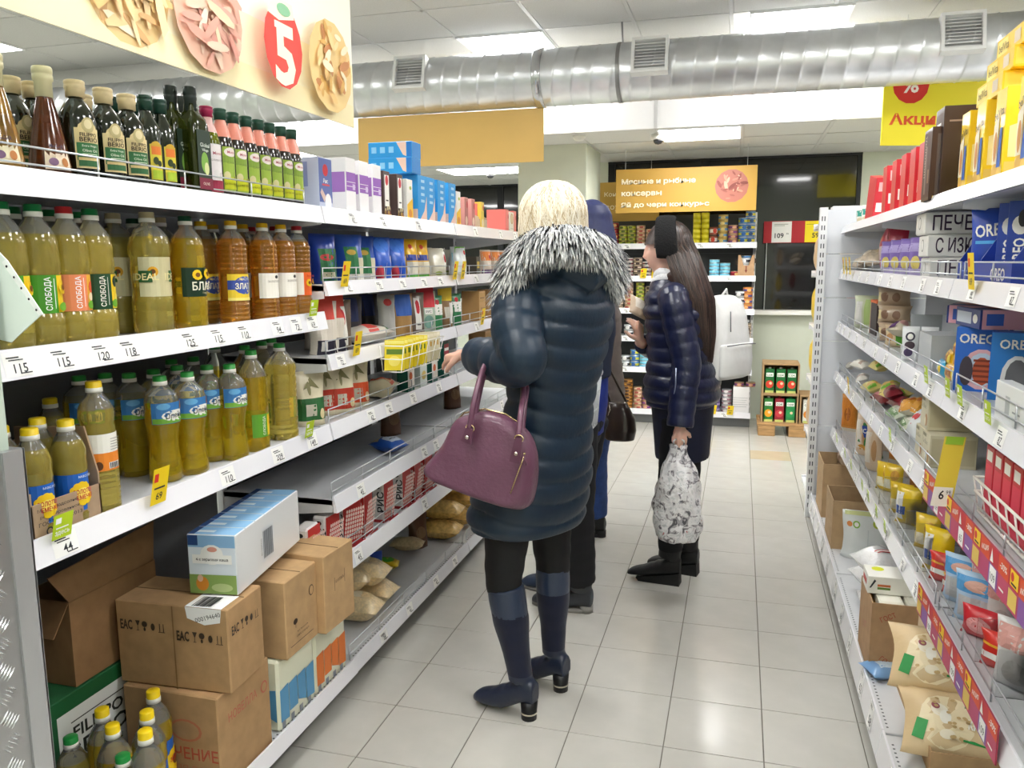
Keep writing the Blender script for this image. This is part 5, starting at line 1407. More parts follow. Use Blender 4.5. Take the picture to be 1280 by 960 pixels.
# ---- second shelf
g = 'packets on the second right shelf'
bag('twist', 'marshmallow_bag', 'bag', .14, .13, .07, '#dccab0', [('e', -.03, .06, .02, .03, ink('#e9dcc8')), ('e', .03, .08, .018, .025, ink('#cbb594'))], foot=False, seed=63, mt=M('#dccab2', .22, coat=.6, nz=.2, nsc=40, bump=.6, bsc=40))
for k, (px, dz) in enumerate(((1058, 0), (1078, 0), (1066, .06), (1092, .02))): lieR('twist', px, .09, z2r + dz, RR + .3 * k, '%s clear bag of beige sweets at the far end of the second shelf' % ORD[k], g, .06, stand=.35)
bag('redbag', 'candy_bag', 'bag', .10, .20, .05, '#b3213c', [('r', -.01, .06, .03, .12, ink('#cdb8b4'))], foot=False, seed=64)
o = putR('redbag', 1108, z2r, .06, 'dark red candy bag leaning with pale label on the second shelf', g, .1); o.rotation_euler = (0, radians(-10), RR)
putR('redbag', 1122, z2r, .12, 'second dark red candy bag standing farther back', g, .1)
bag('purplebag', 'candy_bag', 'bag', .075, .14, .05, '#8a72c0', [('e', 0, .05, .018, .025, ink('#e9d67a')), ('r', -.03, .09, .03, .12, ink('#b8a8e0')), ('r', -.03, .0, .03, .03, ink('#c8bce6'))], foot=False, seed=65)
for k, px in enumerate((1111, 1123, 1136, 1149)): putR('purplebag', px, z2r, .045, '%s of the lilac candy bags with yellow patches' % ORD[k], g, .06)
pe = lambda t: [('t', t, .0, .036, .047, ink('#3b2840'), 0, .20, .01)]
for kk, t in (('pechen', 'ПЕЧЕНЬЕ'), ('sizyum', 'С ИЗЮМОМ')):
    boxpack(kk, 'biscuit_box', 'box', .12, .25, .068, '#f0eeea', [('e', 0, .036, .018, .02, ink('#8a8a86')), ('e', 0, .036, .014, .016, ink('#f0eeea'))], [], pe(t), bev=.004)
Yp_ = yat(1138, RX + .01, z2r + .04)
for k in range(3):
    place('sizyum' if k == 1 else 'pechen', (RX + .165 - .010 * k, Yp_ - .06 + (.006 if k == 2 else -.004 * k), z2r + k * .0695), RR, 'white carton of %s biscuits, %s of the stack of three' % ('lettered', ('lowest', 'middle', 'topmost')[k]), 'white lettered biscuit cartons')
# blue display box with blue packets
NB = '#2542a8'
Y0 = yat(1190, RX + .03, z2r + .05)
dsp = empty('display_box', (RX + .045, Y0, z2r), RR, 'navy blue open display box of blue biscuit packets, second right shelf', 'display box')
nb = M(NB, .4, coat=.2)
b = MB(); b.box(0, 0, 0, .46, .004, .055, nb); deco(b, lambda u, v, o: (u, -o, v), [('t', 'OREO', .36, .026, .03, W, 0, None, .02), ('r', .03, .03, .10, .033, ink('#8aa0e0'))]); b.build('front_panel', dsp)
for x in (0, .20, .456):
    b = MB(); b.add([(x, .004, 0), (x, .2, 0), (x, .2, .185), (x, .08, .185), (x, .004, .06), (x + .004, .004, 0), (x + .004, .2, 0), (x + .004, .2, .185), (x + .004, .08, .185), (x + .004, .004, .06)], [(0, 1, 2, 3, 4), (9, 8, 7, 6, 5), (4, 3, 8, 9), (3, 2, 7, 8), (0, 4, 9, 5)], nb); b.build('side_panel', dsp)
b = MB(); b.box(0, .2, 0, .46, .204, .185, nb); deco(b, lambda u, v, o: (u, .2 - o, v), [('e', .27, .12, .03, .06, ink('#d8dcec')), ('e', .29, .11, .03, .06, nb)]); b.build('back_panel', dsp)
ore = lambda c: [('t', 'OREO', -.005, .075, .028, W, .12, .085, .02), ('e', .045, .05, .018, .02, ink('#e9e6dc')), ('e', .045, .05, .009, .010, ink('#2a2a34')), ('r', -.05, .03, .0, .036, ink('#8ac0ee'))]
bag('oreopack', 'biscuit_packet', 'packet', .13, .095, .05, '#2a5fd0', ore(0), foot=False, seed=66)
bag('oreotall', 'biscuit_packet', 'packet', .12, .17, .05, '#2348b0', [('t', 'OREO', -.002, .115, .032, W, .1, .09, .02), ('r', -.045, .08, .02, .088, ink('#5ab0ee')), ('e', .03, .03, .03, .03, ink('#e6e0cc')), ('e', .045, .13, .012, .02, ink('#e8e4da'))], foot=False, seed=67)
boxpack('oreoslim', 'biscuit_box', 'box', .055, .06, .19, '#1f3f9a', [('t', 'OREO', .0, .07, .026, W, pi / 2, .07, .02), ('e', .0, .135, .018, .022, ink('#e6e4e0')), ('e', .004, .15, .01, .02, ink('#24242c')), ('r', -.026, .0, .026, .04, ink('#3a86d8'))])
lo = lambda u, y, z: (RX + .045 + y, Y0 - u, z2r + z)
g = 'blue biscuit packets in the navy display box'
place('oreopack', lo(.085, .105, .004), RR + 1.1, 'lower blue biscuit packet at the far end of the display box', g)
place('oreopack', lo(.085, .105, .101), RR + 1.1, 'upper blue biscuit packet at the far end of the display box', g)
place('oreotall', lo(.135, .05, .02), RR + 1.1, 'larger blue packet with white cream picture in front of the display box', g)
place('oreoslim', lo(.245, .06, .004), RR + 1.0, 'slim upright navy biscuit box in the display box', g)
place('oreoslim', lo(.32, .06, .004), RR + 1.0, 'second slim upright navy biscuit box at the picture edge', g)
place('oreopack', lo(.39, .13, .004), RR + 1.1, 'blue packet at the near end of the display box', g)

# ---- third shelf
g = 'packets on the third right shelf'
bag('redorange', 'cookie_bag', 'bag', .12, .20, .06, '#b3222a', [('p', [(-.05, 0), (.055, 0), (.055, .09), (.0, .075), (-.05, .04)], ink('#f09a1e')), ('t', 'Слада', .0, .125, .02, W, .1, .06, .01), ('r', -.03, .10, .03, .106, W), ('e', -.02, .05, .018, .018, ink('#c98a4a'))], foot=False, seed=68)
o = putR('redorange', 1064, z3r, .06, 'red and orange cookie bag at the far end of the third shelf', g, .09, 1.25); o.rotation_euler = (0, radians(8), RR + .3)
ob = empty('display_box', (RX + .09, yat(1092, RX + .09, z3r + .1), z3r), RR, 'dark display box with orange rim on the third right shelf', 'display box')
b = MB(); b.box(-.09, 0, 0, .09, .12, .15, M('#3a2a28', .5)); b.box(-.092, -.002, .15, .092, .122, .162, M('#e06a2a', .5)); b.box(-.092, -.002, 0, -.084, .122, .15, M('#e8c8b0', .5)); b.build('carton', ob)
bag('palegreen', 'cookie_bag', 'bag', .13, .17, .07, '#d8dfc0', [('r', .0, .02, .055, .15, ink('#b9d184')), ('r', -.05, .02, -.01, .14, ink('#e6e6e0'))], foot=False, seed=69)
putR('palegreen', 1083, z3r, .05, 'pale green bag in front of the orange rimmed display box', g, .08, .2)
bag('beigeflow', 'cookie_bag', 'bag', .16, .08, .06, '#b9a288', [('e', -.03, .04, .02, .02, ink('#8a6a54')), ('e', .03, .04, .02, .02, ink('#8a6a54')), ('r', -.07, .02, -.05, .06, ink('#e6d8a8'))], foot=False, seed=70)
for k in range(3): putR('beigeflow', 1118, z3r + .002 + .075 * k, .12, 'beige wrapped cookie pack, %s of three behind the purple ones' % ('lowest', 'middle', 'topmost')[k], g, .04)
bag('purplewhite', 'cookie_bag', 'bag', .18, .07, .06, '#e6dcc4', [('r', -.085, .0, .085, .032, ink('#5a2a6a')), ('e', .03, .05, .03, .014, ink('#d8a8a0'))], foot=False, seed=71)
lieR('purplewhite', 1128, .06, z3r + .05, RR - .5, 'cream and purple cookie pack lying askew on the third shelf', g, .05)
bag('greenbeige', 'cookie_bag', 'bag', .13, .09, .05, '#dcc8a0', [('r', .0, .01, .055, .08, ink('#5aa832')), ('e', -.03, .04, .016, .016, ink('#b98a5a'))], foot=False, seed=72)
putR('greenbeige', 1124, z3r, .045, 'beige and green cookie pack at the rail of the third shelf', g, .04)
gr = '#b4b8bc'
gY = yat(1137, RX + .06, z3r + .08)
gb_ = empty('display_box', (RX + .06, gY, z3r), RR, 'grey display box with white lettered packets on the third shelf', 'display box')
b = MB(); b.box(0, .10, 0, .36, .105, .16, M(gr, .4)); b.build('back_panel', gb_)
b = MB(); b.box(0, 0, 0, .004, .10, .16, M(gr, .4)); b.build('side_panel', gb_)
b = MB(); b.box(.16, 0, 0, .34, .098, .115, M('#c3c7ca', .4)); b.build('carton', gb_)
bag('whiteletter', 'sweet_packet', 'packet', .055, .12, .035, '#eef0f2', [('e', .0, .085, .016, .016, ink('#3a3a4a')), ('e', .0, .085, .010, .010, W), ('e', 0, .055, .018, .014, ink('#4a3a44')), ('e', -.004, .03, .016, .014, ink('#5a4a70'))], seed=73)
for k in range(2): place('whiteletter', (RX + .055 + .058 * k, gY - .045 - .012 * k, z3r + .001), RR + 1.3, '%s white packet with dark round letters in the grey display box' % ('farther', 'nearer')[k], g)
bag('candy', 'candy_bar', 'bar', .11, .05, .028, '#e6b21c', [('r', -.02, .005, .03, .045, ink('#b0764a')), ('r', .034, .01, .05, .04, ink('#f3dd62'))], foot=False, seed=74)
bag('candyblue', 'candy_bar', 'bar', .11, .05, .028, '#3aa8d8', [('r', -.04, .005, .0, .045, ink('#e6ecec')), ('e', .03, .025, .012, .012, ink('#f0d24a'))], foot=False, seed=75)
gY2 = yat(1172, RX + .06, z3r + .03)
n_ = 0
for lay in range(4):
    for k in range(2):
        kk = 'candyblue' if (lay == 0 and k == 0) or (lay == 3 and k == 0) else 'candy'
        place(kk, (RX + .075 + .035 * lay * .5, gY2 - .0 - .115 * k - .012 * lay, z3r + .001 + .03 * lay), RR + random.uniform(-.15, .15), '%s candy bar of layer %s in the heap beside the blue boxes' % (('blue' if kk == 'candyblue' else 'yellow') + (' farther' if k == 0 else ' nearer'), ('one', 'two', 'three', 'four')[lay]), 'candy bars heaped on the third shelf', radians(-60) if False else 0)
OB = '#2f6fd0'
big = [('r', -.058, .0, .058, .17, ink(OB)), ('e', .005, .06, .045, .055, ink('#e8b9c0')), ('e', .006, .06, .035, .045, ink('#cfe0f2')), ('e', .006, .055, .022, .038, ink('#d0603a'))] + [('r', -.014, .025 + .014 * i, .026, .031 + .014 * i, ink('#8a3a24')) for i in range(5)] + [('e', -.03, .055, .016, .04, ink('#4a4048')), ('t', 'OREO', -.008, .142, .026, W, 0, .085, .02)]
boxpack('oreobig', 'biscuit_box', 'box', .118, .06, .172, OB, big, [], [('r', -.028, .0, .028, .17, ink('#d8a8b4'))])
big2 = [('r', -.058, .0, .058, .17, ink('#2a7ac8')), ('e', .002, .055, .036, .06, ink('#e8e8e8')), ('e', .002, .055, .026, .05, ink('#6a6a6e')), ('t', 'OREO', .0, .142, .024, W, 0, .08, .02)]
boxpack('oreobig2', 'biscuit_box', 'box', .118, .06, .172, '#2458b8', big2, [], [])
slim = [('e', .0, .145, .02, .02, ink('#e6c0b8')), ('e', .0, .14, .014, .016, ink('#a03a34')), ('t', 'OREO', .0, .08, .022, W, pi / 2, .065, .02), ('r', -.027, .0, .027, .06, ink('#d8dadd'))]
boxpack('oreoslim2', 'biscuit_box', 'box', .058, .05, .17, '#22408c', slim, [], [])
g = 'large blue biscuit boxes on the third shelf'
putR('oreobig', 1226, z3r, .105, 'blue upright biscuit box with reddish biscuit picture, third shelf', g, .09, 1.25)
putR('oreoslim2', 1249, z3r, .17, 'navy slim biscuit box between the large blue ones', g, .09, 1.25)
putR('oreobig2', 1272, z3r, .15, 'blue upright biscuit box with grey biscuit picture, third shelf', g, .09, 1.25)
putR('oreobig2', 1325, z3r, .15, 'blue upright biscuit box at the right picture edge, third shelf', g, .09, 1.25)
boxpack('oreolie', 'biscuit_box', 'box', .19, .13, .05, '#25367c', [('r', -.085, .01, .03, .04, ink('#c9d2de')), ('e', .06, .025, .018, .012, W)], [], [('r', -.06, .0, .06, .05, ink('#e3a8b8')), ('r', -.05, .01, -.01, .04, ink('#3a62c0'))], [('r', -.09, -.06, .0, .06, ink('#e8b0b8')), ('e', .02, .0, .04, .03, ink('#c06a4a'))])
Yo = yat(1222, RX + .105, z3r + .18)
place('oreolie', (RX + .125, Yo - .075, z3r + .1735), RR + .06, 'pink and navy biscuit box lying on the large blue ones', g)
place('oreolie', (RX + .135, Yo + .13, z3r + .1735), RR - .35, 'second lying pink and blue box behind, tipped over the edge', g)
boxpack('whitetray', 'paper_tray', 'tray', .20, .03, .085, '#e9eaea', [('r', -.03, .02, .0, .06, ink('#b9bcbe')), ('r', .02, .03, .07, .034, ink('#9a9da0'))])
putR('whitetray', 1272, z3r, .0445 + .005, 'white cardboard tray in front of the grey biscuit picture box', None, .04)

# ---- fourth shelf
g = 'packets on the fourth right shelf'
bag('whitewrap', 'wafer_pack', 'packet', .15, .06, .05, '#e9e4da', [('r', .02, .01, .05, .05, ink('#b9a090')), ('r', -.06, .02, -.02, .03, ink('#a8a49c'))], foot=False, seed=76)
bag('darkred', 'wafer_pack', 'packet', .17, .07, .05, '#7d1e28', [('r', -.06, .015, .03, .05, ink('#92303a')), ('e', .05, .035, .015, .015, ink('#5a1a20'))], foot=False, seed=77)
bag('yellowflow', 'wafer_pack', 'packet', .15, .08, .05, '#e3cf7a', [('r', -.07, .05, .0, .08, ink('#c8d44a')), ('e', .03, .04, .03, .024, ink('#d8a85a')), ('r', .045, .01, .07, .05, ink('#7ab83a'))], foot=False, seed=78)
bag('orangewhite', 'wafer_pack', 'packet', .13, .09, .06, '#e8e2d4', [('r', -.02, .0, .065, .07, ink('#e2a23c')), ('e', .02, .05, .02, .016, ink('#c06a2a'))], foot=False, seed=79)
bag('greenwhite2', 'wafer_pack', 'packet', .14, .08, .05, '#d6ddc8', [('r', -.06, .0, .06, .025, ink('#7a9a6a')), ('e', .02, .05, .025, .018, ink('#f0ece4'))], foot=False, seed=80)
bag('heart', 'wafer_pack', 'packet', .12, .12, .06, '#e4e8ea', [('e', -.012, .065, .014, .014, ink('#d0303a')), ('e', .012, .065, .014, .014, ink('#d0303a')), ('p', [(-.024, .06), (0, .03), (.024, .06)], ink('#d0303a')), ('r', -.05, .09, .05, .115, ink('#9ac8e6'))], foot=False, seed=81)
for kk, px, dx, dz, yw, lb in (('whitewrap', 1060, .08, 0, .2, 'white wrapped wafer pack, lowest at the far end'), ('whitewrap', 1078, .06, 0, -.2, 'white wrapped wafer pack beside the lowest one'), ('whitewrap', 1076, .09, .055, .3, 'white wrapped wafer pack on top of the far heap'), ('darkred', 1070, .14, .10, .1, 'dark red pack peeping over the white wrapped ones'),
                               ('yellowflow', 1090, .06, 0, .1, 'pale yellow wafer pack before the dark red ones'), ('yellowflow', 1112, .10, .055, -.2, 'yellow pack with green corner on the heap'), ('yellowflow', 1120, .06, .05, .3, 'second pale yellow pack on the heap'), ('yellowflow', 1100, .12, .1, .1, 'topmost yellow pack, touching the shelf above'),
                               ('darkred', 1104, .06, 0, .15, 'lower dark red glossy pack at the rail'), ('darkred', 1116, .07, .06, -.1, 'upper dark red glossy pack'), ('darkred', 1128, .11, .03, .2, 'dark red glossy pack deeper in the shelf'), ('greenwhite2', 1124, .05, 0, .1, 'green and white pack right of the dark red ones'),
                               ('greenwhite2', 1138, .07, .0, -.1, 'second green and white pack'), ('orangewhite', 1150, .12, .06, .2, 'orange and white pack above the green and white ones'), ('orangewhite', 1140, .05, .055, -.2, 'orange and white pack near the rail'), ('heart', 1152, .05, .0, .1, 'pale pack with a red heart at the rail')):
    lieR(kk, px, dx, z4r + dz, RR + yw, lb, g, .05, stand=.25 if kk != 'heart' else .7)
boxpack('cream', 'cookie_box', 'box', .10, .13, .10, '#d8d0b4', [('t', 'Le Blanc', -.01, .07, .014, ink('#8a8468'), 0, .06), ('r', -.045, .085, .0, .095, ink('#8a8468')), ('e', .03, .03, .014, .02, ink('#b98a5a')), ('e', .02, .025, .01, .014, ink('#e9e0c4'))], [], [('r', -.06, .01, .06, .09, ink('#c9bf9e'))])
g2 = 'cream cookie boxes on the fourth shelf'
Yc = yat(1172, RX + .1, z4r + .05)
place('cream', (RX + .11, Yc, z4r), RR, 'lower cream cookie box, farther one', g2)
place('cream', (RX + .11, Yc - .104, z4r), RR, 'lower cream cookie box, nearer one', g2)
place('cream', (RX + .115, Yc - .03, z4r + .101), RR, 'upper cream cookie box with gold print', g2)
# wire basket with red boxes hooked on the rail of the fourth shelf
Ya, Yb_ = 2.15, 1.78
wb = empty('wire_basket', (RX + .222, (Ya + Yb_) / 2, .882), RR, 'white wire basket full of red boxes on the front of the fourth shelf', 'basket')
hw = (Ya - Yb_) / 2
b = MB()
for z, d0 in ((0, -.165), (.05, -.175), (.085, -.18)): b.tube(loop(hw, d0, 0, z), .0035, mt_capw, n=6)
for k in range(7):
    x = -hw + 2 * hw * k / 6
    b.tube([(x, -.18, .085), (x, -.165, 0), (x, 0, 0), (x, 0, .085)], .0025, mt_capw, n=5)
for x in (-hw, hw): b.tube([(x, -.14, .0), (x, -.14, -.015)], .004, mt_capw, n=6)
b.build('wire_frame', wb)
boxpack('redtea', 'tea_box', 'box', .06, .065, .165, '#c8263c', [('r', -.025, .01, .025, .12, ink('#d8445a')), ('r', -.02, .13, .02, .155, W)], [], [('r', -.026, .012, .026, .125, ink('#c6c8cc')), ('r', -.02, .07, .02, .074, ink('#a8aab0'))], [('r', -.02, -.028, .026, .0, W)])
n_ = 0
for row in range(2):
    for k in range(5):
        Y = Ya - .04 - .0665 * k
        place('redtea', (RX + .095 + .075 * row, Y, .887), RR, 'red box with grey side, %s from far in the %s basket row' % (ORD[k], ('aisle side', 'inner')[row]), 'red boxes in the wire basket'); n_ += 1
tg = empty('price_sign', (0, 0, 0), 0, 'yellow hanging price card with green corner on the wire basket', 'price card')
b = MB()
Yg = Ya + .02
fnp = lambda u, v, o: (RX - .012 + u * .8 + .12 * v, Yg - o, .93 + v)
deco(b, fnp, [('r', -.035, -.05, .025, .13, M('#f0d84a', .5)), ('r', -.035, -.05, .02, .0, mt_paper), ('t', '6', -.01, -.02, .024, mt_inkd, 0, None, .02), ('t', '99', .008, -.013, .01, mt_inkd), ('r', -.03, .11, .02, .13, ink('#9ac83a'))], off0=0)
b.build('card', tg)
# maroon promotion strips along the fourth and fifth price rails
def promo_strip(Y0s, Y1s, z0, h, lab, seed):
    R = random.Random(seed)
    n = int((Y0s - Y1s) / .06)
    r = empty('promotion_strip', (RX - .004, Y0s, z0), RR, lab, 'strip')
    b = MB(); b.box(0, -.003, 0, Y0s - Y1s, 0, h, M('#a8324e', .4)); b.build('strip', r)
    L = Y0s - Y1s
    cols = ['#b8446e', '#8a5aa0', '#c0486a']
    for k in range(n):
        u = k * L / n; w_ = L / n
        b = MB(); fn = lambda a, c, o: (a, -.003 - o, c)
        q = k % 4
        its = [('r', u, .0, u + w_ - .001, h * .55, ink(cols[k % 3])), ('r', u, h * .55, u + w_ - .001, h, ink(['#c2303a', '#d8502c'][k % 2]))]
        if q == 0: its += [('r', u + .006, .006, u + w_ - .008, h * .5, ink('#e0c060')), ('r', u + .012, h * .6, u + w_ - .004, h * .98, ink('#f3cc2a')), ('e', u + w_ * .4, h * .82, .009, .009, ink('#d0302a')), ('r', u + .02, h * .64, u + w_ - .012, h * .69, mt_inkd)]
        elif q == 1: its += [('t', 'АКЦИЯ', u + w_ * .5, h * .76, h * .16, W, .2, w_ * .8, .02)]
        elif q == 2: its += [('r', u + .01, .004, u + w_ - .01, h * .52, mt_paper), ('t', R.choice(['109', '89', '65']), u + w_ / 2, h * .25, h * .2, mt_inkd), ('p', [(u + .01, h * .6), (u + w_ * .5, h * .62), (u + w_ * .3, h * .95)], W)]
        else: its += [('t', '-30%', u + w_ * .5, h * .78, h * .16, W, 0, w_ * .7, .02), ('r', u + .012, h * .2, u + w_ - .02, h * .25, W)]
        deco(b, fn, its, off0=.0003); b.build('promo_label', r)
promo_strip(yat(1158, RX, .86), 1.12, .826, .085, 'maroon promotion strip with yellow price cards on the fourth shelf edge', 1)
promo_strip(yat(1150, RX, .53), yat(1250, RX, .53), .50, .085, 'maroon promotion strip with yellow price cards on the fifth shelf edge', 2)

# ---- fifth shelf
g = 'packets on the fifth right shelf'
bag('orangestick', 'bread_stick_bag', 'bag', .10, .21, .05, '#e8a04a', [('r', -.045, .03, .045, .19, ink('#e08a2e')), ('e', .0, .1, .02, .04, ink('#b8682a')), ('r', -.045, .0, .045, .02, ink('#f0e4d0'))], foot=False, seed=82)
bag('breadpale', 'bread_stick_bag', 'bag', .09, .21, .05, '#e6cdb0', [('r', -.04, .04, .0, .18, ink('#f0e6da')), ('e', .02, .1, .014, .05, ink('#c99a6a'))], foot=False, seed=83)
bag('jc', 'chips_bag', 'bag', .14, .20, .07, '#2c7a34', [('p', [(-.065, .14), (.065, .15), (.065, .2), (-.065, .2)], ink('#e6c42a')), ('e', -.02, .125, .04, .03, ink('#2a4aa0')), ('t', 'JC', -.02, .125, .03, W, .1, None, .03), ('e', -.03, .03, .03, .03, ink('#d89a3a')), ('e', .02, .06, .022, .02, ink('#a8d0a0'))], foot=False, seed=84)
bag('yelcrisp', 'wafer_pack', 'packet', .09, .12, .05, '#efc82a', [('r', -.04, .02, .0, .06, ink('#f6ecd0')), ('e', .02, .08, .018, .02, ink('#d8a03a'))], foot=False, seed=85)
bag('redwhite', 'wafer_pack', 'packet', .13, .09, .05, '#d8362e', [('r', -.06, .03, .06, .045, W), ('r', -.06, .06, .06, .066, ink('#f2b03a')), ('e', .02, .02, .03, .014, ink('#f0e0d0'))], foot=False, seed=86)
bag('bluewhite2', 'wafer_pack', 'packet', .13, .14, .06, '#b9d4ee', [('r', -.06, .09, .06, .13, ink('#5aa0d8')), ('r', -.05, .02, .05, .08, ink('#c9c9cc')), ('e', .0, .11, .035, .014, ink('#d8a898'))], foot=False, seed=87)
bag('yelblue', 'wafer_pack', 'packet', .10, .14, .05, '#f0cc1a', [('r', -.045, .02, -.01, .12, ink('#f2f0ec')), ('r', -.04, .04, .0, .07, ink('#3a5aa8'))], foot=False, seed=88)
for kk, px, dx, dr, lb in (('orangestick', 1062, .05, .1, 'orange bag of bread sticks at the far end of the fifth shelf'), ('breadpale', 1080, .05, .0, 'pale bread stick bag beside the orange one'), ('breadpale', 1092, .05, -.1, 'second pale bread stick bag'), ('jc', 1092, -.005, 0, ''), ('yelcrisp', 1108, .05, 0, 'yellow crisp bread pack behind the green one'),
                           ('yelcrisp', 1117, .10, 0, 'second yellow pack at the first clear divider'), ('yelcrisp', 1127, .05, .1, 'third yellow pack between the clear dividers'), ('yelblue', 1136, .05, 0, 'yellow and white pack between clear dividers'), ('yelcrisp', 1146, .12, 0, 'yellow pack farther back between clear dividers'), ('yelcrisp', 1160, .09, 0, 'large yellow pack nearer the fourth divider'),
                           ('yelblue', 1174, .05, 0, 'yellow and blue pack before the red ones'), ('redwhite', 1190, .05, .1, 'red and white wafer pack at the rail'), ('redwhite', 1205, .10, -.1, 'second red and white wafer pack, farther back'), ('bluewhite2', 1208, .05, 0, 'pale blue and grey pack right of the red one'), ('bluewhite2', 1225, .06, .1, 'second pale blue and grey pack'), ('redwhite', 1262, .08, 0, 'red and white pack at the near end of the fifth shelf')):
    if not lb:
        continue
    putR(kk, px, z5r, dx + .01, lb, g, .07, dr)
putR('jc', 1088, z5r, .048, 'green chips bag with yellow top leaning on the fifth shelf rail', g, .08, .1)
# row of rear packs behind the dividers
for k, px in enumerate((1112, 1124, 1138, 1152, 1166)): putR('orangestick' if k % 2 else 'breadpale', px, z5r, .22, '%s amber tinted pack in the rear row behind the clear dividers' % ORD[k], g, .08)
mt_acr = M('#f4f6f6', .04, trans=.95, ior=1.1)
b = MB(); b.box(-.0015, 0, 0, .0015, .36, .11, mt_acr); me_div = b.mesh('shelf_divider')
KINDS['div'] = ('shelf_divider', 'divider', [('panel', me_div, None)])
for k, px in enumerate((1104, 1113, 1122, 1132, 1142, 1154, 1168, 1186, 1220, 1246)): putR('div', px, z5r, .045, 'clear acrylic divider, %s from the far end on the fifth shelf' % ORD[k], 'clear acrylic dividers on the fifth shelf', .05)
bag('clearpack', 'bread_pack', 'packet', .12, .16, .07, '#d6d4d2', [('r', -.05, .1, .05, .15, ink('#d9a098')), ('e', 0, .05, .03, .03, ink('#bfbcb8'))], foot=False, seed=89)
bag('redround', 'bread_pack', 'packet', .11, .08, .05, '#cf2a34', [('e', 0, .04, .035, .02, ink('#e8a0a0'))], foot=False, seed=90)
for kk, px, dx, lb in (('redround', 1230, .05, 'small red round pack between the clear dividers'), ('clearpack', 1240, .14, 'clear bread pack with pink print behind the red round one'), ('clearpack', 1262, .16, 'second clear bread pack with pink print'), ('clearpack', 1278, .06, 'clear bread pack at the rail by the picture edge'), ('bluewhite2', 1252, .24, 'pale blue pack in the rear row at the near end'), ('clearpack', 1225, .24, 'clear bread pack in the rear row behind the red ones'), ('redwhite', 1285, .2, 'red and white pack in the rear row at the near end')):
    putR(kk, px, z5r, dx, lb, g, .07)

# ---- bottom shelf
zb2r = zBr
def open_box(px, py_, X0_, w_, d, h, lab, col='#b89a74', flaps=True, z=None, rz=RR, items=None):
    z = z or zb2r
    r = empty('open_carton', (X0_, yat(px, X0_, z + h * .6), z), rz, lab, 'box')
    kr = M(col, **KRAFT)
    b = MB(); b.box(-w_ / 2, 0, 0, w_ / 2, .004, h, kr)
    if items: deco(b, lambda u, v, o: (u, -o, v), items[0])
    b.build('front_panel', r)
    b = MB(); b.box(-w_ / 2, d - .004, 0, w_ / 2, d, h, kr); b.build('back_panel', r)
    for sx in (-1, 1):
        b = MB(); b.box(min(sx * w_ / 2, sx * (w_ / 2 - .004)), .004, 0, max(sx * w_ / 2, sx * (w_ / 2 - .004)), d - .004, h, kr)
        if items and sx == 1: deco(b, lambda u, v, o: (w_ / 2 + o, d / 2 + u, v), items[1])
        b.build('side_panel', r)
    b = MB(); b.box(-w_ / 2 + .004, .004, .001, w_ / 2 - .004, d - .004, .004, kr); b.build('bottom', r)
    return r
o1 = open_box(1030, 0, RX - .07, .30, .30, .29, 'tall open brown carton at the far end of the bottom right shelf')
o1.location.y = 4.56
for k, (dx, dy) in enumerate(((.10, .03), (.16, -.06), (.14, .09))):
    place('beigeflow', (o1.location.x + dx + .02, o1.location.y + dy, zb2r + .25), RR + k, '%s beige pack sticking out of the tall carton' % ORD[k], 'packs in the tall carton')
o2 = open_box(1052, 0, RX - .07, .28, .30, .235, 'second open brown carton behind the white pouch with circles')
o2.location.y = 4.06
bag('pouch', 'cereal_pouch', 'pouch', .22, .22, .09, '#e3e6e4', [('e', -.05, .16, .016, .016, ink('#8ab84a')), ('e', -.05, .16, .010, .010, W), ('e', .04, .17, .02, .02, ink('#b9c83a')), ('e', .04, .17, .011, .011, ink('#e8ecd0')), ('e', -.08, .16, .012, .012, ink('#d88a4a')), ('r', -.1, .2, .1, .218, ink('#d8dc9a')), ('e', .075, .13, .008, .008, ink('#8ac04a')), ('r', .0, .02, .004, .14, ink('#cfd4d4'))], seed=91)
place('pouch', (.60, 3.835, zb2r), -.10, 'silvery white pouch with green circles in front of the cartons', None)
# белорусский carton with butter packs
red = ink('#c62a30')
wbx = .33
o3 = open_box(1085, 0, RX - .075, .24, wbx, .245, 'brown carton with red oval lettering holding butter packs', col='#b3906c',
              items=([('t', 'ГОСТ', .0, .12, .02, ink('#b0584a'), .3)], [('e', .02, .12, .11, .055, red), ('t', 'БЕЛОРУССКОЕ', .02, .125, .026, ink('#e8c9a0'), 0, .17, .02), ('r', -.05, .095, .08, .098, ink('#e8a080')), ('t', 'ГОСТ', -.115, .20, .018, ink('#a8503c'), .5, .05, .01), ('t', 'ГОСТ', -.11, .045, .018, ink('#a8503c'), -.6, .05, .01)]))
o3.location.y = 2.83
boxpack('butter', 'butter_pack', 'packet', .11, .075, .055, '#ece9d8', [('r', -.05, .004, .05, .028, ink('#e2b03a'))], [], [('r', -.03, .004, .035, .05, ink('#e0a82c'))], [('r', -.04, -.03, .04, .03, ink('#f4f2e4'))])
boxpack('butterw', 'butter_pack', 'packet', .11, .16, .06, '#f0eee6', [('r', -.04, .02, .03, .04, ink('#c8504a'))], [], [('r', -.05, .016, -.01, .024, ink('#6a8a3a')), ('r', -.05, .026, -.01, .034, ink('#c86a3a')), ('p', [(-.075, .02), (-.06, .05), (-.055, .045), (-.07, .02)], mt_inkd)], [('e', -.02, -.04, .02, .02, ink('#d8dc2a'))])
n_ = 0
for k in range(3):
    for q in range(2):
        place('butter', (o3.location.x + .06 + .085 * k, o3.location.y + .058 - .116 * q, zb2r + .19), RR, 'yellow butter pack, %s in the lower layer of the lettered carton' % ORD[n_], 'butter packs in the lettered carton'); n_ += 1
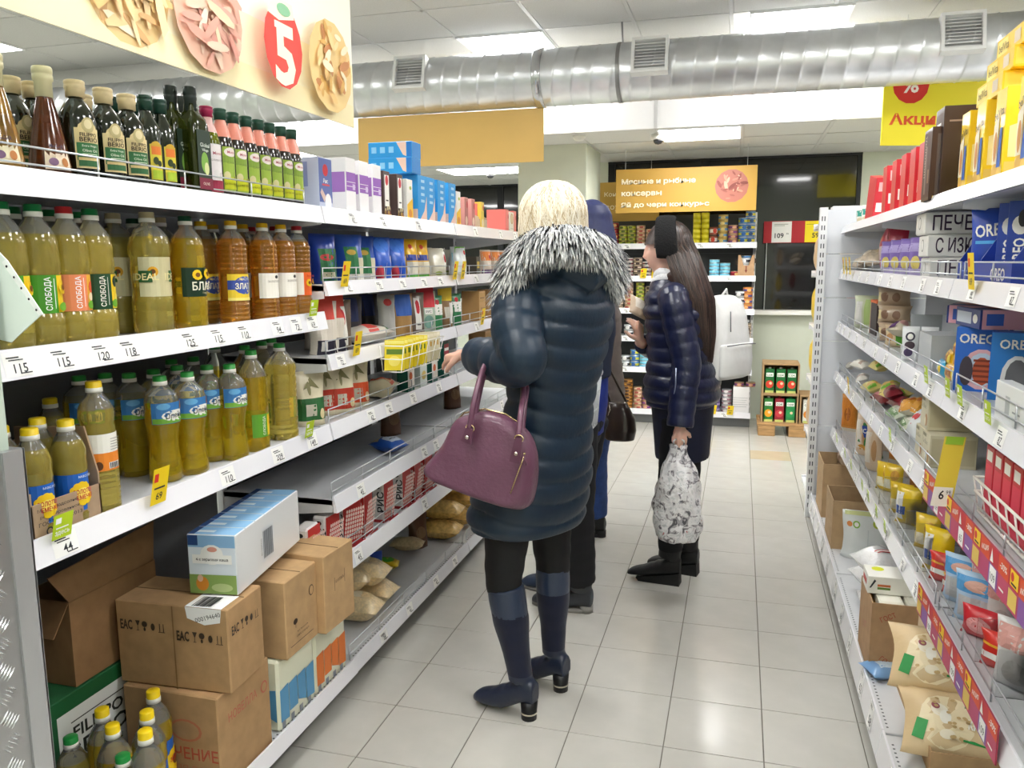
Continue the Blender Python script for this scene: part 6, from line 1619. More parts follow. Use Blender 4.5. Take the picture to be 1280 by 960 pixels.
for k in range(2):
    place('butterw', (o3.location.x + .075 + .165 * k, o3.location.y + .01, zb2r + .247), RR, 'white butter pack with yellow dot, %s on top of the carton' % ('aisle side one', 'inner one')[k], 'white packs on the lettered carton')
bag('whitewrap2', 'bread_pack', 'packet', .20, .17, .11, '#eeeeee', [('r', .0, .05, .04, .12, ink('#c83038')), ('r', .01, .05, .03, .12, W), ('e', -.05, .12, .03, .02, ink('#cfc9c4'))], foot=False, seed=92, mt=M('#f0eff0', .25, coat=.5, bump=.7, bsc=28))
g = 'crumpled white bags on the bottom shelf'
for k, (x_, y_, dz, lb) in enumerate(((.475, 3.10, .03, 'crumpled white bread bag with red stripe beside the lettered carton'), (.50, 3.34, .03, 'crumpled white bag farther along the bottom right shelf'), (.72, 3.15, .03, 'crumpled pale bag behind the white ones'), (.485, 3.22, .135, 'crumpled white bag on top at the edge of the bottom shelf'))):
    o = lieR('whitewrap2', 1060, 0, zb2r + dz, RR + .3 * (k % 2), lb, g, .10)
    o.location.x = x_; o.location.y = y_
    for ch in (): pass
# crackers in the foreground
cr = [('e', -.05, .09, .075, .075, ink('#ecdcb8')), ('e', -.07, .115, .024, .02, ink('#f2ead8')), ('e', -.08, .125, .012, .010, ink('#a05a68')), ('e', -.055, .095, .016, .02, ink('#f4f0e4')), ('e', -.05, .05, .02, .012, ink('#f0e6d0')), ('p', [(-.01, .04), (.085, .03), (.09, .12), (.0, .14)], ink('#2b9448')), ('t', 'КРЕКЕР', .042, .080, .028, W, -.1, .075, .03), ('t', 'НАСТОЯЩИЙ', .04, .112, .010, W, -.1, .06), ('p', [(-.14, .04), (-.11, .03), (-.10, .08), (-.13, .09)], ink('#2b9448'))] + [('e', random.uniform(-.1, .04), random.uniform(.03, .15), .006, .004, ink('#c9ab78')) for _ in range(22)]
bag('cracker', 'cracker_bag', 'bag', .32, .20, .10, '#d9bf96', cr, foot=False, seed=93, mt=M('#d8be94', .35, coat=.3, bump=.35, bsc=20))
crx = RX + .11
Yk = yat(1185, crx, zb2r + .12)
traypx = empty('cracker_tray', (RX - .0, 2.62, zb2r), RR, 'low brown tray under the cracker bags on the bottom shelf', 'tray')
kr = M('#b3926a', **KRAFT)
for a in ((-.12, 0, .45, .004), (-.12, .30, .45, .304), (-.12, .004, -.116, .30), (.446, .004, .45, .30)):
    b = MB(); b.box(a[0], a[1], 0, a[2], a[3], .07, kr); b.build('side_panel', traypx)
g = 'cracker bags in the brown tray'
def crk(k, x_, y_, z, rot, tilt, lab):
    o = place(k, (0, 0, 0), 0, lab, g)
    o.matrix_world = Matrix.Translation((x_, y_, z)) @ Matrix.Rotation(rot, 4, 'Z') @ Matrix.Rotation(tilt, 4, 'X') @ Matrix.Translation((0, 0, -.10))
crk('cracker', .615, 2.42, zb2r + .205, -.15, radians(-50), 'upper cracker bag with green lettered patch, foreground right')
crk('cracker', .625, 2.27, zb2r + .095, -.1, radians(-56), 'lower cracker bag with green lettered patch, foreground right')
bag('beigeorange', 'bread_bag', 'bag', .16, .24, .08, '#e4cfae', [('p', [(.0, .10), (.075, .11), (.075, .15), (.0, .145)], ink('#e0862c')), ('r', -.02, .17, .07, .2, W), ('r', .0, .2, .075, .235, ink('#d8762c'))], foot=False, seed=94)
o = place('beigeorange', (.655, 2.66, zb2r + .075), -.2, 'beige bag with orange band standing behind the cracker bags', None)
bag('bluewrap', 'candy_bag', 'bag', .12, .10, .05, '#7aa4d4', [('r', -.03, .02, .03, .06, ink('#c9dcec'))], foot=False, seed=95)
lieR('bluewrap', 1118, -.03, zb2r, .4, 'small pale blue wrapper lying at the edge of the bottom shelf', None, .04).location.y = 2.66
# ================================================================== far rack of tins
def tin(key, r_, h, col, band=None, lid='#c9b27a', name='food_tin', deco_items=()):
    b = MB()
    lm = M(lid, .3, metal=.7)
    b.lathe([(0, 0), (r_ * .97, 0), (r_, .002), (r_, .004)], [lm] * 3, n=16)
    b.lathe([(r_ * .985, .004), (r_ * .985, h - .004)], M(col, .4), n=16)
    b.lathe([(r_, h - .004), (r_, h - .001), (r_ * .93, h), (r_ * .9, h - .002), (0, h - .002)], [lm] * 4, n=16)
    if deco_items: deco(b, cyl_fn(r_ * .985), list(deco_items), seg=.012)
    kind(key, name, 'tin', [('tin', b.mesh(name), None)])


def band(r_, h, c1, c2=None, c3=None):
    it = [('r', -r_ * 1.5, h * .3, r_ * 1.5, h * .7, ink(c1))]
    if c2: it.append(('e', 0, h * .5, r_ * .5, h * .26, ink(c2)))
    if c3: it.append(('r', -r_ * 1.2, h * .42, r_ * 1.2, h * .52, ink(c3)))
    return it
T = [('tgreen', .038, .034, '#8a9a3a', '#c9cf4a', '#5a6a2a', '#c9b27a'), ('tpink', .04, .034, '#cf9a7a', '#e6c9b0', '#b0564a', '#d0b890'), ('tred', .04, .05, '#a82a34', '#8a1f2a', '#d8b070', '#b0a080'),
     ('tyel', .035, .045, '#e6d820', '#eee040', None, '#e0d020'), ('tblue', .042, .055, '#4a8ac8', '#d8d23a', '#2f5fa8', '#c8ccd0'), ('tyelblue', .042, .055, '#5a86c0', '#e6d23a', '#34527a', '#c8ccd0'), ('tgold', .042, .05, '#d8b860', '#4a86b8', '#e6cf8a', '#d8c080'), ('tpurp', .042, .04, '#c98a70', '#7a3f8a', '#e6b090', '#c8b090'),
     ('tdark', .04, .034, '#5a4038', '#d8c4b0', '#3a2a28', '#c9b9a0'), ('tmix', .04, .034, '#d8d0c8', '#7a3038', '#2a2a34', '#d0c8c0'), ('tcyan', .045, .03, '#4fb4d8', '#8ad4ee', None, '#c8d4d8'), ('twhite', .045, .055, '#d4d6da', '#2a2a34', '#e8e8e8', '#b8bcc0'), ('tjar', .036, .075, '#9a5a4a', '#eee8e0', '#c8402c', '#5a5048'), ('torange', .042, .05, '#d8803a', '#4a4a8a', '#e8b070', '#d0a060'), ('tbrown', .05, .03, '#7a4a24', '#c08a3a', '#3a2214', '#a87a3a'), ('tviolet', .05, .05, '#6a5a9a', '#b0a6cc', '#4a3a7a', '#8a80aa'), ('tgrey', .045, .035, '#b8b2b4', '#8a5a6a', '#e0dcdc', '#b0b0b4')]
for k, r_, h, c, c1, c2, lid in T: tin(k, r_, h, c, lid=lid, deco_items=band(r_, h, c1, c2, None))
TD = {t[0]: (t[1], t[2]) for t in T}
COLN = dict(tgreen='green', tpink='pinkish beige', tred='dark red', tyel='bright yellow', tblue='blue', tyelblue='blue and yellow', tgold='gold and blue', tpurp='purple and orange', tdark='brown', tmix='white and maroon', tcyan='pale blue', twhite='white and black', tjar='brown jar like', torange='orange', tbrown='brown flat', tviolet='violet', tgrey='grey pink')
LVN = ['top', 'second', 'third', 'fourth', 'fifth', 'lowest']
ROWS = [
    [(768, 'tred', 4), (776, 'tgreen', 5), (788, 'tgreen', 5), (801, 'tpink', 5), (813, 'tpink', 4), (871, 'tyel', 6), (881, 'tyel', 6), (891, 'tjar', 2), (903, 'tgold', 5), (915, 'tpurp', 4), (928, 'tblue', 4), (942, 'tyelblue', 5)],
    [(775, 'tmix', 2), (783, 'tmix', 5), (796, 'tdark', 5), (807, 'tmix', 4), (893, 'tcyan', 5), (905, 'tcyan', 4), (915, 'tred', 1), (884, 'twhite', 3)],
    [(774, 'tdark', 6), (786, 'tpink', 7), (800, 'tgreen', 7), (812, 'tdark', 6), (900, 'tgrey', 3), (912, 'tdark', 2), (925, 'twhite', 3), (939, 'torange', 4)],
    [(771, 'tmix', 4), (786, 'twhite', 2), (797, 'tgrey', 3), (930, 'twhite', 3), (941, 'tdark', 4)],
    [(770, 'tmix', 4), (781, 'twhite', 2), (793, 'tblue', 3), (804, 'tcyan', 4), (815, 'tcyan', 4), (930, 'tgreen', 4), (941, 'tblue', 3)],
    [(772, 'tdark', 4), (783, 'tbrown', 9), (797, 'tpink', 6), (808, 'tpurp', 4), (818, 'tgrey', 3), (893, 'tviolet', 7), (908, 'tgrey', 6)]]
for lv_, row in enumerate(ROWS):
    zc = F_Z[lv_] - .012 + .0006
    lx = -9
    for si, (px, k, n) in enumerate(row):
        r_, h = TD[k]
        x = max(xat(px, YF + .075, zc + .08), lx + r_ + .002)
        lx = x + r_
        if x + r_ > XF1 - .02: x = XF1 - .02 - r_
        zmax = 9 if lv_ == 0 else F_Z[lv_ - 1] - .05
        for q in range(n):
            if zc + (q + 1) * (h + .0008) > zmax: break
            place(k, (x, YF + .075, zc + q * (h + .0008)), random.uniform(-.4, .4), '%s tin, %s up in %s stack, far rack %s shelf' % (COLN[k], ORD[q], ORD[si], LVN[lv_]), 'tins on the far rack')
g = 'boxes on the far rack'
kr = M('#bd9874', **KRAFT)
zc = F_Z[1] - .0115
x0, x1 = xat(922, YF + .03, zc), xat(951, YF + .03, zc)
r = empty('tin_carton', ((x0 + x1) / 2, YF + .03, zc), 0, 'brown carton with notched front at the right end of the far rack', 'box')
w_ = min(x1, XF1 - .016) - x0
r.location.x = x0 + w_ / 2
b = MB(); b.add([(-w_ / 2, 0, 0), (w_ / 2, 0, 0), (w_ / 2, 0, .19), (.05, 0, .19), (.02, 0, .10), (-.02, 0, .10), (-.05, 0, .19), (-w_ / 2, 0, .19)], [(0, 1, 2, 3, 4, 5, 6, 7)], kr)
deco(b, lambda u, v, o: (u, -o, v), [('r', -.09, .11, -.07, .15, ik), ('r', .07, .12, .085, .16, ik), ('p', [(-.01, .06), (.012, .06), (0, .035)], ink('#7a2a20')), ('r', -.003, .06, .005, .095, ink('#7a2a20'))]); b.build('front_panel', r)
for x in (-w_ / 2, w_ / 2 - .004):
    b = MB(); b.box(x, .002, 0, x + .004, .22, .19, kr); b.build('side_panel', r)
place('tblue', (r.location.x, YF + .11, zc + .13), 0, 'blue tin standing inside the notched carton on the far rack', 'tins on the far rack')
# white notice and box on the lowest shelf
zc = F_Z[5] - .0115
x0, x1 = xat(916, YF + .03, zc + .1), xat(943, YF + .03, zc + .1)
boxpack('notice', 'paper_box', 'box', min(x1, XF1 - .016) - x0, .12, .24, '#eeeef0', [('r', -.07, .14 - .02 * i, .06 - .01 * (i % 3), .144 - .02 * i, ink('#b9bcc2')) for i in range(5)])
place('notice', (x0 + (min(x1, XF1 - .016) - x0) / 2, YF + .10, zc), 0, 'white box with printed notice on the lowest shelf of the far rack', None)
for k in range(2): place('tpurp', (x0 + .05 + .10 * k, YF + .10, zc + .2406), 0, 'tin on top of the white notice box, %s one' % ('left', 'right')[k], 'tins on the far rack')
# promotion board beside the rack
x0, x1 = xat(955, YF + .2, 1.7), xat(1032, YF + .2, 1.7)
z0, z1 = P(990, 303, YF + .2).z, P(990, 275, YF + .2).z
Wb, Hb = x1 - x0, z1 - z0
sign('price_board', Wb, Hb, ((x0 + x1) / 2, YW - .12, z0), 0, M('#b3202c', .5), [('r', -Wb / 2 + .07, .004, -Wb / 2 + .24, Hb - .004, mt_paper), ('t', '109', -Wb / 2 + .135, .065, .045, mt_inkd, 0, None, .02), ('t', '99', -Wb / 2 + .205, .08, .015, mt_inkd), ('r', -Wb / 2 + .09, Hb - .03, -Wb / 2 + .21, Hb - .026, ink('#8a8a8a')), ('r', -Wb / 2 + .09, Hb - .042, -Wb / 2 + .18, Hb - .038, ink('#8a8a8a')),
     ('r', Wb / 2 - .16, .004, Wb / 2 - .004, Hb - .004, ink('#f3dc1a')), ('t', '59', Wb / 2 - .07, .065, .045, mt_inkd, 0, None, .02), ('r', Wb / 2 - .15, Hb - .035, Wb / 2 - .03, Hb - .031, ink('#9a8a1a'))], 'red price board with white and yellow cards in front of the dark window')
b = bpy.data.objects['price_board']
bb = MB(); bb.tube([(-Wb / 2 + .03, .0, 0), (-Wb / 2 + .03, .02, 1.045 - z0)], .006, mt_wire); bb.tube([(Wb / 2 - .03, .0, 0), (Wb / 2 - .03, .02, 1.045 - z0)], .006, mt_wire); bb.build('stand', b)
# juice pallet
Yj = 7.12
jx0, jx1 = xat(952, Yj, .3), xat(1030, Yj, .1)
wd = M('#b58e5f', .75, nz=.2, nsc=12, stretch=(1, 1, 6))
pl = empty('wooden_pallet', (jx0 + .3, Yj + .2, 0), 0, 'small wooden pallet under the juice cartons by the green wall', 'pallet')
for x in (-.25, 0, .25):
    b = MB(); b.box(x - .07, -.2, 0, x + .07, .2, .09, wd, bev=.004); b.build('block', pl)
for k in range(4):
    b = MB(); b.box(-.33, -.2 + k * .105, .091, .33, -.2 + k * .105 + .085, .111, wd, bev=.003); b.build('plank', pl)
jz = .1116
kr = M('#a98a62', **KRAFT)
def crate(x0, w_, z, h, lab):
    r = empty('juice_tray', (x0 + w_ / 2, Yj + .02, z), 0, lab, 'carton')
    for a in ((-w_ / 2, 0, 0, -w_ / 2 + .012, .3, h), (w_ / 2 - .012, 0, 0, w_ / 2, .3, h)):
        b = MB(); b.box(*a, kr); b.build('side_panel', r)
    b = MB(); b.box(-w_ / 2 + .012, 0, 0, w_ / 2 - .012, .3, .008, kr); b.build('bottom', r)
    b = MB(); b.box(-w_ / 2 + .012, .292, .008, w_ / 2 - .012, .3, h, kr); b.build('back_panel', r)
    b = MB(); b.box(-w_ / 2 + .012, 0, h - .012, w_ / 2 - .012, .29, h, kr); b.build('lid', r)
    return r
def juice(key, base, pic, cap):
    w_, h = .075, .205
    b = MB(); b.box(-w_ / 2, -w_ / 2, 0, w_ / 2, w_ / 2, h, M(base, .3, coat=.3), bev=.004)
    deco(b, box_fn(w_, w_, h, 'F'), [('r', -.03, h * .68, .03, h * .84, W), ('t', 'сок', 0, h * .75, .018, ink('#1f6a3c'), 0, .05, .02), ('e', 0, h * .36, .032, .034, ink(pic)), ('e', .008, h * .4, .012, .012, ink('#f0d0b0')), ('r', -.034, .0, .034, .02, ink('#c9d27a'))])
    b2 = MB(); b2.lathe([(.012, h), (.012, h + .012), (.0, h + .012)], M(cap, .4), n=12)
    kind(key, 'juice_carton', 'juice carton', [('carton', b.mesh('carton'), None), ('cap', b2.mesh('cap'), None)])
juice('jtom', '#1d6a34', '#d8402c', '#e8e8e0'); juice('jor', '#2a7a30', '#f0a020', '#e8e8e0'); juice('jpom', '#9a2030', '#c83a44', '#c83a44'); juice('jgreen', '#1f8a4a', '#2a9a54', '#1f8a4a'); juice('jwhite', '#e6e8e0', '#e08a2a', '#f4f4f0')
cw = .30
crate(jx0, cw, jz, .252, 'lower cardboard tray of juice cartons on the pallet')
crate(jx0, cw, jz + .2525, .262, 'upper cardboard tray of juice cartons stacked on the lower one')
crate(jx0 + cw + .012, .26, jz, .25, 'right cardboard tray of juice cartons beside the stacked ones')
for k, (kk, n_) in enumerate((('jor', 'orange'), ('jpom', 'dark red'), ('jgreen', 'plain green'))): place(kk, (jx0 + .06 + k * .09, Yj + .075, jz + .0085), 0, '%s juice carton in the lower tray on the pallet' % n_, 'juice cartons on the pallet')
for k in range(3): place('jtom', (jx0 + .06 + k * .09, Yj + .075, jz + .261), 0, 'green tomato juice carton, %s from the left in the upper tray' % ORD[k], 'juice cartons on the pallet')
for k in range(2): place('jwhite', (jx0 + cw + .012 + .065 + k * .09, Yj + .075, jz + .0085), 0, '%s white juice carton with orange picture in the right tray' % ('left', 'right')[k], 'juice cartons on the pallet')
# packets on the end section, seen past the slotted post
bag('yelend', 'snack_bag', 'bag', .16, .24, .07, '#e8c42a', [('r', -.05, .1, .05, .16, ink('#f2e2a0'))], foot=False, seed=96)
bag('beigeend', 'snack_bag', 'bag', .16, .22, .07, '#d8b48a', [('e', 0, .1, .04, .04, ink('#e8d2b0'))], foot=False, seed=97)
for z, kk, n_ in ((1.10, 'yelend', 'yellow'), (1.42, 'beigeend', 'beige'), (.78, 'yelend', 'yellow'), (.45, 'beigeend', 'beige')):
    place(kk, (.435 + .03, YR + .40, z + .0006), radians(100), '%s snack bag on the end section shelf, seen past the slotted post, %d centimetres up' % (n_, z * 100) if False else '%s snack bag seen past the slotted post on the %s end shelf' % (n_, {1.10: 'third', 1.42: 'second', .78: 'fourth', .45: 'fifth'}[z]), 'snack bags on the end section')
# ================================================================== people
def V(*a): return Vector(a)


def cap(mb, pts, radii, n=14, mt=None):
    """tapered limb with rounded ends"""
    pts = [Vector(p) for p in pts]
    rs = [r if not isinstance(r, tuple) else r for r in radii]
    r0 = max(rs[0]) if isinstance(rs[0], tuple) else rs[0]
    r1 = max(rs[-1]) if isinstance(rs[-1], tuple) else rs[-1]
    d0 = (pts[0] - pts[1]).normalized(); d1 = (pts[-1] - pts[-2]).normalized()
    sc = lambda r, k: (r[0] * k, r[1] * k) if isinstance(r, tuple) else r * k
    P_, R_ = [], []
    for a in (.98, .7, .35):
        P_.append(pts[0] + d0 * r0 * a); R_.append(sc(rs[0], max(.12, sqrt(1 - a * a))))
    P_ += pts; R_ += rs
    for a in (.35, .7, .98):
        P_.append(pts[-1] + d1 * r1 * a); R_.append(sc(rs[-1], max(.12, sqrt(1 - a * a))))
    mb.tube(P_, R_, mt or SK0, n=n)


SK0 = M('#d9a68c', .5)


def remesh(mb, voxel, smooth=3, name='mesh', mats=None, assign=None, extra=None):
    me = mb.mesh('tmp')
    o = bpy.data.objects.new('tmp', me)
    COL.objects.link(o)
    md = o.modifiers.new('r', 'REMESH'); md.mode = 'VOXEL'; md.voxel_size = voxel
    if smooth:
        ms = o.modifiers.new('s', 'SMOOTH'); ms.factor = .5; ms.iterations = smooth
    dg = bpy.context.evaluated_depsgraph_get()
    me2 = bpy.data.meshes.new_from_object(o.evaluated_get(dg), depsgraph=dg)
    bpy.data.objects.remove(o); bpy.data.meshes.remove(me)
    me2.name = name
    me2.materials.clear()
    for m_ in mats: me2.materials.append(m_)
    n = len(me2.polygons)
    idx = np.zeros(n, dtype=np.int32)
    if assign is not None:
        c = np.empty(n * 3, dtype=np.float32); me2.polygons.foreach_get('center', c)
        idx = assign(c.reshape(-1, 3)).astype(np.int32)
    me2.polygons.foreach_set('material_index', idx)
    me2.polygons.foreach_set('use_smooth', np.ones(n, dtype=bool))
    me2.update()
    return me2


def resample(pts, radii, step):
    """smooth polyline (Catmull-Rom) sampled evenly, radii interpolated"""
    pts = [np.array(p, float) for p in pts]
    out, rr = [], []
    for i in range(len(pts) - 1):
        p0, p1, p2, p3 = pts[max(i - 1, 0)], pts[i], pts[i + 1], pts[min(i + 2, len(pts) - 1)]
        L = np.linalg.norm(p2 - p1); n = max(2, int(L / step))
        for k in range(n):
            t = k / n
            q = .5 * ((2 * p1) + (-p0 + p2) * t + (2 * p0 - 5 * p1 + 4 * p2 - p3) * t * t + (-p0 + 3 * p1 - 3 * p2 + p3) * t ** 3)
            out.append(Vector(q)); rr.append(radii[i] + (radii[i + 1] - radii[i]) * t)
    out.append(Vector(pts[-1])); rr.append(radii[-1])
    return out, rr


def head_shape(mb, c, F, Ls, s=1.0, mt=None):
    """head with brow, eye sockets, nose, lips, chin; c = skull centre, F forward, Ls left"""
    F = Vector(F).normalized(); Ls = Vector(Ls).normalized(); U = F.cross(Ls).normalized()
    if U.z < 0: U = -U
    nu, nv = 60, 56
    rings = []
    g = lambda x, w_: math.exp(-(x / w_) ** 2)
    for j in range(1, nv):
        ph = pi * j / nv
        ring = []
        for i in range(nu):
            th = 2 * pi * i / nu
            f, l, u = .094 * sin(ph) * cos(th), .074 * sin(ph) * sin(th), -.118 * cos(ph)
            if u < 0:
                k = min(1, -u / .118)
                l *= 1 - .30 * k ** 1.6
                if f < 0: f *= 1 - .35 * k
                else: f = f * (1 - .02 * k) + .012 * k * (1 - abs(l) / .08)
            if f > .02:
                w_ = min(1, (f - .02) / .03)
                f += w_ * (.020 * g(u + .024, .013) * g(l, .010) + .013 * g(u - .002, .020) * g(l, .009))
                f += w_ * (.006 * g(u + .056, .0055) + .007 * g(u + .068, .0055)) * g(l, .018)
                f -= w_ * .004 * g(u + .062, .002) * g(l, .018)
                f += w_ * .010 * g(u + .100, .014) * g(l, .02)
                f -= w_ * .009 * g(u - .010, .011) * g(abs(l) - .031, .014)
                f += w_ * .004 * g(u - .030, .008) * g(abs(l) - .03, .02)
                f -= w_ * .003 * g(u + .083, .008) * g(l, .025)
            ring.append(Vector(c) + (F * f + Ls * l + U * u) * s)
        rings.append(ring)
    mb.rings(rings, mt or SK0)
    for sd in (-1, 1):       # ears
        e = Vector(c) + (Ls * sd * .074 + F * -.008 + U * -.012) * s
        cap(mb, [e + U * .016 * s, e - U * .018 * s], [(.006, .012), (.005, .008)], n=10)
    return U


def hand(mb, wrist, d, nrm, side, curl=.5, s=1.0, spread=.0, thumb_in=.5):
    """palm and five bent fingers; d points along the palm, nrm out of the back of the hand, side +1/-1 gives the thumb side"""
    d = Vector(d).normalized(); nrm = Vector(nrm); nrm = (nrm - d * nrm.dot(d)).normalized()
    t = d.cross(nrm).normalized() * side
    w0 = Vector(wrist)
    P0 = w0 + d * .022 * s; P1 = w0 + d * .075 * s
    cap(mb, [w0, P0, P1], [(.021 * s, .017 * s), (.030 * s, .015 * s), (.036 * s, .013 * s)], n=14)
    cap(mb, [P0 + t * .016 * s, P1 + t * .022 * s], [.013 * s, .012 * s], n=10)
    cap(mb, [P0 - t * .016 * s, P1 - t * .024 * s], [.012 * s, .011 * s], n=10)
    lens = [.066, .074, .069, .053]
    for k in range(4):
        off = (.027 - .018 * k) * s
        p = P1 + t * off + d * (-.004 + .006 * (1 - abs(k - 1.2))) * s
        dd = (d + t * spread * (1.2 - k)).normalized()
        a = curl * (.75 + .12 * k)
        pts = [p - d * .012 * s, p]
        for q, fr in enumerate((.45, .31, .24)):
            ang = a * (.6, 1.25, 1.7)[q]
            dq = (dd * cos(ang) - nrm * sin(ang)).normalized()
            pts.append(pts[-1] + dq * lens[k] * fr * s)
        cap(mb, pts, [.0092 * s, .0092 * s, .0086 * s, .0078 * s, .0064 * s], n=9)
    th0 = w0 + d * .028 * s + t * .024 * s
    td = (d * .62 + t * .72 - nrm * thumb_in).normalized()
    th1 = th0 + td * .034 * s
    td2 = (d * .85 + t * .25 - nrm * (thumb_in + .25)).normalized()
    cap(mb, [th0 - td * .012 * s, th0, th1, th1 + td2 * .030 * s], [.013 * s, .0125 * s, .0105 * s, .0085 * s], n=10)


def strands(rows, n, width, mats, seed, sway=.01, lift=.004, parent=None, name='hair_strands', seg=10, weights=None):
    """ribbons flowing along a shell given as f(theta, t) -> (point, outward)"""
    R = random.Random(seed)
    b = MB()
    for k in range(n):
        th = R.uniform(0, 2 * pi); ph = R.uniform(0, 6); fr = R.uniform(1.5, 3.5)
        t0 = R.uniform(0, .45) if R.random() < .6 else 0
        t1 = min(1, t0 + R.uniform(.45, 1))
        w_ = width * R.uniform(.6, 1.3); amp = sway * R.uniform(.3, 1)
        lf = lift * R.uniform(.2, 1.2)
        vs = []
        for i in range(seg + 1):
            t = t0 + (t1 - t0) * i / seg
            r = rows(th + amp * 6 * sin(fr * t * 3 + ph), t)
            if r is None: break
            p, o_, side = r
            ww = w_ * (1 - .75 * (i / seg) ** 3) * min(1, .35 + 2.5 * i / seg)
            vs += [p + o_ * lf - side * ww, p + o_ * (lf + ww * .8), p + o_ * lf + side * ww]
        m_ = len(vs) // 3
        if m_ < 3: continue
        fs = []
        for i in range(m_ - 1):
            a = i * 3
            fs += [(a, a + 1, a + 4, a + 3), (a + 1, a + 2, a + 5, a + 4)]
        b.add(vs, fs, R.choice(mats), True)
    return tag(b.build(name, parent), kind='stuff')


def torso_rings(cen, F, rings, z0, z1, dz, pitch=0, amp=.0, dip=.0, n=64, lean=None, back_sag=True, ex=2.3):
    """coat body: rings (z, half width, half depth) interpolated, with quilted puffs"""
    F = Vector((F[0], F[1], 0)).normalized(); Ls = Vector((-F.y, F.x, 0))
    zs = [r[0] for r in rings]; As = [r[1] for r in rings]; Bs = [r[2] for r in rings]
    cz = [c[0] for c in cen]; cx = [c[1] for c in cen]; cyy = [c[2] for c in cen]
    out = []
    m_ = int(round((z1 - z0) / dz))
    for k in range(m_ + 1):
        z = z0 + (z1 - z0) * k / m_
        a, b_ = np.interp(z, zs, As), np.interp(z, zs, Bs)
        C = Vector((np.interp(z, cz, cx), np.interp(z, cz, cyy), z))
        ring = []
        for i in range(n):
            th = 2 * pi * i / n
            c_, s_ = cos(th), sin(th)
            q = (abs(c_) ** ex + abs(s_) ** ex) ** (-1 / ex)
            if pitch:
                zz = z + dip * max(0, -c_) - dip * .4 * abs(s_)
                q *= 1 + amp * (abs(sin(pi * zz / pitch)) ** .38 - .75)
            ring.append(C + F * (b_ * q * c_) + Ls * (a * q * s_))
        out.append(ring)
    return out


def sleeve(mb, pts, radii, pitch=.07, amp=.10, mt=None, n=20):
    p, r = resample(pts, radii, .008)
    L = 0; rr = []
    for i in range(len(p)):
        if i: L += (p[i] - p[i - 1]).length
        rr.append(r[i] * (1 + (amp * (abs(sin(pi * L / pitch)) ** .35 - .75) if pitch else 0)))
    mb.tube(p, rr, mt or SK0, n=n)


def boot(parent, ankle, toe_dir, top, r_top, heel_h, length, mats, band_h=0, wedge=False, sole_col='#1a1a1c', r_ank=.04, metal=False):
    """mats: shaft, foot, band"""
    F = Vector((toe_dir[0], toe_dir[1], 0)).normalized(); Ls = Vector((-F.y, F.x, 0))
    A = Vector((ankle[0], ankle[1], 0)); T_ = Vector(top)
    az = heel_h + .075
    mb = MB()
    ank = A + Vector((0, 0, az))
    p, r = resample([ank, ank + (T_ - ank) * .3, ank + (T_ - ank) * .65, T_], [r_ank, r_ank * 1.12 if band_h else r_ank * 1.05, r_top * .98, r_top], .012)
    mb.tube(p, [(q * (1 + .015 * sin(i * 1.3)), q * (1 + .012 * cos(i * .9))) for i, q in enumerate(r)], SK0, n=20)
    rg = []
    for k in range(15):
        t = k / 14
        x = -.055 + (length) * t
        sole = heel_h * max(0, 1 - max(0, (t - .18)) / .42) if not wedge else heel_h * max(.35, 1 - t * .65)
        sole = max(sole, .012)
        w_ = (.030, .033, .036, .037, .037, .037, .038, .040, .042, .0435, .044, .043, .040, .033, .020)[k] * length / .25
        top_z = (az + .0, az + .01, az + .01, az + .006, az - .004, az - .020, heel_h * .5 + .080, heel_h * .35 + .076, .078 + heel_h * .2, .074 + .08 * heel_h, .069, .064, .058, .050, .036)[k]
        top_z = max(top_z, sole + .01)
        ring = []
        for i in range(18):
            th = 2 * pi * i / 18
            zz = (sole + top_z) / 2 + (top_z - sole) / 2 * (math.copysign(abs(sin(th)) ** .8, sin(th)))
            ring.append(A + F * x + Ls * (w_ * math.copysign(abs(cos(th)) ** .8, cos(th))) + Vector((0, 0, zz)))
        rg.append(ring)
    mb.rings(rg, SK0)
    zt = T_.z

    def asg(c):
        i = np.zeros(len(c))
        i[c[:, 2] < az + .022] = 1
        if band_h: i[c[:, 2] > zt - band_h] = 2
        return i
    me = remesh(mb, .006, 3, 'boot', mats, asg)
    o = link('boot', me, parent)
    hb = MB()
    if wedge:
        vs = []
        for sgn in (-1, 1):
            for x, z in ((-.055, 0), (length * .55, 0), (length * .60, .016), (-.052, heel_h + .01)):
                vs.append(A + F * x + Ls * (.032 * sgn) + Vector((0, 0, z)))
        hb.add(vs, [(0, 1, 2, 3), (7, 6, 5, 4), (0, 4, 5, 1), (1, 5, 6, 2), (2, 6, 7, 3), (3, 7, 4, 0)], M(sole_col, .6))
    else:
        sq = lambda k, z, dx=0: [A + F * (-.030 + dx + k * .028 * cos(2 * pi * i / 16)) + Ls * (k * .029 * sin(2 * pi * i / 16)) + Vector((0, 0, z)) for i in range(16)]
        if metal:
            hb.rings([sq(.92, 0), sq(.93, .018), sq(.97, .020), sq(.97, .026), sq(.95, .028), sq(1.05, heel_h + .008)], [M('#101014', .35)] * 2 + [M('#c9c4b4', .2, metal=1)] + [M('#101014', .35)] * 2)
        else:
            hb.rings([sq(1.05, 0), sq(1.08, heel_h + .006)], M(sole_col, .6))
    hb.build('heel', o)
    if not wedge and not metal:
        sb = MB(); sb.rings([[A + F * (length * .5 - .055 + (length * .52) * cos(2 * pi * i / 20)) + Ls * (.042 * sin(2 * pi * i / 20)) + Vector((0, 0, z)) for i in range(20)] for z in (0, .014)], M(sole_col, .7)); sb.build('sole', o)
    return o


